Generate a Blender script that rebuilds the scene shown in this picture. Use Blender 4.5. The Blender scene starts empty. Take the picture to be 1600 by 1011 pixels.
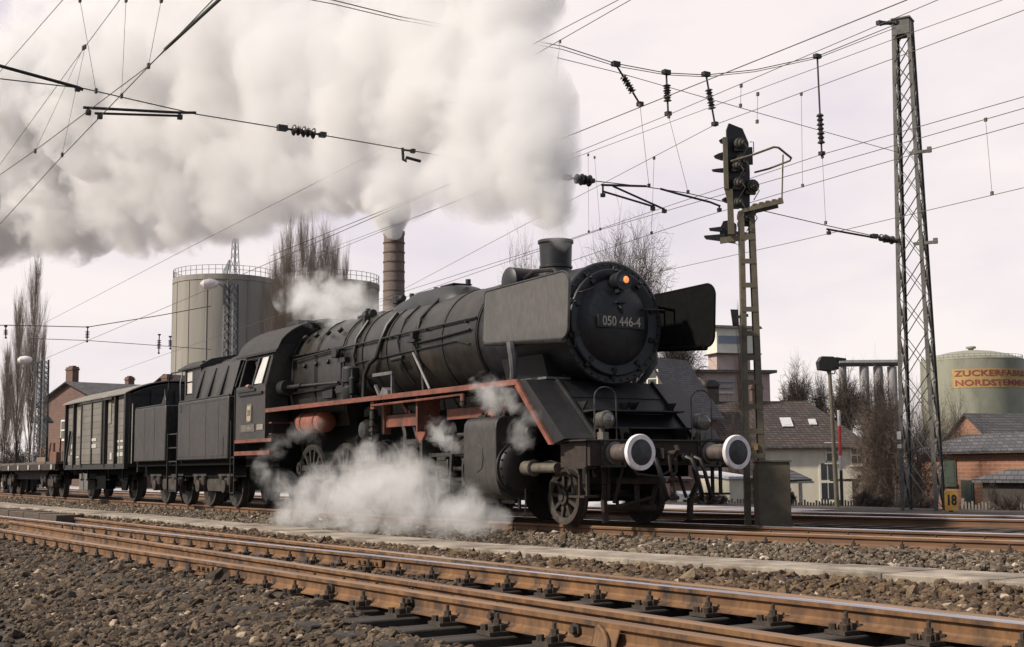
import bpy, bmesh, math, random
import numpy as np
from mathutils import Vector, Matrix, noise
R_ = math.radians
PI = math.pi
sc = bpy.context.scene
col = sc.collection
random.seed(7)
rng = np.random.default_rng(11)

# ------------------------------------------------------------------ camera
FPX, YAW, PITCH, ROLL = 2033.5, R_(147.898), R_(6.3913), R_(-0.4773)
CAM = np.array([14.215, -11.869, 0.844])
_f = np.array([math.cos(YAW) * math.cos(PITCH), math.sin(YAW) * math.cos(PITCH), math.sin(PITCH)])
_r = np.array([math.sin(YAW), -math.cos(YAW), 0.0])
_u = np.cross(_r, _f)
_r, _u = _r * math.cos(ROLL) + _u * math.sin(ROLL), -_r * math.sin(ROLL) + _u * math.cos(ROLL)
cd = bpy.data.cameras.new("camera")
cam = bpy.data.objects.new("camera", cd)
col.objects.link(cam)
cam.matrix_world = Matrix(((_r[0], _u[0], -_f[0], CAM[0]), (_r[1], _u[1], -_f[1], CAM[1]),
                           (_r[2], _u[2], -_f[2], CAM[2]), (0, 0, 0, 1)))
cd.sensor_fit = 'HORIZONTAL'
cd.sensor_width = 36.0
cd.lens = FPX / 1600 * 36
cd.clip_start = 0.1
cd.clip_end = 6000
sc.camera = cam

# ------------------------------------------------------------------ light: hazy low winter sun from the near side of the train
SUN_EL, SUN_DIR = 40.0, Vector((-0.20, -0.98, 0)).normalized()
sd = bpy.data.lights.new("sun", 'SUN')
sd.energy = 5.0
sd.angle = R_(3.0)
sd.color = (1.0, 0.91, 0.78)
sun = bpy.data.objects.new("sun", sd)
col.objects.link(sun)
_sv = Vector((SUN_DIR.x * math.cos(R_(SUN_EL)), SUN_DIR.y * math.cos(R_(SUN_EL)), math.sin(R_(SUN_EL))))
sun.rotation_euler = _sv.to_track_quat('Z', 'Y').to_euler()
sun.location = (0, -30, 40)

# ------------------------------------------------------------------ sky: Nishita behind a bright, thin, broken overcast
w = bpy.data.worlds.new("World")
sc.world = w
w.use_nodes = True
nt = w.node_tree
nt.nodes.clear()
N = nt.nodes.new
L = nt.links.new
out = N('ShaderNodeOutputWorld')
bg = N('ShaderNodeBackground')
bg.inputs['Strength'].default_value = 0.1
sky = N('ShaderNodeTexSky')
sky.sky_type = 'NISHITA'
sky.sun_disc = False
sky.sun_elevation = R_(SUN_EL)
sky.sun_rotation = math.atan2(SUN_DIR.x, SUN_DIR.y)
tc = N('ShaderNodeTexCoord')
mp = N('ShaderNodeMapping')
mp.inputs['Scale'].default_value = (1.0, 1.0, 2.6)
mp.inputs['Location'].default_value = (0.35, 0.2, 0.1)
nz = N('ShaderNodeTexNoise')
nz.inputs['Scale'].default_value = 2.6
nz.inputs['Detail'].default_value = 7
nz.inputs['Roughness'].default_value = 0.52
rp = N('ShaderNodeValToRGB')
rp.color_ramp.elements[0].position = 0.36
rp.color_ramp.elements[0].color = (8.05, 7.35, 8.1, 1)
rp.color_ramp.elements[1].position = 0.58
rp.color_ramp.elements[1].color = (10.2, 9.35, 9.1, 1)
mx = N('ShaderNodeMixRGB')
# bright cloud fills the sky beyond the train; behind the camera the sky is mostly clear and bluer
dt = N('ShaderNodeVectorMath'); dt.operation = 'DOT_PRODUCT'; dt.inputs[1].default_value = (-0.80, 0.55, 0.18)
cov = N('ShaderNodeMapRange'); cov.interpolation_type = 'SMOOTHSTEP'
cov.inputs['From Min'].default_value = -0.25; cov.inputs['From Max'].default_value = 0.62
cov.inputs['To Min'].default_value = 0.22; cov.inputs['To Max'].default_value = 0.94
L(tc.outputs['Generated'], dt.inputs[0]); L(dt.outputs['Value'], cov.inputs['Value']); L(cov.outputs[0], mx.inputs['Fac'])
L(tc.outputs['Generated'], mp.inputs['Vector'])
L(mp.outputs['Vector'], nz.inputs['Vector'])
L(nz.outputs['Fac'], rp.inputs['Fac'])
L(sky.outputs['Color'], mx.inputs['Color1'])
L(rp.outputs['Color'], mx.inputs['Color2'])
L(mx.outputs['Color'], bg.inputs['Color'])
L(bg.outputs['Background'], out.inputs['Surface'])

sc.view_settings.view_transform = 'Standard'
sc.view_settings.look = 'None'
sc.view_settings.exposure = 0.0
sc.view_settings.gamma = 1.0
sc.view_settings.use_curve_mapping = False
sc.render.engine = 'CYCLES'
cy = sc.cycles
cy.max_bounces = 8
cy.diffuse_bounces = 2
cy.glossy_bounces = 2
cy.transmission_bounces = 2
cy.transparent_max_bounces = 16
cy.volume_bounces = 5
cy.volume_step_rate = 1.0
cy.volume_max_steps = 128
cy.use_denoising = True
try:
    cy.denoiser = 'OPENIMAGEDENOISE'
except Exception:
    pass
cy.sample_clamp_indirect = 6
cy.use_adaptive_sampling = False
cy.adaptive_threshold = 0.02

# ------------------------------------------------------------------ measuring: a photo pixel's ray met with a plane of the place
def ray(px, py):
    return _f + _r * ((px - 800) / FPX) + _u * ((505.5 - py) / FPX)
def onx(px, py, x):
    d = ray(px, py); return CAM + d * ((x - CAM[0]) / d[0])
def ony(px, py, y):
    d = ray(px, py); return CAM + d * ((y - CAM[1]) / d[1])
def onz(px, py, z):
    d = ray(px, py); return CAM + d * ((z - CAM[2]) / d[2])
def at(px, py, D):
    return CAM + ray(px, py) * D

def upr(px, py, D):
    """the point seen at (px, py) straight above the ground point at depth D in that column"""
    b = at(px, 733, D); d = ray(px, py)
    return CAM + d * (math.hypot(b[0] - CAM[0], b[1] - CAM[1]) / math.hypot(d[0], d[1]))

# ------------------------------------------------------------------ materials
MATS = {}
def M(name, c1, c2=None, scale=6.0, rough=0.8, metal=0.0, bump=0.15, bscale=None, detail=6, stretch=(1, 1, 1),
      lo=0.35, hi=0.65, c3=None, s3=1.2, dist=0.02, spec=0.5, f3=(0.5, 0.7)):
    m = bpy.data.materials.new(name)
    m.use_nodes = True
    t = m.node_tree
    b = t.nodes['Principled BSDF']
    b.inputs['Roughness'].default_value = rough
    b.inputs['Metallic'].default_value = metal
    b.inputs['Specular IOR Level'].default_value = spec
    c2 = c2 or tuple(v * 0.65 for v in c1)
    tc = t.nodes.new('ShaderNodeTexCoord')
    mp = t.nodes.new('ShaderNodeMapping')
    mp.inputs['Scale'].default_value = stretch
    nz = t.nodes.new('ShaderNodeTexNoise')
    nz.inputs['Scale'].default_value = scale
    nz.inputs['Detail'].default_value = detail
    nz.inputs['Roughness'].default_value = 0.62
    rp = t.nodes.new('ShaderNodeValToRGB')
    rp.color_ramp.elements[0].position = lo
    rp.color_ramp.elements[1].position = hi
    rp.color_ramp.elements[0].color = (*c2, 1)
    rp.color_ramp.elements[1].color = (*c1, 1)
    l = t.links.new
    l(tc.outputs['Object'], mp.inputs['Vector'])
    l(mp.outputs['Vector'], nz.inputs['Vector'])
    l(nz.outputs['Fac'], rp.inputs['Fac'])
    src = rp.outputs['Color']
    if c3:
        n3 = t.nodes.new('ShaderNodeTexNoise')
        n3.inputs['Scale'].default_value = s3
        n3.inputs['Detail'].default_value = 7
        n3.inputs['Roughness'].default_value = 0.65
        r3 = t.nodes.new('ShaderNodeValToRGB')
        r3.color_ramp.elements[0].position = f3[0]
        r3.color_ramp.elements[1].position = f3[1]
        mx = t.nodes.new('ShaderNodeMixRGB')
        mx.inputs['Color2'].default_value = (*c3, 1)
        l(mp.outputs['Vector'], n3.inputs['Vector'])
        l(n3.outputs['Fac'], r3.inputs['Fac'])
        l(r3.outputs['Color'], mx.inputs['Fac'])
        l(src, mx.inputs['Color1'])
        src = mx.outputs['Color']
    l(src, b.inputs['Base Color'])
    if bump:
        nb = t.nodes.new('ShaderNodeTexNoise')
        nb.inputs['Scale'].default_value = bscale or scale * 4
        nb.inputs['Detail'].default_value = 5
        bp = t.nodes.new('ShaderNodeBump')
        bp.inputs['Strength'].default_value = bump
        bp.inputs['Distance'].default_value = dist
        l(mp.outputs['Vector'], nb.inputs['Vector'])
        l(nb.outputs['Fac'], bp.inputs['Height'])
        l(bp.outputs['Normal'], b.inputs['Normal'])
    MATS[name] = m
    return m

def M_brick(name, c1, c2, mortar, bw=0.25, bh=0.075, ms=0.012, rough=0.9, bump=0.4, dirt=(0.05, 0.04, 0.035), plan=False, dirtf=(0.52, 0.75), dscale=0.6):
    """courses of bricks, tiles or boards; on walls u = x + y, v = z, on roofs (plan) the row follows the height"""
    m = bpy.data.materials.new(name)
    m.use_nodes = True
    t = m.node_tree
    l = t.links.new
    b = t.nodes['Principled BSDF']
    b.inputs['Roughness'].default_value = rough
    tc = t.nodes.new('ShaderNodeTexCoord')
    sp = t.nodes.new('ShaderNodeSeparateXYZ')
    ad = t.nodes.new('ShaderNodeMath'); ad.operation = 'ADD'
    cb = t.nodes.new('ShaderNodeCombineXYZ')
    br = t.nodes.new('ShaderNodeTexBrick')
    br.inputs['Scale'].default_value = 1
    br.inputs['Brick Width'].default_value = bw
    br.inputs['Row Height'].default_value = bh
    br.inputs['Mortar Size'].default_value = ms
    br.inputs['Mortar Smooth'].default_value = 0.2
    br.inputs['Color1'].default_value = (*c1, 1)
    br.inputs['Color2'].default_value = (*c2, 1)
    br.inputs['Mortar'].default_value = (*mortar, 1)
    l(tc.outputs['Object'], sp.inputs[0])
    l(sp.outputs[0], ad.inputs[0]); l(sp.outputs[1], ad.inputs[1])
    l(ad.outputs[0], cb.inputs[0]); l(sp.outputs[2], cb.inputs[1])
    l(cb.outputs[0], br.inputs['Vector'])
    n3 = t.nodes.new('ShaderNodeTexNoise')
    n3.inputs['Scale'].default_value = dscale
    n3.inputs['Detail'].default_value = 8
    n3.inputs['Roughness'].default_value = 0.7
    r3 = t.nodes.new('ShaderNodeValToRGB')
    r3.color_ramp.elements[0].position = dirtf[0]
    r3.color_ramp.elements[1].position = dirtf[1]
    mx = t.nodes.new('ShaderNodeMixRGB')
    mx.inputs['Color2'].default_value = (*dirt, 1)
    l(tc.outputs['Object'], n3.inputs['Vector'])
    l(n3.outputs['Fac'], r3.inputs['Fac'])
    l(r3.outputs['Color'], mx.inputs['Fac'])
    l(br.outputs['Color'], mx.inputs['Color1'])
    l(mx.outputs['Color'], b.inputs['Base Color'])
    bp = t.nodes.new('ShaderNodeBump')
    bp.inputs['Strength'].default_value = bump
    bp.inputs['Distance'].default_value = 0.02
    bp.invert = True
    l(br.outputs['Fac'], bp.inputs['Height'])
    l(bp.outputs['Normal'], b.inputs['Normal'])
    MATS[name] = m
    return m

def M_emit(name, c, s):
    m = bpy.data.materials.new(name)
    m.use_nodes = True
    b = m.node_tree.nodes['Principled BSDF']
    b.inputs['Base Color'].default_value = (*c, 1)
    b.inputs['Emission Color'].default_value = (*c, 1)
    b.inputs['Emission Strength'].default_value = s
    return m

def M_glass(name, c, rough=0.08):
    m = bpy.data.materials.new(name)
    m.use_nodes = True
    b = m.node_tree.nodes['Principled BSDF']
    b.inputs['Base Color'].default_value = (*c, 1)
    b.inputs['Roughness'].default_value = rough
    b.inputs['Specular IOR Level'].default_value = 0.9
    return m

grime = M('grimy black paint', (0.0293, 0.0261, 0.0229), (0.0115, 0.0105, 0.0095), 7, .42, 0, .12, 90, c3=(0.0670, 0.0599, 0.0523), s3=1.6, dist=.01, f3=(.5, .78))
sheet = M('sooty grey sheet', (0.0504, 0.0435, 0.0384), (0.0195, 0.0172, 0.0155), 14, .46, 0, .35, 60, c3=(0.0201, 0.0177, 0.0160), s3=1.7, dist=.008, stretch=(1, 1, .4), f3=(.46, .7), lo=.3, hi=.62)
deflm = M('weathered grey sheet', (0.1018, 0.0936, 0.0868), (0.0754, 0.0694, 0.0649), 11, .55, 0, .12, 150, c3=(0.0604, 0.0573, 0.0558), s3=1.4, dist=.005, stretch=(1, 1, .5), f3=(.55, .8))
black = M('soot black', (.010, .0092, .009), (.005, .005, .005), 8, .6, 0, .15, 60, dist=.01)
frontm = M('blue black smokebox', (0.0137, 0.0140, 0.0173), (0.0072, 0.0072, 0.0086), 7, .45, 0, .3, 90, c3=(0.0302, 0.0281, 0.0281), s3=2.2, dist=.01, f3=(.52, .75))
boilerm = M('boiler cladding', (0.0303, 0.0255, 0.0206), (0.0115, 0.0100, 0.0085), 5, .38, 0, .3, 60, c3=(0.0636, 0.0502, 0.0375), s3=1.3, dist=.008, stretch=(1, 1, .6), f3=(.52, .78))
red = M('faded red paint', (0.2257, 0.0718, 0.0445), (0.1368, 0.0410, 0.0260), 5, .7, 0, .15, 60, c3=(0.0513, 0.0287, 0.0205), s3=2.6, f3=(.45, .7))
rustd = M('rusty dark steel', (.042, .024, .016), (.016, .011, .009), 9, .8, 0, .3, 60, c3=(.02, .016, .014), s3=3)
steel = M('oily steel', (0.0900, 0.0810, 0.0713), (0.0300, 0.0270, 0.0248), 12, .45, .6, .1, 80)
wheelm = M('dusty wheel', (0.0544, 0.0397, 0.0294), (0.0224, 0.0173, 0.0141), 8, .75, 0, .2, 70)
white = M('white paint', (.84, .78, .79), (.62, .56, .55), 8, .6, 0, .05, 60)
dirtyw = M('dirty cream paint', (.50, .45, .36), (.33, .29, .23), 8, .7, 0, .1, 60)
railside = M('rusted rail', (0.2079, 0.1035, 0.0397), (0.1063, 0.0508, 0.0222), 5, .78, 0, .35, 40, c3=(0.0323, 0.0222, 0.0166), s3=3.2, stretch=(1.3, 1, .6), dist=.006, f3=(.47, .66))
railside_d = M('brown rail', (.165, .085, .042), (.10, .05, .026), 2.2, .8, 0, .18, 30, c3=(.05, .03, .02), s3=1.2, stretch=(.5, 1, 1.6), dist=.006)
polish = M('polished rail head', (.50, .50, .55), (.36, .35, .37), 3, .24, .92, .04, 40, stretch=(.06, 3, 1))
railtop = M('rusted rail head', (0.2550, 0.1487, 0.0808), (0.1360, 0.0765, 0.0425), 3, .5, .25, .1, 40, c3=(0.2550, 0.2465, 0.2465), s3=1.1, stretch=(.1, 3, 1), f3=(.52, .7))
chairm = M('oily fastening', (.062, .042, .028), (.022, .017, .013), 14, .6, 0, .3, 60)
sleeperm = M('tarred sleeper', (.038, .029, .023), (.015, .012, .01), 6, .85, 0, .5, 25, stretch=(4, .4, 2), c3=(.075, .057, .042), s3=2)
concrete = M('pale concrete', (.37, .315, .25), (.25, .21, .165), 3, .9, 0, .35, 45, c3=(.11, .088, .068), s3=1.7, f3=(.42, .66))
olive = M('olive grey steel', (.155, .128, .085), (.095, .078, .052), 6, .7, 0, .15, 60, c3=(.09, .075, .05), s3=2.5)
galv = M('weathered galvanised steel', (.17, .17, .178), (.10, .10, .105), 6, .6, .2, .1, 60, c3=(.085, .08, .075), s3=1.1)
darkm = M('dark fittings', (0.0187, 0.0170, 0.0153), (0.0085, 0.0081, 0.0076), 9, .5, 0, .1, 60)
wirem = M('weathered wire', (.12, .098, .066), (.075, .06, .044), 3, .6, .3, 0)
tubeg = None
insul = M('brown porcelain', (.035, .028, .026), (.02, .016, .015), 9, .35, 0, 0)
bark = M('grey brown bark', (.135, .105, .082), (.07, .054, .043), 7, .9, 0, .4, 30)
twigm = M('bare twigs', (.135, .098, .074), (.08, .058, .045), 4, .9, 0, 0)
twigd = M('dark bare twigs', (.095, .07, .055), (.06, .045, .036), 4, .9, 0, 0)
boxm = M('olive brown cabinet', (.115, .092, .06), (.075, .06, .04), 5, .8, 0, .12, 70, c3=(.06, .05, .035), s3=1.7)
silom = M('silo concrete', (.30, .275, .24), (.245, .225, .195), .35, .9, 0, .15, 3, stretch=(2.5, 2.5, .12), c3=(.17, .15, .13), s3=.3, f3=(.5, .72))
tankm = M('pale green tank', (.27, .265, .205), (.225, .225, .17), .3, .7, 0, .05, 6, c3=(.17, .17, .125), s3=.25, stretch=(1, 1, .5))
glass = M_glass('dusty pane', (.52, .52, .50), .25)
dglass = M_glass('dark pane', (.03, .033, .04))

inner = M('matt shade black', (.008, .0075, .007), (.005, .005, .005), 9, .95, 0, .1, 60, spec=.1)  # shade painted as black, for the far deflector and the underframes

mastm = M('brown grey mast steel', (.115, .108, .10), (.06, .056, .052), 6, .6, .1, .1, 60, c3=(.055, .045, .036), s3=1.4)
apronm = M('sooty plate', (.013, .0125, .0135), (.007, .007, .0075), 8, .5, 0, .3, 70, c3=(.03, .027, .026), s3=2.6, dist=.008, f3=(.52, .76))

# ------------------------------------------------------------------ mesh helpers
SPLIT = set('cylinder_cover bogie_frame rail_bolt washout_plug deflector_stay buffer_plate drain_cock bunker_rib rail_guard beam_step brake_hose pipe door_clamp grab_iron step_bracket deflector_foot safety_valve dome_lid valve_fitting boiler_band cladding_seam running_board red_edge wagon_stanchion label_panel wagon_hatch door_post stake stake_pocket tank_strap louvre handrail motion_bracket bracket mast_plate walkway_plate air_pump feed_valve slide_bar valve_gear connecting_rod rear_buffer cab_footboard window_frame cab_ladder steam_turret lamp_hood cabin_window apron_step frame tender_frame smokebox_saddle cab_underframe'.split())
class MB:
    def __init__(s):
        s.v, s.f, s.mi, s.cur = [], [], [], 0
    def add(s, vs, fs):
        o = len(s.v)
        s.v += [tuple(map(float, p)) for p in vs]
        s.f += [tuple(i + o for i in q) for q in fs]
        s.mi += [s.cur] * len(fs)
        return s
    def use(s, k):
        s.cur = k; return s
    def box(s, x0, x1, y0, y1, z0, z1):
        return s.add([(x0, y0, z0), (x1, y0, z0), (x1, y1, z0), (x0, y1, z0), (x0, y0, z1), (x1, y0, z1), (x1, y1, z1), (x0, y1, z1)],
                     [(0, 3, 2, 1), (4, 5, 6, 7), (0, 1, 5, 4), (1, 2, 6, 5), (2, 3, 7, 6), (3, 0, 4, 7)])
    def hexa(s, b, t):
        return s.add(list(b) + list(t), [(0, 3, 2, 1), (4, 5, 6, 7), (0, 1, 5, 4), (1, 2, 6, 5), (2, 3, 7, 6), (3, 0, 4, 7)])
    def bar(s, p0, p1, w, h, up=(0, 0, 1)):
        p0, p1 = Vector(p0), Vector(p1)
        d = (p1 - p0).normalized()
        u = Vector(up)
        sx = d.cross(u)
        if sx.length < 1e-4:
            sx = d.cross(Vector((0, 1, 0)))
        sx.normalize()
        u = sx.cross(d)
        a, b = sx * w / 2, u * h / 2
        return s.hexa([p0 - a - b, p0 + a - b, p1 + a - b, p1 - a - b], [p0 - a + b, p0 + a + b, p1 + a + b, p1 - a + b])
    def tube(s, p0, p1, r0, r1=None, n=10, caps=True):
        r1 = r0 if r1 is None else r1
        p0, p1 = Vector(p0), Vector(p1)
        d = (p1 - p0).normalized()
        a = d.orthogonal().normalized()
        b = d.cross(a)
        vs = []
        for p, r in ((p0, r0), (p1, r1)):
            vs += [p + (a * math.cos(2 * PI * i / n) + b * math.sin(2 * PI * i / n)) * r for i in range(n)]
        fs = [(i, (i + 1) % n, n + (i + 1) % n, n + i) for i in range(n)]
        if caps:
            fs += [tuple(reversed(range(n))), tuple(range(n, 2 * n))]
        return s.add(vs, fs)
    def path(s, pts, r, n=6, caps=True):
        pts = [Vector(p) for p in pts]
        k = len(pts)
        rs = r if isinstance(r, (list, tuple)) else [r] * k
        vs = []
        a = None
        for i, p in enumerate(pts):
            d = (pts[min(i + 1, k - 1)] - pts[max(i - 1, 0)]).normalized()
            if a is None:
                a = d.orthogonal().normalized()
            a = (a - d * a.dot(d)).normalized()
            b = d.cross(a)
            vs += [p + (a * math.cos(2 * PI * j / n) + b * math.sin(2 * PI * j / n)) * rs[i] for j in range(n)]
        fs = [(i * n + j, i * n + (j + 1) % n, (i + 1) * n + (j + 1) % n, (i + 1) * n + j) for i in range(k - 1) for j in range(n)]
        if caps:
            fs += [tuple(reversed(range(n))), tuple(range((k - 1) * n, k * n))]
        return s.add(vs, fs)
    def lathe(s, o, ax, prof, n=28, a0=None):
        """prof: (distance along the axis, radius) list; radius 0 closes with a point fan"""
        o = Vector(o); d = Vector(ax).normalized()
        a = d.orthogonal().normalized() if a0 is None else Vector(a0)
        b = d.cross(a)
        vs = []
        for t, r in prof:
            vs += [o + d * t + (a * math.cos(2 * PI * j / n) + b * math.sin(2 * PI * j / n)) * max(r, 1e-4) for j in range(n)]
        k = len(prof)
        fs = [(i * n + j, i * n + (j + 1) % n, (i + 1) * n + (j + 1) % n, (i + 1) * n + j) for i in range(k - 1) for j in range(n)]
        fs += [tuple(reversed(range(n))), tuple(range((k - 1) * n, k * n))]
        return s.add(vs, fs)
    def prism(s, poly, vec):
        vec = Vector(vec)
        poly = [Vector(p) for p in poly]
        n = len(poly)
        return s.add(poly + [p + vec for p in poly],
                     [tuple(reversed(range(n))), tuple(range(n, 2 * n))] + [(i, (i + 1) % n, n + (i + 1) % n, n + i) for i in range(n)])
    def sheet(s, pts, t):
        """flat polygon given thickness t along its normal"""
        p = [Vector(q) for q in pts]
        nrm = (p[1] - p[0]).cross(p[2] - p[0]).normalized()
        return s.prism(p, nrm * t)
    def quadgrid(s, rows):
        n = len(rows[0])
        vs = [p for r in rows for p in r]
        return s.add(vs, [(i * n + j, i * n + j + 1, (i + 1) * n + j + 1, (i + 1) * n + j) for i in range(len(rows) - 1) for j in range(n - 1)])
    def pieces(s, tol=.008):
        """the separate pieces of this mesh, as MBs (islands whose boxes touch stay together)"""
        par = list(range(len(s.v)))
        def fd(a):
            while par[a] != a:
                par[a] = par[par[a]]; a = par[a]
            return a
        for q in s.f:
            r = fd(q[0])
            for i in q[1:]: par[fd(i)] = r
        isl = {}
        for i in range(len(s.v)): isl.setdefault(fd(i), []).append(i)
        keys = list(isl); V = np.array(s.v)
        bb = [(V[isl[k]].min(0) - tol, V[isl[k]].max(0) + tol) for k in keys]
        g = list(range(len(keys)))
        def fg(a):
            while g[a] != a: a = g[a]
            return a
        for i in range(len(keys)):
            for j in range(i + 1, len(keys)):
                if (bb[i][0] < bb[j][1]).all() and (bb[j][0] < bb[i][1]).all(): g[max(fg(i), fg(j))] = min(fg(i), fg(j))
        grp = {}
        for i, k in enumerate(keys): grp.setdefault(fg(i), []).append(k)
        rootof = {k: gi for gi, ks in grp.items() for k in ks}
        res = {gi: MB() for gi in grp}; mp = {}
        for i in range(len(s.v)):
            m = res[rootof[fd(i)]]; mp[i] = len(m.v); m.v.append(s.v[i])
        for q, mi in zip(s.f, s.mi):
            m = res[rootof[fd(q[0])]]; m.f.append(tuple(mp[i] for i in q)); m.mi.append(mi)
        return list(res.values())
    def build(s, name, mat, parent=None, smooth=38, bevel=0, loc=None, fix=True, label=None):
        if name in SPLIT and parent is not None:
            ps = s.pieces()
            if len(ps) > 1:
                os_ = [p._build(name, mat, parent, smooth, bevel, loc, fix, label) for p in ps]
                return os_[0]
        return s._build(name, mat, parent, smooth, bevel, loc, fix, label)
    def _build(s, name, mat, parent=None, smooth=38, bevel=0, loc=None, fix=True, label=None):
        me = bpy.data.meshes.new(name)
        me.from_pydata(s.v, [], s.f)
        for m in (mat if isinstance(mat, (list, tuple)) else [mat]):
            me.materials.append(m)
        if max(s.mi, default=0):
            me.polygons.foreach_set('material_index', s.mi)
        if fix:
            bm = bmesh.new(); bm.from_mesh(me)
            bmesh.ops.recalc_face_normals(bm, faces=bm.faces)
            bm.to_mesh(me); bm.free()
        if smooth:
            me.shade_smooth()
            me.set_sharp_from_angle(angle=R_(smooth))
        o = bpy.data.objects.new(name, me)
        col.objects.link(o)
        if parent is not None:
            o.parent = parent
        if loc is not None:
            o.location = loc
        if bevel:
            md = o.modifiers.new('bevel', 'BEVEL')
            md.width = bevel; md.segments = 2; md.limit_method = 'ANGLE'; md.angle_limit = R_(40)
        if label:
            o['label'] = label
        return o

def tag(o, label=None, cat=None, group=None, kind=None):
    if label: o['label'] = label
    if cat: o['category'] = cat
    if group: o['group'] = group
    if kind: o['kind'] = kind
    return o
def thing(name, label, cat, loc=(0, 0, 0), rz=0.0, group=None):
    o = bpy.data.objects.new(name, None)
    o.empty_display_size = 0.3
    col.objects.link(o)
    o.location = loc
    o.rotation_euler = (0, 0, rz)
    return tag(o, label, cat, group)
def copy_tree(o, parent=None):
    c = o.copy()
    col.objects.link(c)
    if parent is not None:
        c.parent = parent
    for ch in list(o.children):
        copy_tree(ch, c)
    return c
def dup(o, parent, loc=None, rot=None, scale=None):
    """another child sharing o's mesh (and its sub-parts)"""
    c = copy_tree(o, parent)
    if loc is not None: c.location = loc
    if rot is not None: c.rotation_euler = rot
    if scale is not None: c.scale = scale
    return c
def text_part(name, s, size, mat, parent, origin, right, up, depth=0.004, sx=1.0, align='CENTER', spacing=1.0, bold=0.0, label=None):
    """lettering standing on the plane spanned by right and up"""
    cu = bpy.data.curves.new(name, 'FONT')
    cu.body = s; cu.size = size; cu.extrude = depth; cu.align_x = align; cu.align_y = 'CENTER'
    cu.space_character = spacing; cu.offset = bold
    o = bpy.data.objects.new(name, cu)
    col.objects.link(o)
    dg = bpy.context.evaluated_depsgraph_get()
    dg.update()
    me = bpy.data.meshes.new_from_object(o.evaluated_get(dg), depsgraph=dg)
    bpy.data.objects.remove(o)
    bpy.data.curves.remove(cu)
    me.materials.clear(); me.materials.append(mat)
    n = bpy.data.objects.new(name, me)
    col.objects.link(n)
    rt, u = Vector(right).normalized(), Vector(up).normalized()
    nn = rt.cross(u).normalized()
    o_ = Vector(origin)
    n.matrix_local = Matrix(((rt.x * sx, u.x, nn.x, o_.x), (rt.y * sx, u.y, nn.y, o_.y), (rt.z * sx, u.z, nn.z, o_.z), (0, 0, 0, 1)))
    if parent is not None:
        n.parent = parent
    if label: n['label'] = label
    return n
def arc(cx, cz, r, a0, a1, n):
    return [(cx + r * math.cos(R_(a0 + (a1 - a0) * i / n)), cz + r * math.sin(R_(a0 + (a1 - a0) * i / n))) for i in range(n + 1)]

# ------------------------------------------------------------------ ground
def sh(x):                      # the loco's track bends away ahead of the engine and far behind the train
    x = np.asarray(x, float)
    return np.where(x > -7, .012 * (np.clip(x, -7, 9) + 7) ** 2 + .384 * np.clip(x - 9, 0, None), np.where(x < -30, .0017 * (np.clip(x, -90, -30) + 30) ** 2, 0.0))
def yb(x):                      # track behind
    x = np.asarray(x, float)
    return 4.6 + np.where(x > -12, .012 * (np.clip(x, -12, 6) + 12) ** 2 + .43 * np.clip(x - 6, 0, None), 0.0)
def sstep(a, b, t):
    t = np.clip((t - a) / (b - a), 0, 1)
    return t * t * (3 - 2 * t)
def gz(x, y):
    x = np.asarray(x, float); y = np.asarray(y, float)
    z = np.full(np.broadcast(x, y).shape, -0.27)
    d = np.abs(y - sh(x))
    z = z + .10 * (1 - sstep(1.0, 2.0, d))
    d2 = np.abs(y - yb(x))
    z = z + .08 * (1 - sstep(1.0, 1.8, d2))
    z = z + .08 * sstep(-8.5, -8.1, y) * (1 - sstep(-5.0, -4.5, y))
    z = z + .075 * sstep(-5.6, -5.0, y) * (1 - sstep(-2.6, -2.1, y))
    pit = sstep(4.2, 5.6, x + .8 * (y + 6.5)) * sstep(-8.15, -7.95, y) * (1 - sstep(-5.75, -5.6, y))
    z = z - .20 * pit
    z = z - .22 * (1 - sstep(-9.8, -8.3, y))
    z = z - 2.3 * sstep(15.5, 30, y)
    return z
xs = np.concatenate([[-3000, -1200, -500, -250, -150, -110, -80, -60, -45], np.arange(-36, 12.01, .16), [14, 18, 24, 35, 60, 120, 300, 900, 3000]])
ys = np.concatenate([[-3000, -800, -200, -80, -40, -25, -18, -14], np.arange(-12, 3.01, .12), np.arange(3.3, 12, .4), np.arange(12.5, 34, 1.2), [40, 60, 100, 180, 300, 600, 1200, 3000]])
GX, GY = np.meshgrid(xs, ys, indexing='ij')
GZ = gz(GX, GY)
near = (GX > -37) & (GX < 12.5) & (GY > -12.5) & (GY < 3.2)
GZ = GZ + near * (rng.random(GZ.shape) - .5) * .022
nx_, ny_ = GX.shape
gv = np.stack([GX, GY, GZ], -1).reshape(-1, 3)
idx = np.arange(nx_ * ny_).reshape(nx_, ny_)
gf = np.stack([idx[:-1, :-1], idx[1:, :-1], idx[1:, 1:], idx[:-1, 1:]], -1).reshape(-1, 4)
def big_mesh(name, V, F, mat, smooth=False):
    me = bpy.data.meshes.new(name)
    k = F.shape[1]
    me.vertices.add(len(V)); me.vertices.foreach_set('co', np.ascontiguousarray(V, dtype=np.float32).ravel())
    me.loops.add(F.size); me.loops.foreach_set('vertex_index', np.ascontiguousarray(F, dtype=np.int32).ravel())
    me.polygons.add(len(F))
    me.polygons.foreach_set('loop_start', np.arange(0, F.size, k, dtype=np.int32))
    me.polygons.foreach_set('loop_total', np.full(len(F), k, dtype=np.int32))
    me.materials.append(mat)
    me.update(calc_edges=True)
    me.polygons.foreach_set('use_smooth', np.full(len(F), smooth))
    o = bpy.data.objects.new(name, me)
    col.objects.link(o)
    return o
soil = M('cinder soil', (.062, .046, .033), (.028, .021, .016), 3.5, .95, 0, .9, 26, c3=(.095, .072, .053), s3=1.3, dist=.03, f3=(.5, .72))
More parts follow.
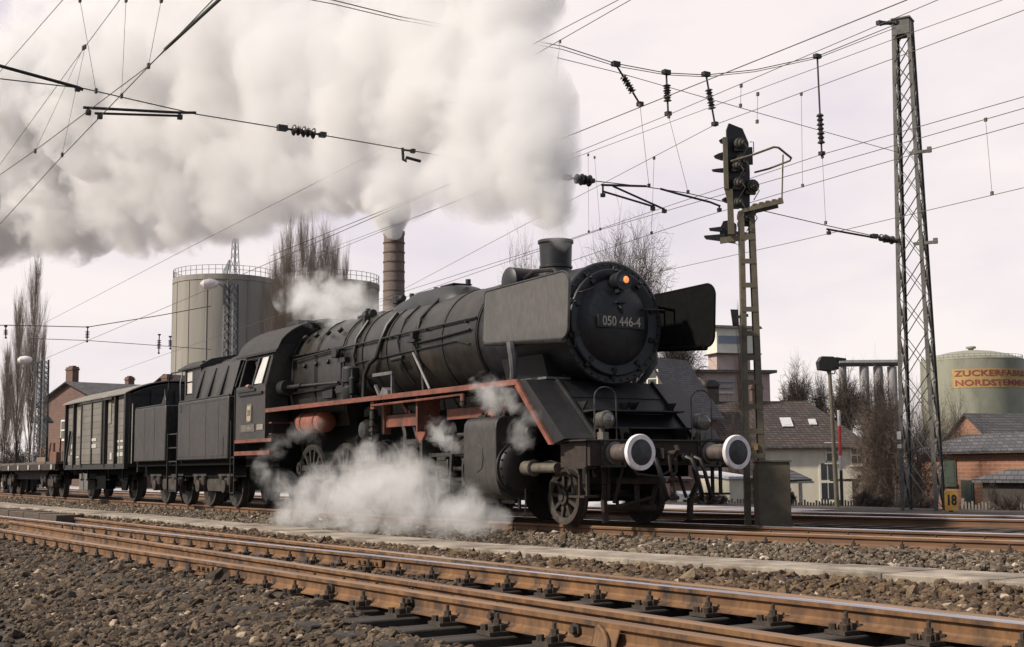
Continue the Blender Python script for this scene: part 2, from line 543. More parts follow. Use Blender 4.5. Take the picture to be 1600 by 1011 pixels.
ground = tag(big_mesh('ground', gv, gf, soil, True), kind='structure')
ground['label'] = 'dark cinder and soil of the rail yard'

# pale walkway of cable-duct slabs between the tracks
def yw(x):
    x = np.asarray(x, float)
    return -3.30 + .011 * np.clip(x + 4, 0, None) ** 2 - .1 * np.exp(-((x - 0) / 5) ** 2)
b = MB()
x = -90.0
while x < 12:
    ln = 1.0 if x < -30 else .995
    ya, yc = float(yw(x)), float(yw(x + ln))
    dz = random.uniform(-.008, .008); dy = random.uniform(-.012, .012)
    g = .004 if random.random() < .75 else .012
    w2 = .42
    b.hexa([(x + g, ya - w2 + dy, -.30), (x + ln - g, yc - w2 + dy, -.30), (x + ln - g, yc + w2 + dy, -.30), (x + g, ya + w2 + dy, -.30)],
           [(x + g, ya - w2 + dy, -.125 + dz), (x + ln - g, yc - w2 + dy, -.125 + dz), (x + ln - g, yc + w2 + dy, -.125 + dz), (x + g, ya + w2 + dy, -.125 + dz)])
    x += ln
tag(b.build('walkway', concrete, bevel=.012), 'narrow pale concrete slab walkway between the two tracks', kind='structure')
# pale strip added beyond the tracks to show as a bright streak under the wagons
pale = M('pale strip', (.50, .46, .46), (.34, .31, .30), 1.2, .9, 0, .3, 9)
b = MB()
rows = []
for x in np.concatenate([[-260, -160], np.arange(-110, -7, 4)]):
    y0 = 8.6 + (0 if x > -60 else .0012 * (x + 60) ** 2)
    rows.append([(x, y0, float(gz(x, min(y0, 9))) + .01), (x, y0 + 4.6, -.255)])
b.quadgrid(rows)
tag(b.build('path', pale, smooth=0), 'pale strip added beyond the far track', kind='structure')

# ------------------------------------------------------------------ rails
RP = [(-.0625, -.149), (.0625, -.149), (.0625, -.138), (.018, -.120), (.0085, -.105), (.0085, -.055), (.033, -.040), (.0335, -.012), (.026, -.002), (.0, .0),
      (-.026, -.002), (-.0335, -.012), (-.033, -.040), (-.0085, -.055), (-.0085, -.105), (-.018, -.120), (-.0625, -.138)]
def rail(parent, pts, side, top, z=0.0, label=None):
    pts = [Vector((p[0], p[1], 0)) for p in pts]
    b = MB(); n = len(RP); vs = []
    for i, p in enumerate(pts):
        d = (pts[min(i + 1, len(pts) - 1)] - pts[max(i - 1, 0)]).normalized()
        s = Vector((-d.y, d.x, 0))
        vs += [(p.x + s.x * q[0], p.y + s.y * q[0], z + q[1]) for q in RP]
    for i in range(len(pts) - 1):
        for j in range(n):
            b.cur = 1 if j in (7, 8, 9, 10) else 0
            o = 0
            if not b.v: b.v = [tuple(v) for v in vs]
            b.f.append((i * n + j, i * n + (j + 1) % n, (i + 1) * n + (j + 1) % n, (i + 1) * n + j)); b.mi.append(b.cur)
    b.f += [tuple(reversed(range(n))), tuple(range((len(pts) - 1) * n, len(pts) * n))]; b.mi += [0, 0]
    return b.build('rail', [side, top], parent, smooth=30, label=label)
def chair_mesh(nearside=1):
    b = MB()
    b.box(-.085, .085, -.19, .19, -.176, -.152)
    for s in (-1, 1):
        b.box(-.05, .05, s * .068 - .022, s * .068 + .022, -.152, -.112)
        b.box(-.035, .035, s * .095 - .03, s * .095 + .03, -.152, -.122)
        b.tube((.0, s * .088, -.15), (.0, s * .088, -.045), .013, n=8)
        b.tube((.0, s * .088, -.118), (.0, s * .088, -.085), .026, n=6)
        b.tube((.0, s * .088, -.124), (.0, s * .088, -.116), .034, n=10)
        b.tube((.05, s * .155, -.155), (.05, s * .155, -.115), .024, n=6)
        b.tube((-.05, s * .155, -.155), (-.05, s * .155, -.115), .024, n=6)
    return b
def crib(parent, xs, y0, y1, name='sleeper'):
    first = None
    for x in xs:
        ym = (y0(x) if callable(y0) else y0), (y1(x) if callable(y1) else y1)
        if first is None:
            L_ = ym[1] - ym[0]
            b = MB().box(-.13, .13, -L_ / 2, L_ / 2, -.32, -.172)
            first = b.build(name, sleeperm, parent, bevel=.012)
            o = first
        else:
            o = dup(first, parent)
        o.location = (x, (ym[0] + ym[1]) / 2, random.uniform(-.006, .004))
        o.rotation_euler = (0, 0, random.uniform(-.02, .02))

# the loco's own track
tr = thing('railway_track', 'rusty railway track under the locomotive and its train', 'railway track')
px_ = list(np.concatenate([np.arange(-170, -30, 6), np.arange(-30, 16, 1.0)]))
rail(tr, [(x, float(sh(x)) - .7535) for x in px_], railside_d, railtop)
rail(tr, [(x, float(sh(x)) + .7535) for x in px_], railside_d, polish)
cx_ = list(np.arange(9.0, -31, -.63))
crib(tr, [x for x in cx_ if x > -26], lambda x: float(sh(x)) - 1.25, lambda x: float(sh(x)) + 1.25)
c0 = chair_mesh().build('rail_chair', chairm, tr, fix=False)
c0.location = (cx_[0], float(sh(cx_[0])) - .7535, 0)
for i, x in enumerate(cx_[1:]):
    if x > -31:
        dup(c0, tr, (x, float(sh(x)) - .7535, 0), (0, 0, .0))
for x in cx_[:16]:
    dup(c0, tr, (x, float(sh(x)) + .7535, 0))

# the track behind, seen past the engine's front
tb = thing('railway_track', 'railway track behind the locomotive, its rail heads shining', 'railway track')
px2 = list(np.concatenate([np.arange(-170, -20, 6), np.arange(-20, 16, 1.0)]))
rail(tb, [(x, float(yb(x)) - .7535) for x in px2], railside_d, polish)
rail(tb, [(x, float(yb(x)) + .7535) for x in px2], railside_d, polish)
crib(tb, [x for x in np.arange(8, -14, -.65)], lambda x: float(yb(x)) - 1.25, lambda x: float(yb(x)) + 1.25)

# the turnout in the foreground: two pairs of rails crossing at a slight angle
tu = thing('railway_turnout', 'rust orange railway turnout with four rails close to the camera', 'railway turnout', (0, -6.5, 0))
def pl(pts):
    p = np.array(pts, float)
    xx = np.concatenate([np.arange(p[0, 0], p[-1, 0], 1.0), [p[-1, 0]]])
    # smooth polyline
    yy = np.interp(xx, p[:, 0], p[:, 1])
    for _ in range(6):
        yy[1:-1] = (yy[:-2] + 2 * yy[1:-1] + yy[2:]) / 4
    return list(zip(xx, yy + 6.5))
rA = [(-170, -5.60), (14, -5.60)]
rB = [(-60, -8.9), (-30, -7.15), (-13.85, -6.52), (-3.9, -6.2), (1, -6.02), (5, -5.86), (9.0, -5.685), (14, -5.685)]
rL1 = [(-10.6, -6.98), (-1.3, -7.06), (14, -7.16)]
rL2 = [(-60, -10.3), (-30, -8.5), (-12, -7.86), (-1.1, -7.70), (4, -7.52), (8.0, -7.47), (14, -7.36)]
rail(tu, pl(rA), railside, railtop)
rail(tu, pl(rB), railside, polish)
rail(tu, pl(rL1), railside, railtop)
rail(tu, pl(rL2), railside, railtop)
sx_ = list(np.arange(11.5, -26, -.62))
crib(tu, sx_, -1.85, 1.95)
def yi(r, x): return float(np.interp(x, [p[0] for p in pl(r)], [p[1] for p in pl(r)]))
c1 = None
for r, xa, xb in ((rL2, -13, 8.2), (rB, -9, 10.5), (rL1, 3.0, 11.6), (rA, 7.5, 11.6)):
    for x in sx_:
        if xa <= x <= xb:
            p = (x, yi(r, x), 0.004 * random.random())
            if c1 is None:
                c1 = chair_mesh().build('rail_chair', chairm, tu, fix=False); c1.location = p
            else:
                dup(c1, tu, p, (0, 0, random.uniform(-.04, .04)))
# fish plates and spacer blocks with bolts
fb = MB()
for s in (-1, 1):
    fb.box(-.30, .30, s * .022 - .013, s * .022 + .013, -.115, -.05)
    for q in (-.2, -.07, .07, .2):
        fb.tube((q, s * .03, -.083), (q, s * .062, -.083), .02, n=6)
f0 = fb.build('fish_plate', railside, tu)
f0.location = (7.3, yi(rA, 7.3) + 0, 0)
dup(f0, tu, (1.9, yi(rL2, 1.9), 0)); dup(f0, tu, (2.1, yi(rB, 2.1), 0))
bb = MB()
for x in (4.6, 5.9, 7.0, 7.9):
    y = yi(rL2, x)
    bb.tube((x, y - .01, -.08), (x, y - .055, -.08), .026, n=6)
    bb.tube((x, y - .01, -.08), (x, y - .03, -.08), .04, n=12)
bb.build('rail_bolt', chairm, tu)
gq = MB()          # curved brace plate bolted to the outer rail near the camera
y = yi(rL2, 8.3)
gq.path([(8.16, y - .05, -.035), (8.24, y - .075, -.06), (8.30, y - .10, -.10), (8.33, y - .12, -.145)], .014, 6)
gq.prism([(8.1, y - .036, -.04), (8.33, y - .036, -.04), (8.36, y - .1, -.145), (8.1, y - .065, -.145)], (.012, 0, 0))
gq.build('rail_brace', railside, tu)

# brown timber casing over the far rail
bx = MB()
p0 = onz(23, 813, -.15); p1 = onz(103, 813, -.15)
bx.box(-17.5, -11.6, -5.95, -5.45, -.2, .035)
for q in np.arange(-17.5, -11.5, 1.48): bx.box(q, q + .04, -5.965, -5.435, -.2, .05)
tag(bx.build('timber_casing', M('brown timber', (.10, .07, .05), (.06, .042, .03), 5, .9, 0, .3, 30, stretch=(.3, 3, 3)), bevel=.01),
    'long low brown timber casing laid over the far rail at the left edge', 'casing')
# concrete ramp block beside the track behind
rb_ = MB()
rb_.hexa([(-3.6, 2.62, -.25), (-1.5, 3.2, -.25), (-1.5, 3.5, -.25), (-3.6, 2.9, -.25)], [(-3.4, 2.65, -.04), (-1.65, 3.15, .0), (-1.65, 3.45, .0), (-3.4, 2.88, -.04)])
tag(rb_.build('cable_box', rustd, bevel=.01), 'low dark brown cable box lying between the two rear tracks', 'cable box')

# ------------------------------------------------------------------ ballast: loose stones, too many to count
def stone_mat(name, cols, rough=.92):
    m = bpy.data.materials.new(name); m.use_nodes = True
    t = m.node_tree; b = t.nodes['Principled BSDF']; b.inputs['Roughness'].default_value = rough
    g = t.nodes.new('ShaderNodeNewGeometry'); r = t.nodes.new('ShaderNodeValToRGB')
    r.color_ramp.interpolation = 'CONSTANT'
    while len(r.color_ramp.elements) < len(cols): r.color_ramp.elements.new(.5)
    for e, (p, c) in zip(r.color_ramp.elements, cols): e.position = p; e.color = (*c, 1)
    tc = t.nodes.new('ShaderNodeTexCoord'); nz = t.nodes.new('ShaderNodeTexNoise')
    nz.inputs['Scale'].default_value = 45; nz.inputs['Detail'].default_value = 5
    mx = t.nodes.new('ShaderNodeMixRGB'); mx.blend_type = 'MULTIPLY'; mx.inputs['Fac'].default_value = .8
    rr = t.nodes.new('ShaderNodeValToRGB'); rr.color_ramp.elements[0].position = .3; rr.color_ramp.elements[1].position = .7
    rr.color_ramp.elements[0].color = (.42, .37, .32, 1)
    l = t.links.new
    l(g.outputs['Random Per Island'], r.inputs['Fac']); l(tc.outputs['Object'], nz.inputs['Vector']); l(nz.outputs['Fac'], rr.inputs['Fac'])
    l(r.outputs['Color'], mx.inputs['Color1']); l(rr.outputs['Color'], mx.inputs['Color2']); l(mx.outputs['Color'], b.inputs['Base Color'])
    bp = t.nodes.new('ShaderNodeBump'); bp.inputs['Strength'].default_value = .4; bp.inputs['Distance'].default_value = .01
    l(nz.outputs['Fac'], bp.inputs['Height']); l(bp.outputs['Normal'], b.inputs['Normal'])
    return m
def ico(sub):
    bm = bmesh.new(); bmesh.ops.create_icosphere(bm, subdivisions=sub, radius=1)
    v = np.array([p.co[:] for p in bm.verts]); f = np.array([[q.index for q in p.verts] for p in bm.faces]); bm.free()
    return v, f
def stones(name, x0, x1, y0f, y1f, dens, size, mat, sub, zoff=0.0, keep=None):
    n = int((x1 - x0) * 14 * dens)
    x = rng.uniform(x0, x1, n)
    ylo, yhi = y0f(x), y1f(x)
    y = rng.uniform(-1, 1, n)
    W = np.max(yhi - ylo)
    m_ = int((x1 - x0) * W * dens)
    x = x[:m_]; ylo = ylo[:m_]; yhi = yhi[:m_]
    y = ylo + (yhi - ylo) * rng.random(m_)
    ok = rng.random(m_) < (yhi - ylo) / W
    if keep is not None: ok &= rng.random(m_) < keep(x, y)
    d = np.stack([x, y, np.full(m_, -.2)], -1) - CAM
    zc = d @ _f; X = 800 + FPX * (d @ _r) / zc; Y = 505.5 - FPX * (d @ _u) / zc
    ok &= (zc > 1) & (X > -60) & (X < 1660) & (Y < 1060)
    x, y = x[ok], y[ok]; n = len(x)
    bv, bf = ico(sub)
    var = []
    for k in range(14):
        q = bv * rng.uniform(.72, 1.25, (len(bv), 1)) if sub == 1 else bv * (1 + .28 * np.sin(bv @ rng.normal(0, 2.2, (3, 3)) + rng.uniform(0, 6, 3)).sum(1, keepdims=True) / 1.6)
        for c in range(5):            # chop flat facets
            nn = rng.normal(size=3); nn /= np.linalg.norm(nn); dd = rng.uniform(.45, .8)
            e = q @ nn; q = q - np.clip(e - dd, 0, None)[:, None] * nn
        var.append(q * np.array([1.15, .9, .68]))
    var = np.array(var)
    V = var[rng.integers(0, 14, n)]
    s = size * rng.lognormal(-.02, .34, n)
    a = rng.uniform(0, 2 * PI, n); tx = rng.normal(0, .45, n); ty = rng.normal(0, .45, n)
    ca, sa = np.cos(a), np.sin(a)
    Rz = np.zeros((n, 3, 3)); Rz[:, 0, 0] = ca; Rz[:, 0, 1] = -sa; Rz[:, 1, 0] = sa; Rz[:, 1, 1] = ca; Rz[:, 2, 2] = 1
    Rx = np.zeros((n, 3, 3)); Rx[:, 0, 0] = 1; Rx[:, 1, 1] = np.cos(tx); Rx[:, 1, 2] = -np.sin(tx); Rx[:, 2, 1] = np.sin(tx); Rx[:, 2, 2] = np.cos(tx)
    Ry = np.zeros((n, 3, 3)); Ry[:, 1, 1] = 1; Ry[:, 0, 0] = np.cos(ty); Ry[:, 0, 2] = np.sin(ty); Ry[:, 2, 0] = -np.sin(ty); Ry[:, 2, 2] = np.cos(ty)
    Rm = Rx @ Ry @ Rz
    P = np.einsum('nij,nkj->nki', Rm, V) * s[:, None, None]
    P[:, :, 0] += x[:, None]; P[:, :, 1] += y[:, None]
    P[:, :, 2] += (gz(x, y) + s * .30 + zoff + rng.random(n) * size * .7)[:, None]
    Fc = (bf[None] + (np.arange(n) * len(bv))[:, None, None]).reshape(-1, 3)
    o = big_mesh(name, P.reshape(-1, 3), Fc, mat, False)
    return o, n
grey_st = stone_mat('grey ballast', [(0, (0.088, 0.068, 0.049)), (.22, (0.176, 0.140, 0.101)), (.5, (0.128, 0.089, 0.055)), (.72, (0.238, 0.190, 0.141)), (.9, (0.066, 0.051, 0.040)), (.975, (0.550, 0.460, 0.370))])
brown_st = stone_mat('brown ballast', [(0, (0.120, 0.074, 0.039)), (.25, (0.077, 0.049, 0.029)), (.5, (0.163, 0.106, 0.056)), (.72, (0.108, 0.074, 0.048)), (.88, (0.206, 0.148, 0.092)), (.975, (0.462, 0.370, 0.273))])
near_st = stone_mat('grey brown ballast', [(0, (0.086, 0.055, 0.032)), (.18, (0.136, 0.096, 0.060)), (.36, (0.050, 0.034, 0.023)), (.56, (0.100, 0.075, 0.050)), (.76, (0.168, 0.120, 0.074)), (.86, (0.036, 0.026, 0.018)), (.975, (0.426, 0.334, 0.240))])
K = np.ones_like
lim = lambda x: -8.75 - .085 * (x + 2.4)
st = []
st.append(stones('ballast', -16, 8, lambda x: K(x) * -10.6, lambda x: K(x) * -7.72, 1500, .025, near_st, 2, keep=lambda x, y: np.where(y > lim(x), 1.0, np.clip(1 - (lim(x) - y) / .35, .05, 1))))
tag(st[-1][0], 'loose grey brown ballast stones in front of the nearest rail', kind='stuff')
st.append(stones('ballast', -16, 9.5, lambda x: np.full_like(x, -7.5), lambda x: np.interp(x, [-16, 9.5], [-6.3, -5.8]), 520, .027, near_st, 1, keep=lambda x, y: np.where(x > 4.6 - .8 * (y + 6.5), .05, .9)))
tag(st[-1][0], 'small brown ballast between the foreground rails', kind='stuff')
st.append(stones('ballast', -26, 9, lambda x: K(x) * -5.52, lambda x: yw(x) - .40, 520, .03, brown_st, 1, keep=lambda x, y: np.clip(.25 + (x + 9) / 14, .2, 1) * np.clip(1.25 - (y + 5.5) / 2.4, .3, 1)))
tag(st[-1][0], 'brown ballast between the foreground rails and the walkway', kind='stuff')
st.append(stones('ballast', -45, 9.5, lambda x: sh(x) - 2.15, lambda x: sh(x) - .80, 560, .031, grey_st, 1, keep=lambda x, y: np.clip((y - sh(x) + 2.25) / .35, 0, 1) * np.clip((x + 50) / 30, .3, 1)))
tag(st[-1][0], 'grey white ballast shoulder along the train', kind='stuff')
st.append(stones('ballast', -8, 10, lambda x: sh(x) - .7, lambda x: sh(x) + 2.3, 330, .03, grey_st, 1))
tag(st[-1][0], 'grey ballast between and behind the rails ahead of the engine', kind='stuff')
print('stones', [s[1] for s in st])

# ------------------------------------------------------------------ steam locomotive (x forward, buffers at x = 0, rail head z = 0)
lo = thing('steam_locomotive', 'black steam locomotive with smoke deflectors, number 050 446-4 on its smokebox, red running board edge', 'locomotive')
BZ = 3.07
# boiler barrel and firebox
b = MB()
b.lathe((-4.28, 0, BZ), (-1, 0, 0), [(0, .955), (.02, .96), (5.2, .955), (5.25, .95)], 56)
boiler = b.build('boiler', boilerm, lo)
b = MB()
sec = []
for x, rt in ((-9.5, .965), (-12.36, .93)):
    pr_ = [(-.82, 1.75), (-.96, 2.45)] + [(rt * math.cos(R_(a)), BZ + rt * math.sin(R_(a))) for a in range(180, -1, -10)] + [(.96, 2.45), (.82, 1.75)]
    sec.append([(x, q[0], q[1]) for q in pr_])
n = len(sec[0])
b.add(sec[0] + sec[1], [(i, (i + 1) % n, n + (i + 1) % n, n + i) for i in range(n)] + [tuple(range(n)), tuple(reversed(range(n, 2 * n)))])
fbx = b.build('firebox', boilerm, lo)
b = MB()
for x in (-4.3, -5.45, -6.5, -7.6, -8.65):
    b.lathe((x, 0, BZ), (-1, 0, 0), [(0, .94), (0, .972), (.055, .972), (.055, .94)], 56)
b.build('boiler_band', black, boiler)
b = MB()
for x in (-9.6, -10.9, -12.1):
    pts = [(x, -.968 if a > 0 else -.97, 0) for a in (0,)]
    b.path([(x, -.80, 1.8), (x, -.975, 2.45)] + [(x, .975 * math.cos(R_(a)), BZ + .975 * math.sin(R_(a))) for a in range(180, -1, -12)], .016, 6)
for zz in (2.62, 3.3):
    b.box(-12.3, -9.6, -1.0 + (.02 if zz > 3 else .012), -.90, zz, zz + .022)
b.build('cladding_seam', darkm, fbx)
b = MB()
for x in (-9.95, -10.55, -11.15, -11.75):                 # washout plugs
    b.tube((x, -.80, 3.66), (x, -.86, 3.72), .06, n=10)
    b.tube((x + .3, -.93, 3.05), (x + .3, -1.0, 3.07), .05, n=10)
b.box(-9.85, -9.7, -1.08, -.9, 3.1, 3.28)
b.box(-10.4, -9.9, -1.03, -.9, 2.3, 2.55)
b.build('washout_plug', darkm, fbx, bevel=.01)

# smokebox, its front ring and door
b = MB()
b.lathe((-4.28, 0, BZ), (1, 0, 0), [(0, .93), (2.38, .93), (2.40, .955), (2.47, .955), (2.49, .93), (2.49, .8)], 64)
smb = b.build('smokebox', frontm, lo)
b = MB()
for k in range(40):
    a = 2 * PI * k / 40
    b.lathe((-1.79, .895 * math.cos(a), BZ + .895 * math.sin(a)), (1, 0, 0), [(0, .016), (.018, .016), (.026, .008)], 8)
b.build('rivet_ring', frontm, smb)
b = MB()
prof = [(0, .83), (.05, .83), (.065, .82), (.07, .80), (.028, .665), (.035, .655), (.085, .60), (.135, .50), (.17, .38), (.2, .24), (.212, .12), (.215, .02)]
b.lathe((-1.79, 0, BZ), (1, 0, 0), prof, 64)
door = b.build('smokebox_door', frontm, lo, smooth=50)
b = MB()
for k in range(10):                                         # clamps round the rim
    a = 2 * PI * (k + .45) / 10
    c, s = math.cos(a), math.sin(a)
    b.bar((-1.765, .87 * c, BZ + .87 * s), (-1.72, .70 * c, BZ + .70 * s), .075, .045, (1, 0, 0))
    b.tube((-1.77, .80 * c, BZ + .80 * s), (-1.68, .80 * c, BZ + .80 * s), .022, n=6)
b.build('door_clamp', darkm, door, bevel=.008)
b = MB()
b.path([(-1.72, .42, BZ + .20), (-1.60, .45, BZ + .21), (-1.60, .85, BZ + .22), (-1.74, .88, BZ + .22)], .013, 6)
b.path([(-1.74, -.80, BZ - .18), (-1.66, -.80, BZ - .2), (-1.66, -.80, BZ - .42), (-1.74, -.80, BZ - .44)], .014, 6)
b.path([(-1.74, -.68, BZ + .42), (-1.66, -.66, BZ + .42), (-1.66, -.44, BZ + .5), (-1.72, -.42, BZ + .5)], .013, 6)
b.box(-1.64, -1.54, -.09, .09, BZ + .28, BZ + .30)
b.bar((-1.59, .0, BZ + .28), (-1.57, .03, BZ + .16), .05, .03)
b.path([(-1.60, -.04, BZ + .27), (-1.55, -.02, BZ + .2), (-1.57, .02, BZ + .12)], .014, 6)
b.build('grab_iron', darkm, door)
b = MB()                                                     # number plate
b.box(-1.585, -1.565, -.44, .44, BZ - .11, BZ + .085)
npl = b.build('number_plate', darkm, lo, bevel=.006)
text_part('plate_lettering', '050 446-4', .205, dirtyw, npl, (-1.5645, 0, BZ - .012), (0, 1, 0), (0, 0, 1), .004, .86, bold=.002)
# top lamp, lit
b = MB()
b.lathe((-1.72, 0.0, BZ + .62), (1, 0, 0), [(0, .09), (.03, .13), (.16, .135), (.2, .15), (.235, .15), (.235, .115)], 22)
b.box(-1.7, -1.55, -.05, .05, BZ + .44, BZ + .52)
hl = b.build('headlamp', frontm, lo)
b = MB().lathe((-1.50, 0.0, BZ + .62), (1, 0, 0), [(0, .115), (.015, .09), (.02, .02)], 18)
b.build('lamp_lens', dglass, hl)
b = MB().lathe((-1.478, .03, BZ + .63), (1, 0, 0), [(0, .02), (.006, .055), (.02, .04), (.026, .01)], 14)
b.build('lamp_bulb', M_emit('warm lamp glow', (1.0, .34, .10), .75), hl)

# chimney and preheater drum
b = MB()
b.lathe((-3.33, 0, 3.86), (0, 0, 1), [(0, .42), (.06, .36), (.14, .29), (.2, .262), (.24, .255), (.26, .275), (.29, .275), (.30, .258), (.60, .268), (.66, .272), (.675, .295), (.72, .295), (.722, .245), (.5, .22)], 32)
b.build('chimney', frontm, lo)
b = MB()
b.lathe((-3.83, -.64, 3.93), (0, 1, 0), [(0, .06), (.015, .2), (.04, .235), (1.24, .235), (1.265, .2), (1.28, .06)], 26)
b.box(-4.0, -3.2, -.35, .35, 3.8, 3.97)
b.build('preheater', frontm, lo)
b = MB()
b.tube((-3.05, -.62, 3.78), (-3.05, .62, 3.78), .05)
b.box(-2.9, -2.72, -.5, -.3, 3.78, 3.95); b.box(-2.75, -2.6, -.62, -.5, 3.7, 3.82)
b.path([(-3.6, -.45, 3.95), (-3.2, -.5, 4.02), (-2.8, -.4, 4.0), (-2.6, -.45, 3.85)], .035)
b.build('pipe', darkm, smb)

# combined dome casing
b = MB()
rows = []
for i in range(27):
    t = i / 26
    x = -5.72 - 3.1 * t
    e = max(0.0, 1 - abs(2 * t - 1) ** 4.5) ** .5
    hgt = 3.62 + e * (.63 if t < .62 else .63 - .07 * sstep(.62, .72, t))
    hw = .56
    rows.append([(x, hw * e ** .6 * math.copysign(abs(math.cos(R_(a))) ** .75, math.cos(R_(a))), 3.45 + (hgt - 3.45) * max(.0, math.sin(R_(a))) ** .6) for a in range(0, 181, 9)])
b.quadgrid(rows)
b.build('dome_casing', frontm, lo, smooth=60, fix=False)
b = MB()
for x in (-6.1, -7.3, -8.3): b.tube((x, -.06, 4.2), (x, -.06, 4.29), .05, n=10)
b.box(-6.9, -6.4, -.2, .2, 4.235, 4.258)
b.build('dome_lid', darkm, lo)
# safety valve, whistle, turret
b = MB()
b.lathe((-9.0, -.02, 3.95), (0, 0, 1), [(0, .11), (.1, .11), (.11, .075), (.22, .075), (.225, .10), (.36, .10), (.38, .06)], 16)
b.lathe((-8.86, .3, 3.95), (0, 0, 1), [(0, .1), (.1, .1), (.11, .07), (.3, .07), (.32, .03)], 14)
b.tube((-9.0, -.02, 4.24), (-8.72, -.02, 4.26), .06)
b.build('safety_valve', darkm, lo)
b = MB()
b.tube((-9.6, -.45, 3.98), (-9.2, -.45, 3.98), .08); b.tube((-9.35, -.5, 3.9), (-9.35, -.5, 4.08), .05)
b.box(-9.7, -9.3, -.2, .25, 3.97, 4.05); b.tube((-10.2, -.3, 4.0), (-9.6, -.3, 4.02), .04)
b.box(-9.15, -9.05, -.72, -.6, 3.7, 3.9); b.tube((-9.1, -.66, 3.9), (-9.1, -.66, 4.0), .035)
b.build('steam_turret', darkm, lo)
# pipes along and down the boiler side
def hug(x, a, r=1.0): return (x, -r * math.cos(R_(a)), BZ + r * math.sin(R_(a)))
b = MB()
b.path([hug(-4.3, 17), hug(-6.6, 15, 1.01), hug(-9.4, 12, 1.01), (-11.9, -1.01, 3.22)], .02)
for x in (-4.6, -6.0, -7.4, -8.8, -10.2, -11.4): b.tube(hug(x, 14, .94), hug(x, 14, 1.03), .018, n=6)
b.build('handrail', darkm, lo)
b = MB()
b.path([hug(-7.72, 48), hug(-7.75, 30), hug(-7.8, 12), (-7.9, -1.02, 2.98), (-8.15, -1.05, 2.86), (-8.3, -1.08, 2.66), (-8.3, -1.1, 2.2)], .045, 8)
b.path([hug(-8.9, 45), hug(-8.95, 20), hug(-8.96, 0), hug(-8.96, -25), (-8.96, -1.02, 2.2)], .035, 8)
b.path([hug(-7.05, 56, .985), hug(-7.1, 34, .985), hug(-7.12, 8, .985), hug(-7.0, -20, .99), hug(-6.9, -42, .99)], .018, 6)
b.path([hug(-6.42, 62), hug(-6.42, 30), hug(-6.42, 0), hug(-6.3, -25), (-6.15, -.95, 2.2)], .03, 8)
b.path([hug(-4.45, 6), hug(-5.6, 3), hug(-6.4, 2)], .022, 6)
b.path([hug(-4.5, -8, .985), hug(-4.9, -3, .985), hug(-5.6, -4, .985), hug(-8.9, -8, .985)], .014, 6)
b.path([(-9.5, -1.03, 2.55), (-10.4, -1.05, 2.5), (-11.9, -1.05, 2.5)], .03, 8)
b.build('pipe', darkm, boiler)
b = MB()
b.box(-6.55, -6.25, -1.09, -.95, 3.12, 3.17); b.box(-6.47, -6.37, -1.06, -.93, 3.17, 3.3)
b.tube((-9.6, -1.06, 3.18), (-9.6, -1.12, 3.18), .09); b.box(-9.5, -9.25, -1.06, -.93, 2.98, 3.08)
b.tube((-7.2, -1.05, 2.86), (-6.75, -1.05, 2.88), .04)
b.build('valve_fitting', darkm, boiler)
b = MB()
b.tube((-6.42, -1.02, 2.93), (-5.25, -1.32, 2.21), .022, n=8)
b.build('stay_rod', M('bright pipe', (.34, .31, .29), None, 9, .45, .5, 0), lo)
# pump and fittings on the running board
b = MB()
b.lathe((-8.62, -1.22, 2.18), (0, 0, 1), [(0, .13), (.05, .16), (.26, .16), (.27, .11), (.34, .11), (.35, .17), (.62, .17), (.66, .12), (.67, .03)], 20)
b.box(-8.9, -8.4, -1.3, -1.0, 2.17, 2.27)
b.tube((-8.98, -1.2, 2.2), (-8.98, -1.2, 2.62), .05); b.lathe((-8.42, -1.28, 2.3), (0, 0, 1), [(0, .05), (.3, .06), (.32, .03), (.46, .02)], 12)
b.box(-9.25, -8.95, -1.25, -1.05, 2.35, 2.5)
b.tube((-9.4, -1.18, 2.42), (-8.9, -1.18, 2.5), .03)
b.build('air_pump', darkm, lo, bevel=.008)
b = MB()
b.box(-7.75, -6.95, -1.18, -1.10, 2.58, 2.64)
b.bar((-7.0, -1.14, 2.6), (-7.0, -1.14, 2.2), .05, .05); b.bar((-7.7, -1.14, 2.42), (-7.5, -1.14, 2.2), .05, .05)
b.prism([(-7.45, -1.2, 2.18), (-7.05, -1.2, 2.18), (-7.1, -1.2, 2.30), (-7.3, -1.2, 2.36)], (0, .16, 0))
b.build('bracket', M('grey fitting', (.17, .16, .16), None, 9, .6, .2, .1), lo)
b = MB()
b.tube((-12.2, -1.15, 2.62), (-11.9, -1.15, 2.62), .17, n=16); b.tube((-11.9, -1.15, 2.62), (-11.2, -1.15, 2.62), .05)
b.tube((-11.3, -1.15, 2.62), (-9.4, -1.12, 2.58), .03)
b.build('generator', grime, lo)

# running board with its red edge
b = MB()
b.box(-12.33, -2.25, -1.47, -.86, 2.155, 2.18); b.box(-12.33, -2.25, .86, 1.47, 2.155, 2.18)
rbd = b.build('running_board', grime, lo)
b = MB()
for s in (-1, 1):
    y0, y1 = (s * 1.475 - .02, s * 1.475 + .02)
    b.box(-12.33, -2.24, y0, y1, 2.10, 2.185)
    b.prism([(-2.24, y0, 2.19), (-2.24, y0, 2.085), (-2.27, y0, 2.085), (-1.37, y0, 1.19), (-1.28, y0, 1.19)], (0, .04, 0))
b.build('red_edge', red, rbd)
b = MB()
b.path([(-7.3, -1.42, 2.02), (-5.0, -1.43, 2.035), (-3.9, -1.43, 2.05)], .022)
b.tube((-3.92, -1.43, 2.05), (-3.92, -1.43, 1.94), .05)
b.build('lubricator_pipe', red, rbd)
b = MB().lathe((-3.92, -1.43, 1.94), (0, 0, -1), [(0, .03), (.02, .055), (.07, .055), (.1, .02)], 12)
b.build('lubricator_cup', steel, rbd)
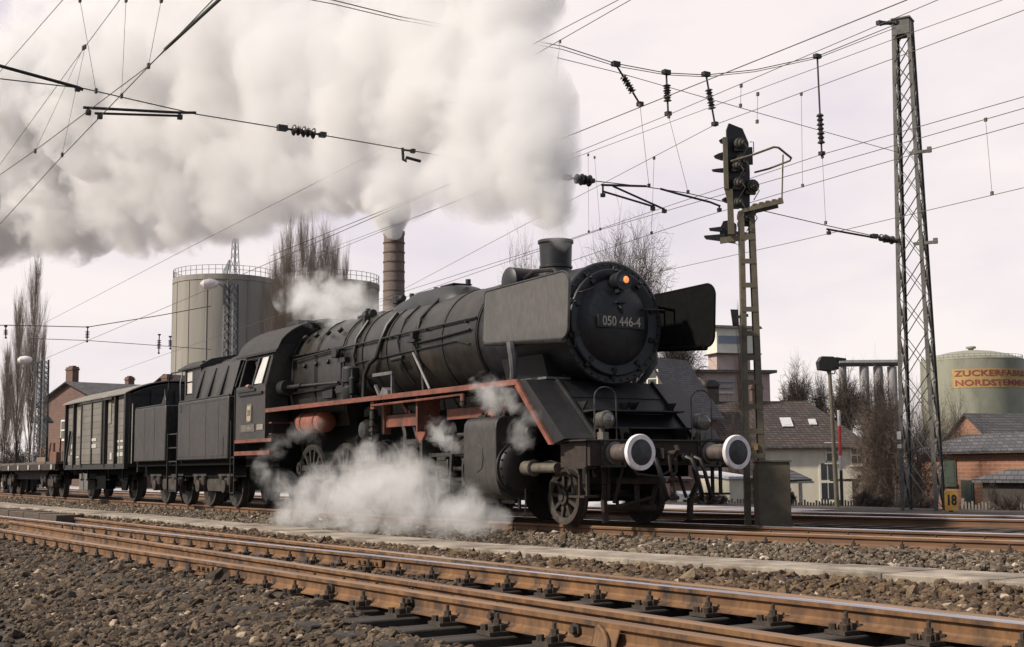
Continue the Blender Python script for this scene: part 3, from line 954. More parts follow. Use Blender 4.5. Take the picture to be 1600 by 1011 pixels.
# front apron: sloping plate from the running board down to the buffer beam
b = MB()
b.prism([(-2.27, -1.455, 2.17), (-2.02, -1.455, 2.17), (-1.02, -1.455, 1.27), (-1.30, -1.455, 1.20)], (0, 2.91, 0))
b.box(-2.6, -2.0, -.72, .72, 2.14, 2.165)
apr = b.build('front_apron', apronm, lo)
b = MB()
def slope(y0, y1, t0, t1, h):      # raised plates lying on the apron slope
    p0 = Vector((-2.02, 0, 2.17)); p1 = Vector((-1.02, 0, 1.27)); nn = Vector((.669, 0, .743))
    q0 = p0.lerp(p1, t0); q1 = p0.lerp(p1, t1)
    b.hexa([(q0.x, y0, q0.z), (q1.x, y0, q1.z), (q1.x, y1, q1.z), (q0.x, y1, q0.z)],
           [(q0.x + nn.x * h, y0, q0.z + nn.z * h), (q1.x + nn.x * h, y0, q1.z + nn.z * h), (q1.x + nn.x * h, y1, q1.z + nn.z * h), (q0.x + nn.x * h, y1, q0.z + nn.z * h)])
slope(-.92, -.88, 0, 1, .05); slope(.88, .92, 0, 1, .05)
slope(-.86, .86, .02, .30, .012)
b.prism([(-1.45, -.85, 1.70), (-1.15, -.85, 1.70), (-1.15, -.85, 1.68), (-1.45, -.85, 1.66)], (0, 1.7, 0))
b.prism([(-1.2, -.85, 1.44), (-.95, -.85, 1.44), (-.95, -.85, 1.42), (-1.2, -.85, 1.40)], (0, 1.7, 0))
b.build('apron_step', apronm, apr)
b = MB()
for y in (-.82, -.05, .12, .84):
    b.prism([(-1.62, y, 1.83), (-1.36, y, 1.83), (-1.48, y, 1.69)], (0, .03, 0))
b.build('step_bracket', black, apr)
# vertical side plates under the smokebox
b = MB()
b.box(-4.2, -2.3, -.55, .55, 1.5, 2.3)
b.hexa([(-3.6, -.7, 1.9), (-2.4, -.7, 1.9), (-2.4, .7, 1.9), (-3.6, .7, 1.9)], [(-3.6, -.9, 2.6), (-2.4, -.9, 2.6), (-2.4, .9, 2.6), (-3.6, .9, 2.6)])
b.build('smokebox_saddle', black, lo)
b = MB()
b.box(-2.9, -2.15, -1.0, -.55, 2.2, 2.235); 
b.build('walkway_plate', galv, lo)

# smoke deflectors
def deflector(s):
    b = MB()
    y = s * 1.36
    pts = [(-3.33, 3.60), (-3.27, 3.64)]
    for cx, cz, r, a0, a1 in ((-1.17, 3.49, .19, 84, 5), (-1.19, 2.88, .17, -10, -92)):
        pts += [(cx + r * math.cos(R_(a0 + (a1 - a0) * i / 6)), cz + r * math.sin(R_(a0 + (a1 - a0) * i / 6))) for i in range(7)]
    pts += [(-3.31, 2.82), (-3.40, 2.88)]
    b.prism([(x, y - s * .012, z) for x, z in pts], (0, s * .024, 0))
    d = b.build('smoke_deflector', deflm if s < 0 else inner, lo, bevel=.006, fix=True)  # far deflector coloured black for the shade on its inner face
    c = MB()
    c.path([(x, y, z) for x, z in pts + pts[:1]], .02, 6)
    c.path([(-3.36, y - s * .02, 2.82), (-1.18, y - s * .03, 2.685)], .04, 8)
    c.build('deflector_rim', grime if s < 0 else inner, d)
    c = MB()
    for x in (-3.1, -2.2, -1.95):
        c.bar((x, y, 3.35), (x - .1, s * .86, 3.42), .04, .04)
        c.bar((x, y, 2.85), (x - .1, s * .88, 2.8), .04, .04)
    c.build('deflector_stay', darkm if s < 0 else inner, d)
    return d
deflector(-1); deflector(1)
b = MB()
for s in (-1, 1):
    b.path([(-2.55, s * 1.38, 2.78), (-2.52, s * 1.36, 2.56), (-2.62, s * 1.28, 2.36), (-2.78, s * 1.2, 2.18)], [.07, .07, .06, .05], 8)
b.build('deflector_foot', galv, lo)

# buffer beam, buffers, lamps with handrail hoops
b = MB()
b.box(-.72, -.65, -1.28, 1.28, .88, 1.24)
b.box(-1.35, -.60, -1.38, 1.38, 1.225, 1.25)
b.box(-1.35, -.72, -1.30, -1.22, .86, 1.22); b.box(-1.35, -.72, 1.22, 1.30, .86, 1.22)
beam = b.build('buffer_beam', rustd, lo, bevel=.008)
b = MB()
b.box(-.66, -.635, -1.10, -.66, .86, 1.235); b.box(-.66, -.635, .66, 1.10, .86, 1.235)
for y in (-1.05, -.71, .71, 1.05):
    for z in (.91, 1.19): b.tube((-.64, y, z), (-.61, y, z), .025, n=6)
b.build('buffer_plate', grime, beam)
def buffer(y):
    b = MB()
    b.lathe((-.65, y, 1.06), (1, 0, 0), [(0, .16), (.05, .16), (.06, .125), (.36, .125), (.37, .115), (.40, .09), (.60, .085)], 28)
    o = b.build('buffer', M('worn buffer sleeve', (.15, .12, .11), (.08, .065, .06), 8, .5, .3, .1) if y < 0 else MATS['worn buffer sleeve'], lo)
    c = MB().lathe((-.08, y, 1.06), (1, 0, 0), [(0, .19), (.02, .25), (.06, .25), (.075, .242), (.078, .18), (.04, .175)], 44)
    c.build('buffer_rim', white, o)
    c = MB().lathe((-.065, y, 1.06), (1, 0, 0), [(0, .18), (.06, .18), (.068, .12), (.072, .01)], 36)
    c.build('buffer_face', M('greasy steel', (.06, .055, .055), (.025, .024, .024), 10, .35, .4, .15) if 'greasy steel' not in MATS else MATS['greasy steel'], o)
for y in (-.875, .875): buffer(y)
def lampset(y, hoop):
    b = MB()
    b.lathe((-.92, y, 1.53), (1, 0, 0), [(0, .05), (.02, .115), (.1, .12), (.13, .095), (.15, .13), (.19, .135), (.22, .115), (.225, .10)], 22)
    b.tube((-.86, y, 1.25), (-.86, y, 1.43), .04); b.box(-.9, -.76, y - .05, y + .05, 1.25, 1.36)
    o = b.build('headlamp', M('sooty lamp', (.17, .155, .13), (.07, .065, .055), 9, .45, .3, .1) if 'sooty lamp' not in MATS else MATS['sooty lamp'], lo)
    MB().lathe((-.71, y, 1.53), (1, 0, 0), [(0, .1), (.012, .1), (.05, .06), (.06, .01)], 18).build('lamp_lens', M_glass('lamp glass', (.10, .095, .085), .15) , o)
    b = MB()
    b.path([(-.68, y - .19 + hoop, 1.24), (-.68, y - .19 + hoop, 1.84)] + [(-.68, y + hoop + .19 * math.cos(R_(a)), 1.84 + .15 * math.sin(R_(a))) for a in range(165, -1, -15)] + [(-.68, y + .19 + hoop, 1.24)], .012, 6)
    b.build('hoop_handrail', steel, lo)
lampset(-.92, -.06); lampset(.88, -.10)

# below the beam: coupling, hoses, steps, rail guards
b = MB()
b.box(-.66, -.5, -.09, .09, .98, 1.13); b.path([(-.5, 0, 1.06), (-.36, 0, 1.06), (-.3, 0, 1.1), (-.33, 0, 1.16)], .035, 8)
b.path([(-.42, -.06, 1.03), (-.40, -.05, .8), (-.44, 0, .68)], .022, 8); b.path([(-.42, .06, 1.03), (-.40, .05, .8), (-.44, 0, .68)], .022, 8)
b.tube((-.44, -.1, .68), (-.44, .1, .68), .035); b.tube((-.44, 0, .68), (-.42, .0, .42), .03); b.tube((-.42, -.09, .42), (-.42, .09, .42), .03)
b.build('screw_coupling', rustd, lo)
b = MB()
for y, r in ((-.34, .035), (.32, .035), (.48, .03)):
    b.tube((-.66, y, .99), (-.52, y, 1.0), .045); b.box(-.56, -.5, y - .035, y + .035, .95, 1.05)
    b.path([(-.5, y, 1.0), (-.40, y + .02, .96), (-.35, y + .05, .8), (-.36, y + .12, .6), (-.42, y + .22, .44), (-.5, y + .26, .40)], r, 8)
b.path([(-.62, -.62, .9), (-.6, -.5, .76), (-.6, -.1, .72), (-.62, .15, .82)], .022, 6)
b.build('brake_hose', darkm, lo)
b = MB()
for s in (-1, 1):
    b.bar((-.95, s * .83, .86), (-.9, s * .86, .62), .06, .05); b.bar((-.9, s * .86, .62), (-1.0, s * .80, .40), .06, .06); b.bar((-1.0, s * .80, .40), (-1.0, s * .77, .07), .075, .07)
    b.bar((-1.1, s * .6, .9), (-1.0, s * .72, .4), .04, .05)
b.build('rail_guard', rustd, lo, bevel=.005)
b = MB()
for s in (-1, 1):
    b.bar((-.98, s * 1.22, .86), (-.98, s * 1.22, .47), .03, .05); b.box(-1.10, -.72, s * 1.22 - .12, s * 1.22 + .12, .44, .47)
    b.bar((-.80, s * 1.22, .86), (-.80, s * 1.22, .47), .03, .05); b.box(-1.12, -.70, s * 1.24 - .1, s * 1.24 + .1, .845, .865)
b.build('beam_step', rustd, lo)
b = MB()
b.tube((-1.25, -.58, .28), (-.95, .1, .26), .05); b.tube((-1.0, -.2, .75), (-1.0, -.2, .3), .04); b.bar((-.9, .15, .85), (-1.05, .1, .3), .05, .05)
b.box(-1.3, -.85, -.35, .3, .62, .7); b.bar((-.85, -.55, .85), (-1.0, -.62, .35), .04, .04); b.tube((-.95, -.6, .3), (-.95, .05, .42), .03)
b.build('brake_rigging', rustd, lo)

# frame, ashpan
b = MB()
for y in (-.52, .52): b.box(-12.6, -.72, y - .02, y + .02, .72, 1.42)
b.box(-12.6, -1.3, -.5, .5, .95, 1.35)
b.box(-3.9, -2.7, -.8, .8, .6, 1.75)
b.box(-12.2, -9.3, -.75, .75, .55, 1.85)
b.box(-12.3, -3.9, -.55, .55, 1.35, 2.1)
b.build('frame', inner, lo)  # shade below the boiler is put into this black

# wheels
def wheel_mb(r, w=.13, spokes=12, hub=.14, cw=True):
    b = MB()
    t = .075
    b.lathe((0, w / 2, 0), (0, -1, 0), [(-.02, r - t), (-.02, r + .028), (.018, r + .028), (.03, r), (w, r - .006), (w, r - t * .8), (w - .01, r - t), (w - .02, r - t - .035), (.0, r - t - .035)], 44)
    b.lathe((0, w / 2, 0), (0, -1, 0), [(0, hub), (w + .02, hub * .92), (w + .03, hub * .75), (w + .03, hub * .5), (w + .05, hub * .48), (w + .05, .01)], 22)
    for k in range(spokes):
        a = 2 * PI * k / spokes
        c, s = math.cos(a), math.sin(a)
        b.bar((hub * .8 * c, -.025, hub * .8 * s), ((r - t - .02) * c, -.02, (r - t - .02) * s), .055, .05, (0, 1, 0))
    return b
def wheelset(name, x, r, spokes, hub, mat, dy=0.0, cw=None):
    for s in (-1, 1):
        b = wheel_mb(r, spokes=spokes, hub=hub)
        if cw is not None:
            a0 = cw
            rr0, rr1 = r * .52, r - .09
            pts = [(rr1 * math.cos(R_(a0 + a)), rr1 * math.sin(R_(a0 + a))) for a in range(-42, 43, 7)] + [(rr0 * 1.05 * math.cos(R_(a0 + a)), rr0 * 1.05 * math.sin(R_(a0 + a))) for a in (38, 0, -38)]
            b.prism([(p[0], -.05, p[1]) for p in pts], (0, .05, 0))
        o = b.build(name, mat, lo)
        o.location = (x, s * .755 + dy, r)
        o.rotation_euler = (0, random.uniform(0, 2), 0) if cw is None else (0, 0, 0)
        if s > 0: o.scale = (1, -1, 1)
    MB().tube((x, -.7 + dy, r), (x, .7 + dy, r), .085).build('axle', black, lo)
wheelset('leading_wheel', -2.19, .425, 9, .13, wheelm, .13)
DX = [-4.80, -6.45, -8.10, -9.75, -11.40]
CA = 38.0                                   # crank angle
for x in DX: wheelset('driving_wheel', x, .70, 14, .17, M('sooty wheel', (.045, .036, .03), (.018, .016, .014), 8, .7, 0, .15, 70) if 'sooty wheel' not in MATS else MATS['sooty wheel'], 0, CA + 180)
b = MB()
for s in (-1,):
    for i, x in enumerate(DX):
        px_ = x - .33 * math.cos(R_(CA)); pz_ = .70 + .33 * math.sin(R_(CA))
        b.tube((px_, -.82, pz_), (px_, -1.02, pz_), .07 if i != 2 else .09, n=14)
        b.lathe((px_, -.90, pz_), (0, -1, 0), [(0, .10), (0, .13), (.09, .13), (.09, .1)], 20)
    dxp = -.33 * math.cos(R_(CA)); zp = .70 + .33 * math.sin(R_(CA))
    for i in range(4): b.bar((DX[i] + dxp, -.945, zp), (DX[i + 1] + dxp, -.945, zp), .06, .11)
b.build('coupling_rod', steel, lo)
b = MB()
zc = .86
b.bar((-5.1, -1.06, zc), (DX[2] + dxp, -1.06, zp), .06, .13); b.tube((DX[2] + dxp, -1.0, zp), (DX[2] + dxp, -1.14, zp), .11, n=16)
b.build('connecting_rod', steel, lo)
# crosshead, slide bars, valve gear
b = MB()
b.tube((-3.9, -1.06, zc), (-5.0, -1.06, zc), .04)
b.box(-5.35, -4.95, -1.14, -.98, zc - .14, zc + .16); b.box(-5.3, -5.0, -1.16, -.96, zc + .14, zc + .2)
b.build('crosshead', steel, lo, bevel=.01)
b = MB()
b.box(-5.75, -4.0, -1.12, -1.0, zc + .2, zc + .27); b.box(-5.75, -4.0, -1.11, -1.01, zc - .2, zc - .15)
b.box(-4.35, -4.0, -1.22, -.95, zc - .28, zc - .02); b.box(-4.7, -4.02, -1.2, -1.0, 1.1, 1.3)
b.box(-5.72, -5.66, -1.25, -.9, zc - .32, zc + .5)
b.build('slide_bar', steel, lo, bevel=.008)
b = MB()
b.bar((-5.3, -1.14, zc), (-5.28, -1.14, zc - .42), .05, .07); b.bar((-5.28, -1.14, zc - .4), (-4.85, -1.15, zc - .36), .04, .05); b.bar((-4.85, -1.16, zc - .38), (-4.72, -1.16, 1.42), .045, .07)
b.bar((-4.74, -1.12, 1.38), (-6.55, -1.12, 1.34), .045, .08); b.tube((-4.7, -1.08, 1.42), (-3.9, -1.08, 1.42), .035)
b.path([(-6.62, -1.12, 1.72), (-6.52, -1.12, 1.5), (-6.5, -1.12, 1.3), (-6.56, -1.12, 1.05), (-6.66, -1.12, .92)], .05, 6)
b.bar((-6.64, -1.15, .95), (DX[2] + dxp - .1, -1.15, zp - .1), .035, .06); b.bar((-6.1, -1.1, 1.4), (-6.4, -1.1, 1.9), .04, .06)
b.build('valve_gear', steel, lo)
# red motion brackets
b = MB()
b.box(-7.22, -5.72, -1.16, -1.10, 1.62, 1.84); b.prism([(-5.78, -1.18, 1.86), (-5.66, -1.18, 1.86), (-5.64, -1.18, 1.5), (-5.85, -1.18, 1.3), (-6.05, -1.18, 1.45), (-5.95, -1.18, 1.6)], (0, .1, 0))
b.box(-5.70, -5.64, -1.35, -.9, 1.5, 2.1); b.box(-7.32, -7.22, -1.2, -1.05, 1.5, 2.12)
b.box(-5.05, -3.15, -1.1, -1.05, 1.68, 1.86)
b.bar((-6.7, -1.1, 2.05), (-6.45, -1.1, 1.86), .06, .08)
b.box(-7.34, -7.2, -1.42, -1.34, 1.95, 2.1)
b.build('motion_bracket', red, lo, bevel=.006)
b = MB()
b.lathe((-7.33, -1.38, 1.93), (0, 0, -1), [(0, .05), (.16, .05), (.17, .03), (.2, .055), (.28, .055), (.29, .03), (.45, .03)], 12)
b.box(-7.4, -7.26, -1.42, -1.3, 1.55, 1.6); b.box(-7.4, -7.26, -1.42, -1.3, 1.40, 1.45)
b.build('feed_valve', steel, lo)
MB().lathe((-8.05, -.95, 1.6), (0, -1, 0), [(0, .2), (.22, .2), (.3, .15), (.32, .02)], 18).build('reservoir_end', grime, lo)
b = MB()
b.lathe((-11.12, -1.12, 1.83), (1, 0, 0), [(0, .08), (.03, .18), (.06, .215), (1.15, .215), (1.19, .18), (1.22, .08)], 24)
b.tube((-11.45, -1.12, 1.9), (-11.2, -1.12, 1.86), .08)
b.build('air_tank', M('orange red tank', (.29, .085, .045), (.19, .052, .03), 6, .6, 0, .08, 50, c3=(.13, .06, .04), s3=2.6), lo)
b = MB()
for x in (-10.85, -10.2): b.lathe((x, -1.12, 1.83), (1, 0, 0), [(0, .2), (0, .225), (.04, .225), (.04, .2)], 24)
b.build('tank_strap', rustd, lo)

# cylinders: rounded covers with steam chests
def cylinder(s):
    b = MB()
    y0, y1 = s * .86, s * 1.50
    prf = [(.90, 1.64), (1.34, 1.66), (1.44, 1.63), (1.49, 1.56), (1.505, 1.46), (1.505, .80), (1.49, .64), (1.43, .49), (1.30, .40), (1.1, .365), (.9, .38)]
    b.prism([(-3.78, s * q[0], q[1]) for q in prf], (.98, 0, 0))
    o = b.build('cylinder', sheet, lo, smooth=45, bevel=.012)
    b = MB()
    for x, sg in ((-2.80, 1), (-3.78, -1)):
        b.lathe((x, s * 1.10, .86), (sg, 0, 0), [(0, .42), (.05, .42), (.055, .38), (.08, .37), (.11, .33), (.14, .26), (.15, .1), (.15, .02)], 34)
        b.lathe((x, s * 1.08, 1.40), (sg, 0, 0), [(0, .24), (.10, .24), (.11, .20), (.26, .2), (.27, .23), (.33, .23), (.34, .12), (.38, .1), (.38, .01)], 26)
        for k in range(18):
            a = 2 * PI * k / 18
            b.tube((x + sg * .05, s * 1.10 + .365 * math.cos(a), .86 + .365 * math.sin(a)), (x + sg * .09, s * 1.10 + .365 * math.cos(a), .86 + .365 * math.sin(a)), .018, n=6)
        for k in range(12):
            a = 2 * PI * k / 12
            b.tube((x + sg * .09, s * 1.08 + .215 * math.cos(a), 1.40 + .215 * math.sin(a)), (x + sg * .3, s * 1.08 + .215 * math.cos(a), 1.40 + .215 * math.sin(a)), .012, n=6)
    b.build('cylinder_cover', darkm, o)
    b = MB()
    b.path([(-3.35, s * 1.506, 1.24), (-3.22, s * 1.508, 1.18), (-3.18, s * 1.508, 1.02), (-3.22, s * 1.506, .86), (-3.36, s * 1.505, .80)], .009, 5)
    b.build('cover_seam', darkm, o)
    b = MB()
    b.tube((-2.6, s * 1.10, .86), (-2.36, s * 1.10, .86), .11, n=18); b.tube((-2.36, s * 1.10, .86), (-1.72, s * 1.10, .86), .075, n=18); b.lathe((-2.40, s * 1.1, .86), (1, 0, 0), [(0, .12), (.05, .13), (.06, .1)], 18)
    b.build('tail_rod_tube', M('dusty grey tube', (.15, .128, .10), (.08, .068, .055), 8, .6, .2, .12) if s < 0 else MATS['dusty grey tube'], o)
    b = MB()
    for x in (-3.62, -3.5, -3.05, -2.92):
        b.tube((x, s * 1.25, 1.62), (x, s * 1.25, 1.74), .03, n=8); b.box(x - .05, x + .05, s * 1.25 - .05, s * 1.25 + .05, 1.64, 1.70)
    b.tube((-3.35, s * 1.1, 1.62), (-3.35, s * 1.1, 1.95), .07); 
    b.box(-3.7, -2.85, s * 1.1 - .04, s * 1.1 + .04, .32, .37)
    b.tube((-3.3, s * 1.15, .42), (-3.3, s * 1.15, .25), .03); b.tube((-2.75, s * 1.12, .4), (-2.75, s * 1.12, .24), .03)
    b.path([(-2.45, s * 1.2, .55), (-2.42, s * 1.22, .35), (-2.44, s * 1.22, .12)], .01, 5)
    b.build('drain_cock', darkm, o)
cylinder(-1); cylinder(1)
# leading truck guard and springs
b = MB()
b.path([(-2.75, -.88, .72), (-2.5, -.9, .92), (-2.2, -.9, .96), (-1.9, -.88, .90), (-1.72, -.86, .72), (-1.68, -.86, .5)], .018, 6)
b.box(-2.45, -1.95, -.62, -.5, .3, .75); b.box(-1.75, -1.65, -.65, .65, .62, .85)
b.build('truck_frame', darkm, lo)

# cab
zc0 = 1.50
cab = MB()
yb_, yt_ = 1.50, 1.30
def side(s, x0, x1, z0, z1):
    def yy(z): return s * (yb_ if z <= 2.72 else yb_ - (z - 2.72) / (3.47 - 2.72) * (yb_ - yt_))
    cab.hexa([(x0, yy(z0), z0), (x1, yy(z0), z0), (x1, yy(z0) - s * .03, z0), (x0, yy(z0) - s * .03, z0)],
             [(x0, yy(z1), z1), (x1, yy(z1), z1), (x1, yy(z1) - s * .03, z1), (x0, yy(z1) - s * .03, z1)])
for s in (-1, 1):
    side(s, -14.12, -12.33, zc0, 2.73)
    side(s, -12.46, -12.33, 2.7302, 3.34); side(s, -13.16, -13.08, 2.7302, 3.34); side(s, -13.98, -13.90, 2.7302, 3.34)
    side(s, -13.98, -12.33, 3.3402, 3.47)
cab.box(-12.36, -12.32, -1.46, -.98, zc0, 2.72); cab.box(-12.36, -12.32, .98, 1.46, zc0, 2.72)
cab.hexa([(-12.36, -1.46, 2.72), (-12.32, -1.46, 2.72), (-12.32, 1.46, 2.72), (-12.36, 1.46, 2.72)], [(-12.36, -1.27, 3.6), (-12.32, -1.27, 3.6), (-12.32, 1.27, 3.6), (-12.36, 1.27, 3.6)])
cabo = cab.build('cab', sheet, lo)
b = MB()
rows = []
for x in (-14.45, -12.02):
    rows.append([(x, y, 3.44 + .74 * max(0, 1 - (y / 1.37) ** 2) ** .62) for y in np.linspace(-1.37, 1.37, 25)])
low = [[(x, y, z - .04) for x, y, z in r] for r in rows]
b.quadgrid([rows[0], rows[1], low[1], low[0], rows[0]])
for yv in (-1.37, 1.37): b.box(-14.45, -12.02, yv - .02, yv + .02, 3.40, 3.45)
roof = b.build('cab_roof', M('sooty roof', (.03, .027, .026), (.015, .014, .014), 6, .7, 0, .2, 50), lo, fix=False)
b = MB()
prf = [(-1.27, 3.5)] + [(y, 3.42 + .72 * max(0, 1 - (y / 1.37) ** 2) ** .62) for y in np.linspace(-1.27, 1.27, 19)] + [(1.27, 3.5)]
b.prism([(-12.35, q[0], q[1]) for q in prf], (.03, 0, 0))
b.box(-13.6, -12.9, -.5, .5, 4.12, 4.22)
b.build('roof_vent', black, roof)
b = MB()                              # dark backhead and far inside of the cab
b.box(-12.55, -12.40, -1.0, 1.0, 1.5, 3.4); b.box(-14.05, -12.4, -1.4, 1.4, 1.46, 1.5)
b.build('backhead', black, cabo)
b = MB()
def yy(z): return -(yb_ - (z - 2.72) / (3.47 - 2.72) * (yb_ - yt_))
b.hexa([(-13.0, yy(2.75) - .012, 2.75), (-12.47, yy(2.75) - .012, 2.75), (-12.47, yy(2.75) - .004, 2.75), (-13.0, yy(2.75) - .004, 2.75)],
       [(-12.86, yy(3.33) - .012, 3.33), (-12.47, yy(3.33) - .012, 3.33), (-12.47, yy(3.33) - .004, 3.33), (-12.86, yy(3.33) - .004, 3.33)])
b.build('window_pane', M('sky pale glass', (.58, .57, .53), (.48, .47, .44), 4, .35, 0, 0), cabo, label='pane of the sliding cab window, sky reflection painted pale')  # the sky's reflection is painted into the pale base colour
b = MB()
b.box(-13.98, -12.9, -1.53, -1.50, 2.60, 2.655); b.box(-13.9, -12.45, -1.545, -1.50, 2.52, 2.57)
for x in (-13.0, -12.46): b.bar((x, -1.52, 2.74), (x, -1.35, 3.34), .03, .03)
b.path([(-14.08, -1.53, 2.75), (-14.06, -1.42, 3.1), (-13.98, -1.36, 3.35)], .02, 6)
b.build('window_frame', darkm, cabo)
b = MB()
b.box(-14.2, -11.95, -1.505, -1.44, 1.475, 1.545); b.box(-14.2, -12.05, -1.505, -1.44, 1.20, 1.29)
b.box(-12.1, -11.95, -1.50, -1.0, 1.86, 1.885); b.box(-12.1, -11.95, -1.50, -1.0, 1.62, 1.645)
b.build('cab_footboard', red, lo)
b = MB(); b.box(-14.1, -12.1, -1.25, 1.25, .95, 1.47); b.box(-14.0, -12.2, -.9, .9, .4, .94)
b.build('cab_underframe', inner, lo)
# raised emblem and number on the cab side
prf = []
for cx, cz, a0 in ((.10, .14, 0), (-.10, .14, 90), (-.10, -.14, 180), (.10, -.14, 270)):
    prf += [(-13.27 + cx + .06 * math.cos(R_(a0 + a)), 2.12 + cz + .06 * math.sin(R_(a0 + a))) for a in (0, 30, 60, 90)]
b = MB(); b.prism([(q[0], -1.502, q[1]) for q in prf], (0, -.012, 0))
em = b.build('emblem', M('worn cream emblem', (.36, .31, .235), (.24, .2, .155), 14, .7, 0, 0), cabo)
b = MB(); b.path([(-13.27 + (q[0] + 13.27) * .9, -1.516, 2.12 + (q[1] - 2.12) * .92) for q in prf + prf[:1]], .008, 5)
b.build('emblem_border', darkm, em)
text_part('emblem_lettering', 'DB', .185, darkm, em, (-13.27, -1.5145, 2.12), (1, 0, 0), (0, 0, 1), .003, .72, bold=.0)
b = MB(); b.box(-13.78, -12.92, -1.512, -1.50, 1.71, 1.87)
plw = M('worn plate letters', (.30, .265, .21), (.15, .13, .11), 14, .7, 0, 0)
cpl = b.build('number_plate', M('grimy plate', (.12, .105, .09), (.06, .055, .05), 12, .6, 0, .1), cabo)
text_part('plate_lettering', '050 446-4', .17, plw, cpl, (-13.35, -1.5125, 1.79), (1, 0, 0), (0, 0, 1), .003, .86)
b = MB(); b.box(-12.80, -12.42, -1.512, -1.50, 1.74, 1.86)
b.build('small_plate', plw, cabo)
b = MB()
for z in (.35, .75, 1.15): b.box(-14.42, -14.16, -1.5, -1.3, z, z + .03)
b.path([(-14.18, -1.5, .35), (-14.18, -1.5, 2.7)], .016, 6); b.path([(-14.42, -1.5, .35), (-14.42, -1.5, 2.0)], .016, 6); b.path([(-12.28, -1.5, 2.7), (-12.28, -1.35, 3.3)], .014, 6)
b.build('cab_ladder', darkm, lo)

# ------------------------------------------------------------------ driver leaning at the cab window
pn = thing('person', 'person in dark work clothes and cap leaning an arm on the cab window sill', 'person', (-13.35, -1.12, 1.5))
def skin_chain(name, pts, parent, mat, sub=2, loops=None):
    me = bpy.data.meshes.new(name)
    vs = [p[:3] for p in pts]; es = loops or [(i, i + 1) for i in range(len(pts) - 1)]
    me.from_pydata(vs, es, [])
    bm = bmesh.new(); bm.from_mesh(me); bm.verts.layers.skin.verify(); bm.to_mesh(me); bm.free()
    for i, p in enumerate(pts):
        r = p[3]; me.skin_vertices[0].data[i].radius = (r, r)
    me.skin_vertices[0].data[0].use_root = True
    me.materials.append(mat)
    o = bpy.data.objects.new(name, me); col.objects.link(o); o.parent = parent
    o.modifiers.new('skin', 'SKIN').use_smooth_shade = True
    s = o.modifiers.new('sub', 'SUBSURF'); s.levels = sub; s.render_levels = sub
    return o
cloth = M('dark work clothes', (.035, .036, .045), (.02, .02, .025), 12, .9, 0, .1)
skinm = M('skin', (.42, .25, .18), (.36, .21, .15), 20, .6, 0, 0)
sk = skin_chain('person_body', [(0, .1, .0, .14), (0, .1, .55, .15), (.02, .06, .95, .17), (.04, .02, 1.28, .19), (.08, -.04, 1.46, .075), (.11, -.1, 1.58, .095), (.13, -.14, 1.68, .085),
                      (.26, -.02, 1.36, .085), (.36, -.18, 1.17, .06), (.22, -.40, 1.20, .045), (.14, -.43, 1.215, .03),
                      (-.2, .04, 1.36, .085), (-.3, -.05, 1.1, .06), (-.1, -.22, 1.15, .045)], pn, cloth,
           loops=[(0, 1), (1, 2), (2, 3), (3, 4), (4, 5), (5, 6), (3, 7), (7, 8), (8, 9), (9, 10), (3, 11), (11, 12), (12, 13)])
dg = bpy.context.evaluated_depsgraph_get(); dg.update()
me_ = bpy.data.meshes.new_from_object(sk.evaluated_get(dg), depsgraph=dg)
bpy.data.objects.remove(sk)
hb = MB()                       # the body stays one mesh: clothed trunk and arms, head, hand, cap
hb.add([v.co[:] for v in me_.vertices], [tuple(p.vertices) for p in me_.polygons])
hb.use(1).lathe((.115, -.12, 1.52), (0.1, -.1, 1), [(0, .05), (.02, .075), (.07, .098), (.13, .105), (.19, .1), (.24, .07), (.26, .02)], 18)
hb.prism([(.15, -.215, 1.60), (.18, -.24, 1.62), (.17, -.21, 1.66)], (.02, .01, 0))
hb.box(.02, .045, -.13, -.09, 1.60, 1.66)
for k in range(4): hb.path([(.11, -.425 + .018 * k - .027, 1.215), (.06, -.43 + .02 * k - .03, 1.225), (.03 - .004 * (k % 2), -.43 + .02 * k - .03, 1.21)], [.012, .011, .009], 6)
hb.path([(.11, -.40, 1.21), (.085, -.375, 1.22), (.06, -.37, 1.215)], [.012, .011, .009], 6); hb.lathe((.16, -.43, 1.215), (-1, 0, 0), [(0, .028), (.03, .04), (.06, .035), (.065, .01)], 10)
hb.build('person_body', [cloth, skinm], pn)
hb = MB(); hb.lathe((.125, -.135, 1.70), (0.1, -.1, 1), [(0, .112), (.04, .12), (.07, .11), (.09, .04)], 18); hb.box(.15, .27, -.24, -.06, 1.695, 1.71)
hb.build('cap', cloth, pn)

# ------------------------------------------------------------------ tender with guard's cabin
te = thing('tender', 'grey black locomotive tender with coal bunker and guard cabin, behind the cab', 'tender', (-18.3, 0, 0))
tx = lambda x: x + 18.3
b = MB()
def tank(x0, x1):
    b.box(tx(x0), tx(x1), -1.5, 1.5, 1.13, 2.585)
tank(-18.30, -14.62)
t1 = b.build('water_tank', sheet, te, bevel=.03)
b = MB(); tank(-22.12, -19.32); t2 = b.build('water_tank', sheet, te, bevel=.03)
b = MB(); b.box(tx(-19.4), tx(-18.2), -.9, .9, 1.13, 2.9); b.box(tx(-22.5), tx(-14.45), -1.1, 1.1, .72, 1.12); b.box(tx(-22.2), tx(-14.5), -1.38, 1.38, 1.0, 1.125)
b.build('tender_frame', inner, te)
b = MB()
for x0, x1 in ((-18.28, -14.64), (-22.1, -19.34)):
    b.path([(tx(x0), -1.46, 2.6), (tx(x1), -1.46, 2.6)], .03, 6)
b.box(tx(-18.12), tx(-17.98), -1.506, -1.49, 2.32, 2.5); b.box(tx(-14.95), tx(-14.9), -1.506, -1.49, 1.2, 1.65)
b.path([(tx(-19.30), -1.5, 2.7), (tx(-19.4), -1.5, 2.9), (tx(-19.4), -1.5, 3.0)], .02)
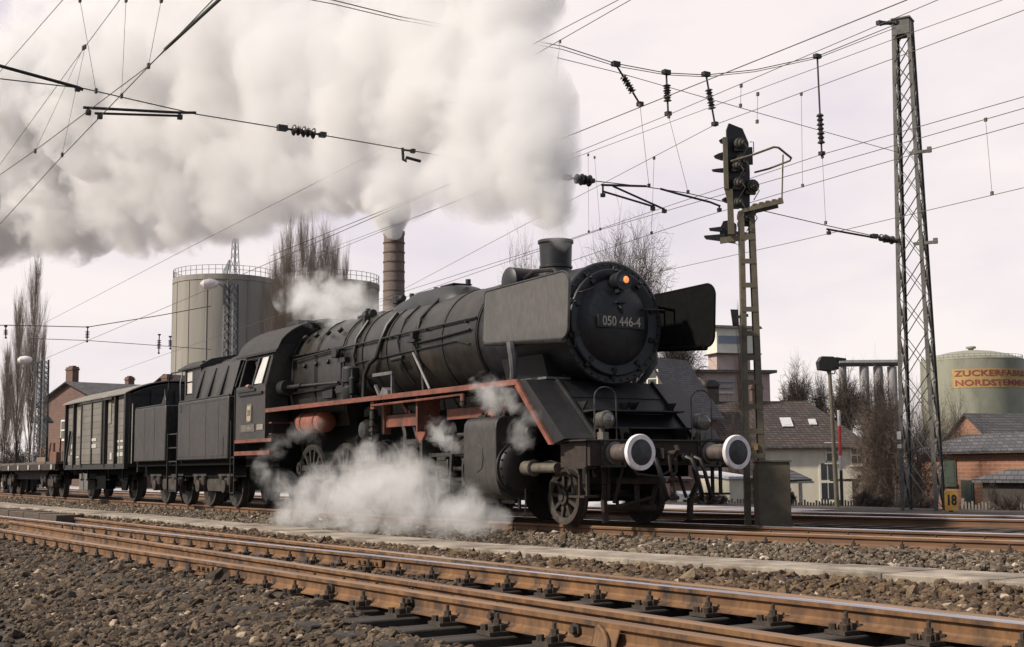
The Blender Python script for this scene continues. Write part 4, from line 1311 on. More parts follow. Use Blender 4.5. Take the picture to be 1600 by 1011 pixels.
b.prism([(tx(-19.75), -1.49, 2.6), (tx(-19.34), -1.49, 2.6), (tx(-19.34), -1.49, 3.0)], (0, .02, 0))
b.build('tank_rail', darkm, t1)
b = MB()
for x in (-17.4, -16.2, -15.3): b.box(tx(x), tx(x) + .05, -1.504, -1.499, 1.16, 2.56)
for z in (1.2, 2.5): b.box(tx(-18.2), tx(-14.7), -1.5038, -1.499, z, z + .035)
for x in np.arange(-18.2, -14.7, .16):
    for z in (1.217, 2.517): b.lathe((tx(x), -1.503, z), (0, -1, 0), [(0, .014), (.008, .011), (.011, .003)], 6)
b.build('tank_seam', sheet, t1)
b = MB()
for x in (-21.2, -20.3): b.box(tx(x), tx(x) + .05, -1.504, -1.499, 1.16, 2.56)
b.box(tx(-22.05), tx(-19.4), -1.5038, -1.499, 1.2, 1.235)
b.build('tank_seam', sheet, t2)
# sloping bunker sides, ribs, coal
b = MB()
for s in (-1, 1):
    b.hexa([(tx(-17.35), s * 1.42, 2.6), (tx(-14.66), s * 1.42, 2.6), (tx(-14.66), s * 1.38, 2.6), (tx(-17.35), s * 1.38, 2.6)],
           [(tx(-17.35), s * 1.20, 3.42), (tx(-14.66), s * 1.20, 3.42), (tx(-14.66), s * 1.16, 3.42), (tx(-17.35), s * 1.16, 3.42)])
b.box(tx(-17.35), tx(-17.3), -1.2, 1.2, 2.6, 3.42); b.box(tx(-14.7), tx(-14.66), -1.2, 1.2, 2.6, 3.42)
bk = b.build('coal_bunker', sheet, te)
b = MB()
for x in (-17.2, -16.35, -15.5):
    b.hexa([(tx(x), -1.49, 2.6), (tx(x + .22), -1.49, 2.6), (tx(x + .22), -1.40, 2.6), (tx(x), -1.40, 2.6)], [(tx(x + .08), -1.24, 3.34), (tx(x + .14), -1.24, 3.34), (tx(x + .14), -1.2, 3.34), (tx(x + .08), -1.2, 3.34)])
b.build('bunker_rib', black, bk)
rows = []
for i in range(30):
    x = -17.3 + 2.6 * i / 29
    r = []
    for j in range(25):
        y = -1.17 + 2.34 * j / 24
        h = 3.36 + .42 * (1 - (y / 1.2) ** 2) * (.6 + .4 * math.sin(i / 29 * PI)) + .06 * noise.noise((x * 4, y * 4, 1)) + .05 * noise.noise((x * 9, y * 9, 4))
        r.append((tx(x), y, h if 0 < i < 29 and 0 < j < 24 else 3.3))
    rows.append(r)
b = MB(); b.quadgrid(rows)
b.build('coal', M('coal', (.02, .02, .021), (.008, .008, .008), 14, .45, 0, .9, 30, dist=.05), bk, smooth=0, fix=False)
# guard cabin
b = MB()
for s in (-1, 1):
    b.box(tx(-18.62), tx(-18.52), s * 1.2 - .03, s * 1.2 + .03, 2.62, 3.5); b.box(tx(-18.02), tx(-17.9), s * 1.2 - .03, s * 1.2 + .03, 2.62, 3.5); b.box(tx(-17.50), tx(-17.36), s * 1.2 - .03, s * 1.2 + .03, 2.62, 3.5)
    b.box(tx(-18.5198), tx(-17.38), s * 1.2 - .028, s * 1.2 + .028, 2.62, 2.80); b.box(tx(-18.5198), tx(-17.38), s * 1.2 - .028, s * 1.2 + .028, 3.42, 3.5)
    b.box(tx(-17.898), tx(-17.502), s * 1.2 - .027, s * 1.2 + .027, 2.8, 3.42)
b.box(tx(-17.4), tx(-17.36), -1.2, 1.2, 2.6, 3.6); b.box(tx(-18.6), tx(-18.56), -1.2, -.3, 2.6, 2.8); b.box(tx(-18.6), tx(-18.56), .3, 1.2, 2.6, 3.5)
cb = b.build('guard_cabin', grime, te)
b = MB()
prf = [(-1.3, 3.48), (-1.0, 3.66), (-.4, 3.78), (.4, 3.78), (1.0, 3.66), (1.3, 3.48), (1.3, 3.44), (-1.3, 3.44)]
b.prism([(tx(-19.0), q[0], q[1]) for q in prf], (1.75, 0, 0))
b.build('cabin_roof', MATS['sooty roof'], cb)
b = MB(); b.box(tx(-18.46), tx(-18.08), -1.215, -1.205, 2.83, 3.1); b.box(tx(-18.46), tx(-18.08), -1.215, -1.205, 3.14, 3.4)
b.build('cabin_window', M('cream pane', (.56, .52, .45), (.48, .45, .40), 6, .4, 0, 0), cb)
b = MB()
b.path([(tx(-19.35), -1.45, 2.6), (tx(-19.35), -1.42, 3.15)] + [(tx(-19.1 - .25 * math.cos(R_(a))), -1.42, 3.15 + .25 * math.sin(R_(a))) for a in (0, 30, 60, 90)] + [(tx(-18.6), -1.3, 3.42)], .02, 6)
b.path([(tx(-18.36), -1.42, 2.6), (tx(-18.45), -1.4, 3.1), (tx(-18.6), -1.3, 3.4)], .018, 6)
for z in (.35, .72, 1.1, 1.45, 1.8): b.box(tx(-19.2), tx(-18.42), -1.45, -1.25, z, z + .03)
for x in (-19.2, -18.42): b.bar((tx(x), -1.45, .33), (tx(x), -1.45, 1.85), .03, .05)
b.build('cabin_ladder', darkm, te)
# bogies
def bogie(x, parent, wb=1.85, r=.5, mat=None):
    k = thing('bogie', None, None, (x, 0, 0)); k.parent = parent
    b = MB()
    for s in (-1, 1):
        b.box(-wb / 2 - .45, wb / 2 + .45, s * 1.0 - .04, s * 1.0 + .04, .62, .80)
        b.prism([(-wb / 2 + .25, s * 1.0, .64), (wb / 2 - .25, s * 1.0, .64), (wb / 2 - .45, s * 1.0, .38), (-wb / 2 + .45, s * 1.0, .38)], (0, s * .05, 0))
        for a in (-1, 1):
            b.tube((a * wb / 2, s * .9, .5), (a * wb / 2, s * 1.18, .5), .15, n=14); b.box(a * wb / 2 - .17, a * wb / 2 + .17, s * 1.02 - .06, s * 1.02 + .1, .36, .7)
            for q in (-.28, .28): b.lathe((a * wb / 2 + q, s * 1.08, .52), (0, 0, 1), [(0, .07), (.05, .09), (.22, .09), (.26, .05)], 10)
            b.box(a * wb / 2 - .5, a * wb / 2 + .5, s * 1.08 - .05, s * 1.08 + .05, .74, .80)
    b.build('bogie_frame', M('dusty bogie', (.07, .055, .043), (.02, .017, .015), 5, .75, 0, .2, 50) if 'dusty bogie' not in MATS else MATS['dusty bogie'], k)
    for a in (-1, 1):
        for s in (-1, 1):
            wbm = MB().lathe((0, s * .07, 0), (0, s, 0), [(-.15, r + .028), (-.11, r + .028), (-.1, r), (.02, r - .01), (.02, r - .08), (-.03, r - .1), (-.05, .16), (.03, .14), (.03, .01)], 32)
            o = wbm.build('wheel', MATS['sooty wheel'], k); o.location = (a * wb / 2, s * .76, r)
    return k
bogie(tx(-16.72), te, 1.85); bogie(tx(-20.35), te, 1.85)
b = MB()
b.box(tx(-22.5), tx(-22.42), -1.3, 1.3, .85, 1.2)
for y in (-.875, .875): b.tube((tx(-22.5), y, 1.06), (tx(-22.9), y, 1.06), .1); b.lathe((tx(-22.92), y, 1.06), (-1, 0, 0), [(0, .22), (.05, .22), (.06, .05)], 24)
b.build('rear_buffer', darkm, te)

# ------------------------------------------------------------------ covered goods wagon
wa = thing('covered_wagon', 'grey brown plank sided covered goods wagon behind the tender', 'goods wagon', (-26.8, 0, 0))
plank = M_brick('weathered planks', (.175, .157, .135), (.135, .122, .105), (.03, .026, .023), 5.0, .20, .006, .85, .3, (.085, .075, .065), dirtf=(.5, .78), dscale=1.4)
HL = 3.6
b = MB(); b.box(-HL, HL, -1.36, 1.36, 1.07, 3.1)
prf = [(y, 3.06 + .36 * (1 - (y / 1.36) ** 2)) for y in np.linspace(-1.36, 1.36, 15)]
b.prism([(-HL, q[0], q[1]) for q in prf], (2 * HL, 0, 0))
body = b.build('wagon_body', plank, wa, smooth=0)
b = MB(); b.box(HL, HL + .03, -1.33, 1.33, 1.0, 3.08); b.prism([(HL, q[0], q[1] - .02) for q in prf], (.03, 0, 0))
for y in (-.7, 0, .7): b.box(HL + .03, HL + .09, y - .05, y + .05, 1.0, 3.2)
b.build('end_wall', black, wa)
b = MB()
prf = [(y, 3.08 + .40 * (1 - (y / 1.5) ** 2)) for y in np.linspace(-1.5, 1.5, 19)]
b.prism([(-HL - .1, q[0], q[1]) for q in prf] + [(-HL - .1, q[0], q[1] + .035) for q in reversed(prf)], (2 * HL + .2, 0, 0))
b.build('wagon_roof', M('pale wagon roof', (.23, .21, .18), (.15, .135, .12), 1.5, .85, 0, .1, 12), wa)
b = MB()
for x in (-3.55, -2.45, -1.35, 1.35, 2.45): b.box(x - .045, x + .045, -1.46, -1.36, 1.0, 3.1)
b.box(3.45, 3.61, -1.47, -1.36, .95, 3.12)
b.box(-HL, HL, -1.44, -1.34, .95, 1.10); b.box(-1.5, 2.2, -1.49, -1.45, 3.0, 3.06)
b.bar((-3.5, -1.42, 1.05), (-2.95, -1.42, 2.2), .06, .06, (0, 1, 0))
b.build('wagon_stanchion', darkm, wa)
b = MB(); b.box(-1.30, 1.22, -1.455, -1.37, 1.12, 3.0); 
dr = b.build('wagon_door', plank, wa)
b = MB(); b.box(-1.36, -1.28, -1.49, -1.455, 1.1, 3.05); b.box(1.1, 1.2, -1.49, -1.455, 1.1, 3.05); b.box(-.1, .0, -1.49, -1.455, 1.1, 3.05)
b.build('door_post', darkm, dr)
lab = M('chalk white label', (.52, .50, .46), (.36, .34, .31), 16, .8, 0, 0)
b = MB()
for x, z, w_, h in ((-2.85, 1.70, .26, .13), (-2.85, 1.47, .26, .08), (.25, 1.85, .5, .09), (.25, 1.66, .5, .12), (2.85, 1.75, .6, .07), (2.85, 1.57, .55, .08), (2.85, 1.37, .62, .11), (-2.1, 1.35, .35, .05), (-3.2, 1.3, .1, .22), (1.85, 1.33, .2, .2)):
    b.box(x - w_ / 2, x + w_ / 2, -1.378 if abs(x) > 1.3 else -1.472, -1.36 if abs(x) > 1.3 else -1.455, z - h / 2, z + h / 2)
b.build('label_panel', lab, wa)
b = MB(); b.box(-.1, .7, -1.385, -1.36, 2.35, 2.8); b.box(-2.2, -1.75, -1.385, -1.36, 2.0, 2.85); b.box(1.5, 1.8, -1.385, -1.36, 2.3, 2.95)
b.build('wagon_hatch', M('pale boards', (.25, .225, .19), (.18, .16, .135), 7, .85, 0, .1), wa)
b = MB(); b.box(-HL, HL, -1.1, 1.1, .78, 1.04); b.box(-.5, .7, -1.2, -.9, .35, .8)
for x in (-2.4, 2.4): b.prism([(x - .5, -1.12, .8), (x + .5, -1.12, .8), (x + .22, -1.12, .32), (x - .22, -1.12, .32)], (0, .06, 0)); b.box(x - .55, x + .55, -1.14, -1.06, .72, .78)
for x in (-1.2, -.5, 1.9, 3.4): b.box(x - .2, x + .2, -1.45, -1.2, .62, .65); b.bar((x, -1.43, .95), (x, -1.43, .62), .04, .04)
for s in (-1, 1):
    for y in (-.875, .875): b.tube((s * HL, y, 1.06), (s * (HL + .5), y, 1.06), .09); b.lathe((s * (HL + .5), y, 1.06), (s, 0, 0), [(0, .2), (.05, .2), (.06, .05)], 20)
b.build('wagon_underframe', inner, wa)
b = MB(); b.box(-1.6, -.55, -1.42, -1.1, .32, .82); b.box(-1.08, -1.0, -1.44, -1.42, .3, .84)
b.build('equipment_box', M('dusty grey box', (.15, .135, .125), (.10, .09, .085), 6, .8, 0, .1), wa)
b = MB(); b.path([(3.42, -1.52, 1.1), (3.42, -1.56, 1.15), (3.42, -1.56, 1.9), (3.42, -1.52, 1.95)], .016); b.path([(3.75, -1.3, 1.1), (3.75, -1.3, 2.8)], .016)
b.build('handrail', dirtyw, wa)
def wset(parent, x, r=.48):
    for s in (-1, 1):
        o = MB().lathe((0, s * .07, 0), (0, s, 0), [(-.15, r + .028), (-.11, r + .028), (-.1, r), (.02, r - .01), (.02, r - .08), (-.03, r - .1), (-.05, .16), (.03, .14), (.03, .01)], 32).build('wheel', MATS['sooty wheel'], parent)
        o.location = (x, s * .76, r)
wset(wa, -2.4); wset(wa, 2.4)

# ------------------------------------------------------------------ flat wagon beyond it
rough_wood = M('grey planks', (.12, .10, .083), (.06, .05, .042), 4, .9, 0, .3, 20, stretch=(.5, 4, 4))
def flat_wagon(x, L_, label, load):
    k = thing('flat_wagon', label, 'goods wagon', (x, float(sh(x)), 0), math.atan(2 * .0017 * (min(x, -30) + 30)), 'flat goods wagons at the end of the train')
    h = L_ / 2
    b = MB(); b.box(-h, h, -1.4, 1.4, 1.16, 1.24); b.build('deck', rough_wood, k)
    b = MB(); b.box(-h, h, -1.42, -1.32, .95, 1.16); b.box(-h, h, 1.32, 1.42, .95, 1.16)
    b.prism([(-h * .55, -1.0, .95), (h * .55, -1.0, .95), (h * .4, -1.0, .62), (-h * .4, -1.0, .62)], (0, 2.0, 0))
    for s in (-1, 1):
        for y in (-.875, .875): b.tube((s * h, y, 1.06), (s * (h + .45), y, 1.06), .09); b.lathe((s * (h + .45), y, 1.06), (s, 0, 0), [(0, .2), (.05, .2), (.06, .05)], 18)
    b.build('wagon_underframe', rustd, k)
    b = MB()
    for q in np.linspace(-h + .4, h - .4, 7):
        b.box(q - .1, q + .1, -1.47, -1.42, .98, 1.14)
    b.build('stake_pocket', lab, k)
    b = MB()
    for q in load: b.bar((q, -1.38, 1.0), (q, -1.38, 2.1), .07, .07)
    b.build('stake', darkm, k)
    bogie(-h * .62, k, 1.8, .46); bogie(h * .62, k, 1.8, .46)
    return k
flat_wagon(-38.0, 13.2, 'flat goods wagon with stakes directly behind the covered wagon', (-1.0, 4.9))
flat_wagon(-52.6, 13.8, 'flat goods wagon farthest back, at the left edge of the picture', (-4, 3.0))
for i, (x, lx, c, h, lb) in enumerate(((-36.6, 1.6, (.20, .14, .095), .32, 'low brown timber bundle lying on the flat wagon'), (-34.6, 1.0, (.17, .08, .05), .45, 'rusty machine part standing on the flat wagon near its stake'),
                                  (-32.6, 1.3, (.11, .085, .07), .38, 'dark timber crate on the flat wagon, next to the covered wagon'))):
    b = MB()
    for q in range(4): b.box(-lx / 2, lx / 2, -.9 + .45 * q, -.52 + .45 * q, 0, h * (.6 + .4 * ((q * 7 + i) % 3) / 2))
    b.tube((-lx * .3, -.8, h * .6), (-lx * .3, -.8, h + .25), .05); b.bar((lx * .2, -.7, h * .5), (lx * .5, -.75, h + .4), .06, .06)
    o = b.build('freight_load', M('load %d' % i, c, None, 6, .9, 0, .3), bevel=.02, loc=(x, float(sh(x)), 1.245))
    tag(o, lb, 'freight')

# ------------------------------------------------------------------ main signal (its back to us) and its concrete cabinet
sx0, sy0 = [float(v) for v in at(1180, 815, 20.3)[:2]]
def up_at(px, py, D=20.3): return float(upr(px, py, D)[2])
sig = thing('railway_signal', 'tall olive steel railway signal seen from behind, on a ladder-like twin channel post', 'railway signal', (sx0, sy0, -.27), R_(58))
# local x runs to the right in the picture, local y away from the camera
S = 20.3 / FPX
ztop = up_at(1177, 328) + .27
def post(xb, xt, wb, wt, name, flange):
    b = MB()
    for (d0, d1) in ((-.075, -.065), (.065, .075)):
        b.hexa([(xb - wb / 2, d0, 0), (xb + wb / 2, d0, 0), (xb + wb / 2, d1, 0), (xb - wb / 2, d1, 0)], [(xt - wt / 2, d0, ztop), (xt + wt / 2, d0, ztop), (xt + wt / 2, d1, ztop), (xt - wt / 2, d1, ztop)])
    e = flange
    b.hexa([(xb + e * wb / 2 - .005, -.064, 0), (xb + e * wb / 2 + .005, -.064, 0), (xb + e * wb / 2 + .005, .064, 0), (xb + e * wb / 2 - .005, .064, 0)],
           [(xt + e * wt / 2 - .005, -.064, ztop), (xt + e * wt / 2 + .005, -.064, ztop), (xt + e * wt / 2 + .005, .064, ztop), (xt + e * wt / 2 - .005, .064, ztop)])
    return b.build(name, olive, sig)
post(-.115, -.085, .085, .075, 'channel', -1); post(.135, .075, .10, .085, 'channel', 1)
b = None
zz = .9
k = 0
while zz < ztop - .1:
    m = MB().box(-.155, .17, -.082, -.0755, -.035, .045)
    if b is None: b = m.build('batten', olive, sig); o = b
    else: o = dup(b, sig)
    o.location = (0, 0, zz); t = zz / ztop; o.scale = (1 - .28 * t, 1, 1)
    zz += .385; k += 1
# platform and railing
def sp(px, py, dy=0.0):                              # photo position on the signal's own upright plane
    p = upr(px, py, 20.3) - np.array([sx0, sy0, -.27]); a = R_(58)
    return (p[0] * math.cos(a) + p[1] * math.sin(a), dy, float(p[2]))
b = MB()
p = sp(1160, 330); q = sp(1222, 316)
b.bar((p[0], -.12, p[2]), (q[0], -.2, q[2]), .07, .06); b.bar((p[0], .25, p[2]), (q[0], .2, q[2]), .06, .05)
for i in range(5):
    t = .3 + .16 * i; b.box(p[0] + (q[0] - p[0]) * t - .025, p[0] + (q[0] - p[0]) * t + .04, -.18, .24, p[2] + (q[2] - p[2]) * t + .04, p[2] + (q[2] - p[2]) * t + .07)
b.build('platform', olive, sig)
b = MB()
r1 = [sp(1142, 252), sp(1175, 243), sp(1206, 234), sp(1213, 235), sp(1239, 244), sp(1238, 247), sp(1208, 256), sp(1185, 262)]
ys_ = [-.1, -.16, -.3, -.3, .0, .05, .22, .22]
b.path([(a[0], y, a[2]) for a, y in zip(r1, ys_)], .018, 6)
p = sp(1224, 241); q = sp(1222, 318); b.tube((p[0], -.1, p[2]), (q[0], -.1, q[2]), .012, n=6)
b.build('railing', olive, sig)
# signal board with lamp housings and hoods
z0 = sp(1150, 322)[2]; z1 = sp(1150, 190)[2]
xl = sp(1138, 250)[0]; xr = sp(1177, 250)[0]
b = MB()
mid = (xl + xr) / 2
dd = .25                                             # the board is turned: its left edge is nearer
def bp(u, z): return (xl + (xr - xl) * u, -.05 + dd * u, z)
b.prism([bp(0, z0 + .05), bp(.95, z0 - .02), bp(1, z0 + .6), bp(.98, z1 - .27), bp(.72, z1 - .02 - .03), bp(.12, z1), bp(0, z1 - .12)], (-.012, .03, 0))
bd = b.build('signal_board', black, sig)
b = MB(); b.box(xl - .075, xl - .005, -.11, -.06, z0 + .28, z1 - .25); b.prism([(xl - .07, -.1, z0 + .28), (xl + .06, -.1, z0 + .28), (xl + .07, -.1, z0 - .45), (xl - .03, -.1, z0 - .45), (xl - .03, -.1, z0 + .1)], (0, .03, 0))
b.build('edge_strip', MATS['olive grey steel'], sig)
hs = [(.5, z1 - .33, .10), (.55, z1 - .62, .12), (.30, z1 - .70, .08), (.35, z1 - .98, .09), (.98, z1 - 1.0, .11), (.62, z1 - 1.52, .12), (.85, z1 - 1.45, .08), (.3, z1 - 1.30, .08)]
house = M('grey lamp housing', (.075, .066, .056), (.03, .028, .025), 9, .6, .1, .1)
for u, z, r in hs:
    p = bp(u, z)
    b = MB().lathe((p[0], p[1] - .02, p[2]), (.35, -.93, -.1), [(0, r), (.10, r), (.105, r * .75), (.16, r * .7), (.162, r * .45), (.21, r * .4), (.212, .01)], 12); b.box(p[0] - r * .8, p[0] + r * .7, p[1] - .1, p[1], p[2] - r * 1.25, p[2] - r * .7)
    b.path([(p[0] + .05, p[1] - .2, p[2]), (p[0] + .1, p[1] - .26, p[2] - .12), (p[0] + .02, p[1] - .18, p[2] - .26)], .008, 5)
    b.build('lamp_housing', house, sig)
for py, ln, w_ in ((216, .13, .1), (240, .22, .13), (262, .26, .05), (289, .05, .04), (309, .11, .09)):
    p = sp(1136, py)
    b = MB()
    b.prism([(xl + .02, .0, p[2] + w_ * .6), (xl - ln * .6, -.01, p[2] + w_ * .25), (xl - ln, -.02, p[2] - w_ * .1), (xl - ln * .55, -.01, p[2] - w_ * .35), (xl + .02, .0, p[2] - w_ * .45)], (.05, .18, 0))
    b.build('lamp_hood', darkm, sig)
b = MB(); p = sp(1176, 222); q = sp(1182, 240); b.box(p[0], q[0], .2, .24, q[2] - .1, p[2]); p = sp(1186, 214); b.path([(p[0] - .09, .2, p[2]), (p[0] - .03, .2, p[2]), (p[0] - .03, .2, p[2] - .17), (p[0] - .09, .2, p[2] - .17)], .008, 5)
b.build('back_bracket', darkm, sig)
# distant-signal head on the bracket below
p = sp(1136, 358)
b = MB()
b.prism([(p[0] - .10, 0, p[2] - .13), (p[0] + .14, 0, p[2] - .17), (p[0] + .17, 0, p[2] + .1), (p[0] + .08, 0, p[2] + .17), (p[0] - .04, 0, p[2] + .15), (p[0] - .10, 0, p[2] + .02)], (.06, .3, 0))
b.prism([(p[0] - .06, -.03, p[2] + .06), (p[0] - .28, -.05, p[2] + .03), (p[0] - .27, -.05, p[2] + .0), (p[0] - .06, -.03, p[2] - .02)], (.02, .1, 0))
b.prism([(p[0] - .02, -.03, p[2] - .06), (p[0] - .36, -.05, p[2] - .09), (p[0] - .33, -.05, p[2] - .13), (p[0] - .02, -.03, p[2] - .17)], (.02, .14, 0))
b.build('distant_signal_head', darkm, sig)
b = MB(); q = sp(1172, 366); b.bar((p[0] - .1, .0, p[2] - .17), (q[0], -.04, q[2] - .02), .07, .09); b.bar((p[0] + .12, .0, p[2] - .04), (q[0], -.04, q[2] + .01), .05, .05); b.path([(p[0] + .1, -.05, p[2] - .2), (p[0] + .2, -.06, p[2] - .26), (q[0] - .05, -.05, q[2] - .08)], .006, 5)
b.build('bracket_arm', olive, sig)
p = sp(1149, 495); b = MB(); b.prism([(p[0] - .06, -.02, p[2] + .13), (p[0] + .065, -.02, p[2] + .125), (p[0] + .065, -.02, p[2] - .14), (p[0] - .03, -.02, p[2] - .14)], (0, .015, 0)); q = sp(1170, 492); b.bar((p[0] + .03, -.015, p[2]), (q[0], -.06, q[2]), .03, .045)
b.build('number_board', darkm, sig)
p = sp(1168, 650); b = MB(); b.box(p[0] - .035, p[0] + .015, -.06, 0, .9, sp(1168, 562)[2]); b.build('cable_duct', black, sig)
p = sp(1181, 698); b = MB(); b.box(p[0] - .03, p[0] + .03, -.105, -.083, p[2] - .05, p[2] + .05); b.build('small_sign', M('ochre enamel', (.42, .24, .09), None, 9, .6, 0, 0), sig)
cab_ = thing('signal_cabinet', 'olive brown concrete cabinet at the foot of the signal post', 'cabinet', (float(at(1207, 815, 19.7)[0]), float(at(1207, 815, 19.7)[1]), -.27), R_(58))
hz = up_at(1207, 722, 19.7) + .27
b = MB(); b.box(-.24, .25, -.2, .2, .2, hz); b.build('cabinet_body', boxm, cab_, bevel=.012)
b = MB(); b.box(-.22, .23, -.18, .18, -.1, .198); b.build('cabinet_base', boxm, cab_)
b = MB(); b.box(-.26, .27, -.22, .22, hz, hz + .025); b.build('cabinet_lid', boxm, cab_)

# ------------------------------------------------------------------ lattice catenary masts
def lattice(name, label, cat, loc, rz, h, wb, wt, panels, mat, leg=.075, group=None, cap=True, thick=.032):
    k = thing(name, label, cat, loc, rz, group)
    def cor(z, sx, sy):
        w_ = (wb + (wt - wb) * z / h) / 2
        return Vector((sx * w_, sy * w_, z))
    for sx, sy in ((-1, -1), (1, -1), (1, 1), (-1, 1)):
        b = MB()
        b.bar(cor(0, sx, sy), cor(h, sx, sy), leg, .014, (0, 1, 0)); b.bar(cor(0, sx, sy) + Vector((sx * -.0, sy * -leg / 2, 0)), cor(h, sx, sy) + Vector((0, sy * -leg / 2, 0)), .014, leg, (0, 1, 0))
        b.build('mast_leg', mat, k)
    b = MB()
    zs = [0]
    r = (wt / wb) ** (1 / panels)
    st_ = h * (1 - r) / (1 - r ** panels)
    for i in range(panels): zs.append(zs[-1] + st_ * r ** i)
    for (c0, c1, off) in (((-1, -1), (1, -1), 0), ((1, -1), (1, 1), 1), ((1, 1), (-1, 1), 0), ((-1, 1), (-1, -1), 1)):
        for i in range(panels):
            b.bar(cor(zs[i], *c0), cor(zs[i + 1], *c1), thick, .012, (c0[1] + c1[1], c0[0] + c1[0], 0)); b.bar(cor(zs[i], *c1), cor(zs[i + 1], *c0), thick, .012, (c0[1] + c1[1], c0[0] + c1[0], 0))
    b.build('lattice_bracing', mat, k)
    if cap:
        w_ = wt / 2 + .03
        b = MB(); b.box(-w_, w_, -w_, w_, h - .45, h - .04); b.box(-w_ - .03, w_ + .03, -w_ - .03, w_ + .03, h - .04, h); b.build('mast_head', mat, k)
    return k
mb_ = at(1443, 797, 33)
mz = float(gz(mb_[0], mb_[1]))
mast = lattice('catenary_mast', 'tall tapering grey lattice steel catenary mast on the right', 'catenary mast', (mb_[0], mb_[1], mz), R_(27), float(upr(1443, 25, 33)[2]) - mz, .84, .38, 15, mastm, .10, thick=.055)
b = MB()
for py, ln in ((240, .35), (382, .4)):
    z = float(upr(1440, py, 33)[2]) - mz
    b.box(.1, .1 + ln + .2, -.28, -.22, z - .04, z + .04); b.box(.1 + ln + .1, .1 + ln + .2, -.3, -.2, z - .04, z + .1)
b.build('bracket', mastm, mast)
b = MB()
for py, h in ((680, .2), (697, .1)):
    z = float(at(1444, py, 33)[2]) - mz
    b.box(-.40 - .06, -.40 + .04, -.505, -.495, z - h / 2, z + h / 2)
sg_ = b.build('mast_plate', lab, mast)
b = MB()
for z in (1.02,): b.box(-.48, -.40, -.33, -.3, z, z + .09)
b.build('mast_marker', M('yellow mark', (.75, .48, .05), None, 9, .7, 0, 0), mast)
# kilometre board 18
kp = at(1486, 782, 31.5)
ks = thing('kilometre_board', 'yellow board with a black 18 beside the foot of the lattice mast', 'sign', (kp[0], kp[1], float(gz(kp[0], kp[1]))), R_(58))
hk = float(kp[2]) - float(gz(kp[0], kp[1]))
b = MB(); b.box(-.155, .155, -.02, .0, hk - .24, hk + .24)
kb = b.build('board', M('ochre board', (.55, .30, .055), (.42, .22, .04), 6, .6, 0, .05, c3=(.25, .15, .06), s3=4), ks)
text_part('board_number', '18', .34, darkm, kb, (0, -.0215, hk), (1, 0, 0), (0, 0, 1), .003, .75, bold=.012)
b = MB(); b.box(-.04, .04, 0.002, .06, -.1, hk + .2); b.build('board_post', darkm, ks)

# left lattice masts
for px, pyb, pyt, D, lb in ((358, 640, 445, 62, 'grey lattice mast standing before the concrete silos'), (62, 730, 562, 78, 'short lattice mast at the left beside the tall poplar')):
    p = at(px, pyb, D); g = float(gz(p[0], p[1])); top = float(upr(px, pyt, D)[2])
    k = lattice('lamp_mast', lb, 'lamp mast', (p[0], p[1], g), R_(40), top - g, .62, .46, 22, M('blue grey steel', (.16, .165, .18), (.09, .09, .10), 5, .6, .2, .05) if 'blue grey steel' not in MATS else MATS['blue grey steel'], .1, group='lattice masts with lamps behind the train', cap=False, thick=.05)
    b = MB(); h = top - g
    b.path([(-.2, -.3, h - .2), (-.5, -.5, h + .05), (-.8, -.6, h + .02)], .035, 6); b.build('lamp_arm', galv, k)
    b = MB(); b.lathe((-.45, -.4, h - .02), (-.75, -.5, -.05), [(0, .08), (.15, .2), (.4, .26), (.7, .22), (.85, .06)], 16); b.build('lamp_shade', white, k)

# shunting signal on a slim pole
sp_ = at(1308, 800, 36); g = float(gz(sp_[0], sp_[1])); h = float(upr(1303, 570, 36)[2]) - g
sm = thing('light_signal', 'small dark hooded light signal on a slim pale pole in front of the cream house', 'signal', (sp_[0], sp_[1], g), R_(58))
b = MB(); b.tube((0, 0, 0), (-.07, 0, h - .15), .062, .05, 12); b.build('pole', MATS['olive grey steel'], sm)
b = MB(); b.prism([(-.37, -.1, h - .12), (-.10, -.1, h - .16), (.17, -.1, h - .12), (.19, -.1, h + .16), (.02, -.1, h + .24), (-.3, -.1, h + .25), (-.4, -.1, h + .1)], (0, .35, 0)); b.build('signal_box', darkm, sm, bevel=.015)
b = MB()
b.prism([(.1, -.12, h + .22), (.38, -.12, h + .18), (.38, -.12, h + .13), (.1, -.12, h + .12)], (0, .2, 0)); b.prism([(.02, -.13, h + .06), (.2, -.14, h + .02), (.2, -.14, h - .05), (.05, -.13, h - .06)], (0, .2, 0)); b.path([(-.15, 0, h - .14), (-.12, 0, h - .24), (.06, 0, h - .24), (.09, 0, h - .14)], .018, 6)
b.build('lamp_hood', black, sm)
# raised red and white pole
bp_ = at(1316, 792, 44); g = float(gz(bp_[0], bp_[1]))
bar = thing('barrier_pole', 'upright red and white pole behind the small light signal', 'barrier pole', (bp_[0], bp_[1], g))
zt = lambda py: float(at(1316, py, 44)[2]) - g
for a_, c_, m_, nm in ((640, 665, 'w', 'white_band'), (665, 712, 'r', 'red_band'), (712, 735, 'w', 'white_band'), (735, 795, 'd', 'pole_foot')):
    MB().tube((0, 0, max(zt(c_), 0)), (0, 0, zt(a_)), .055, n=10).build(nm, {'w': lab, 'r': M('signal red', (.50, .035, .03), None, 9, .6, 0, 0) if 'signal red' not in MATS else MATS['signal red'], 'd': darkm}[m_], bar)

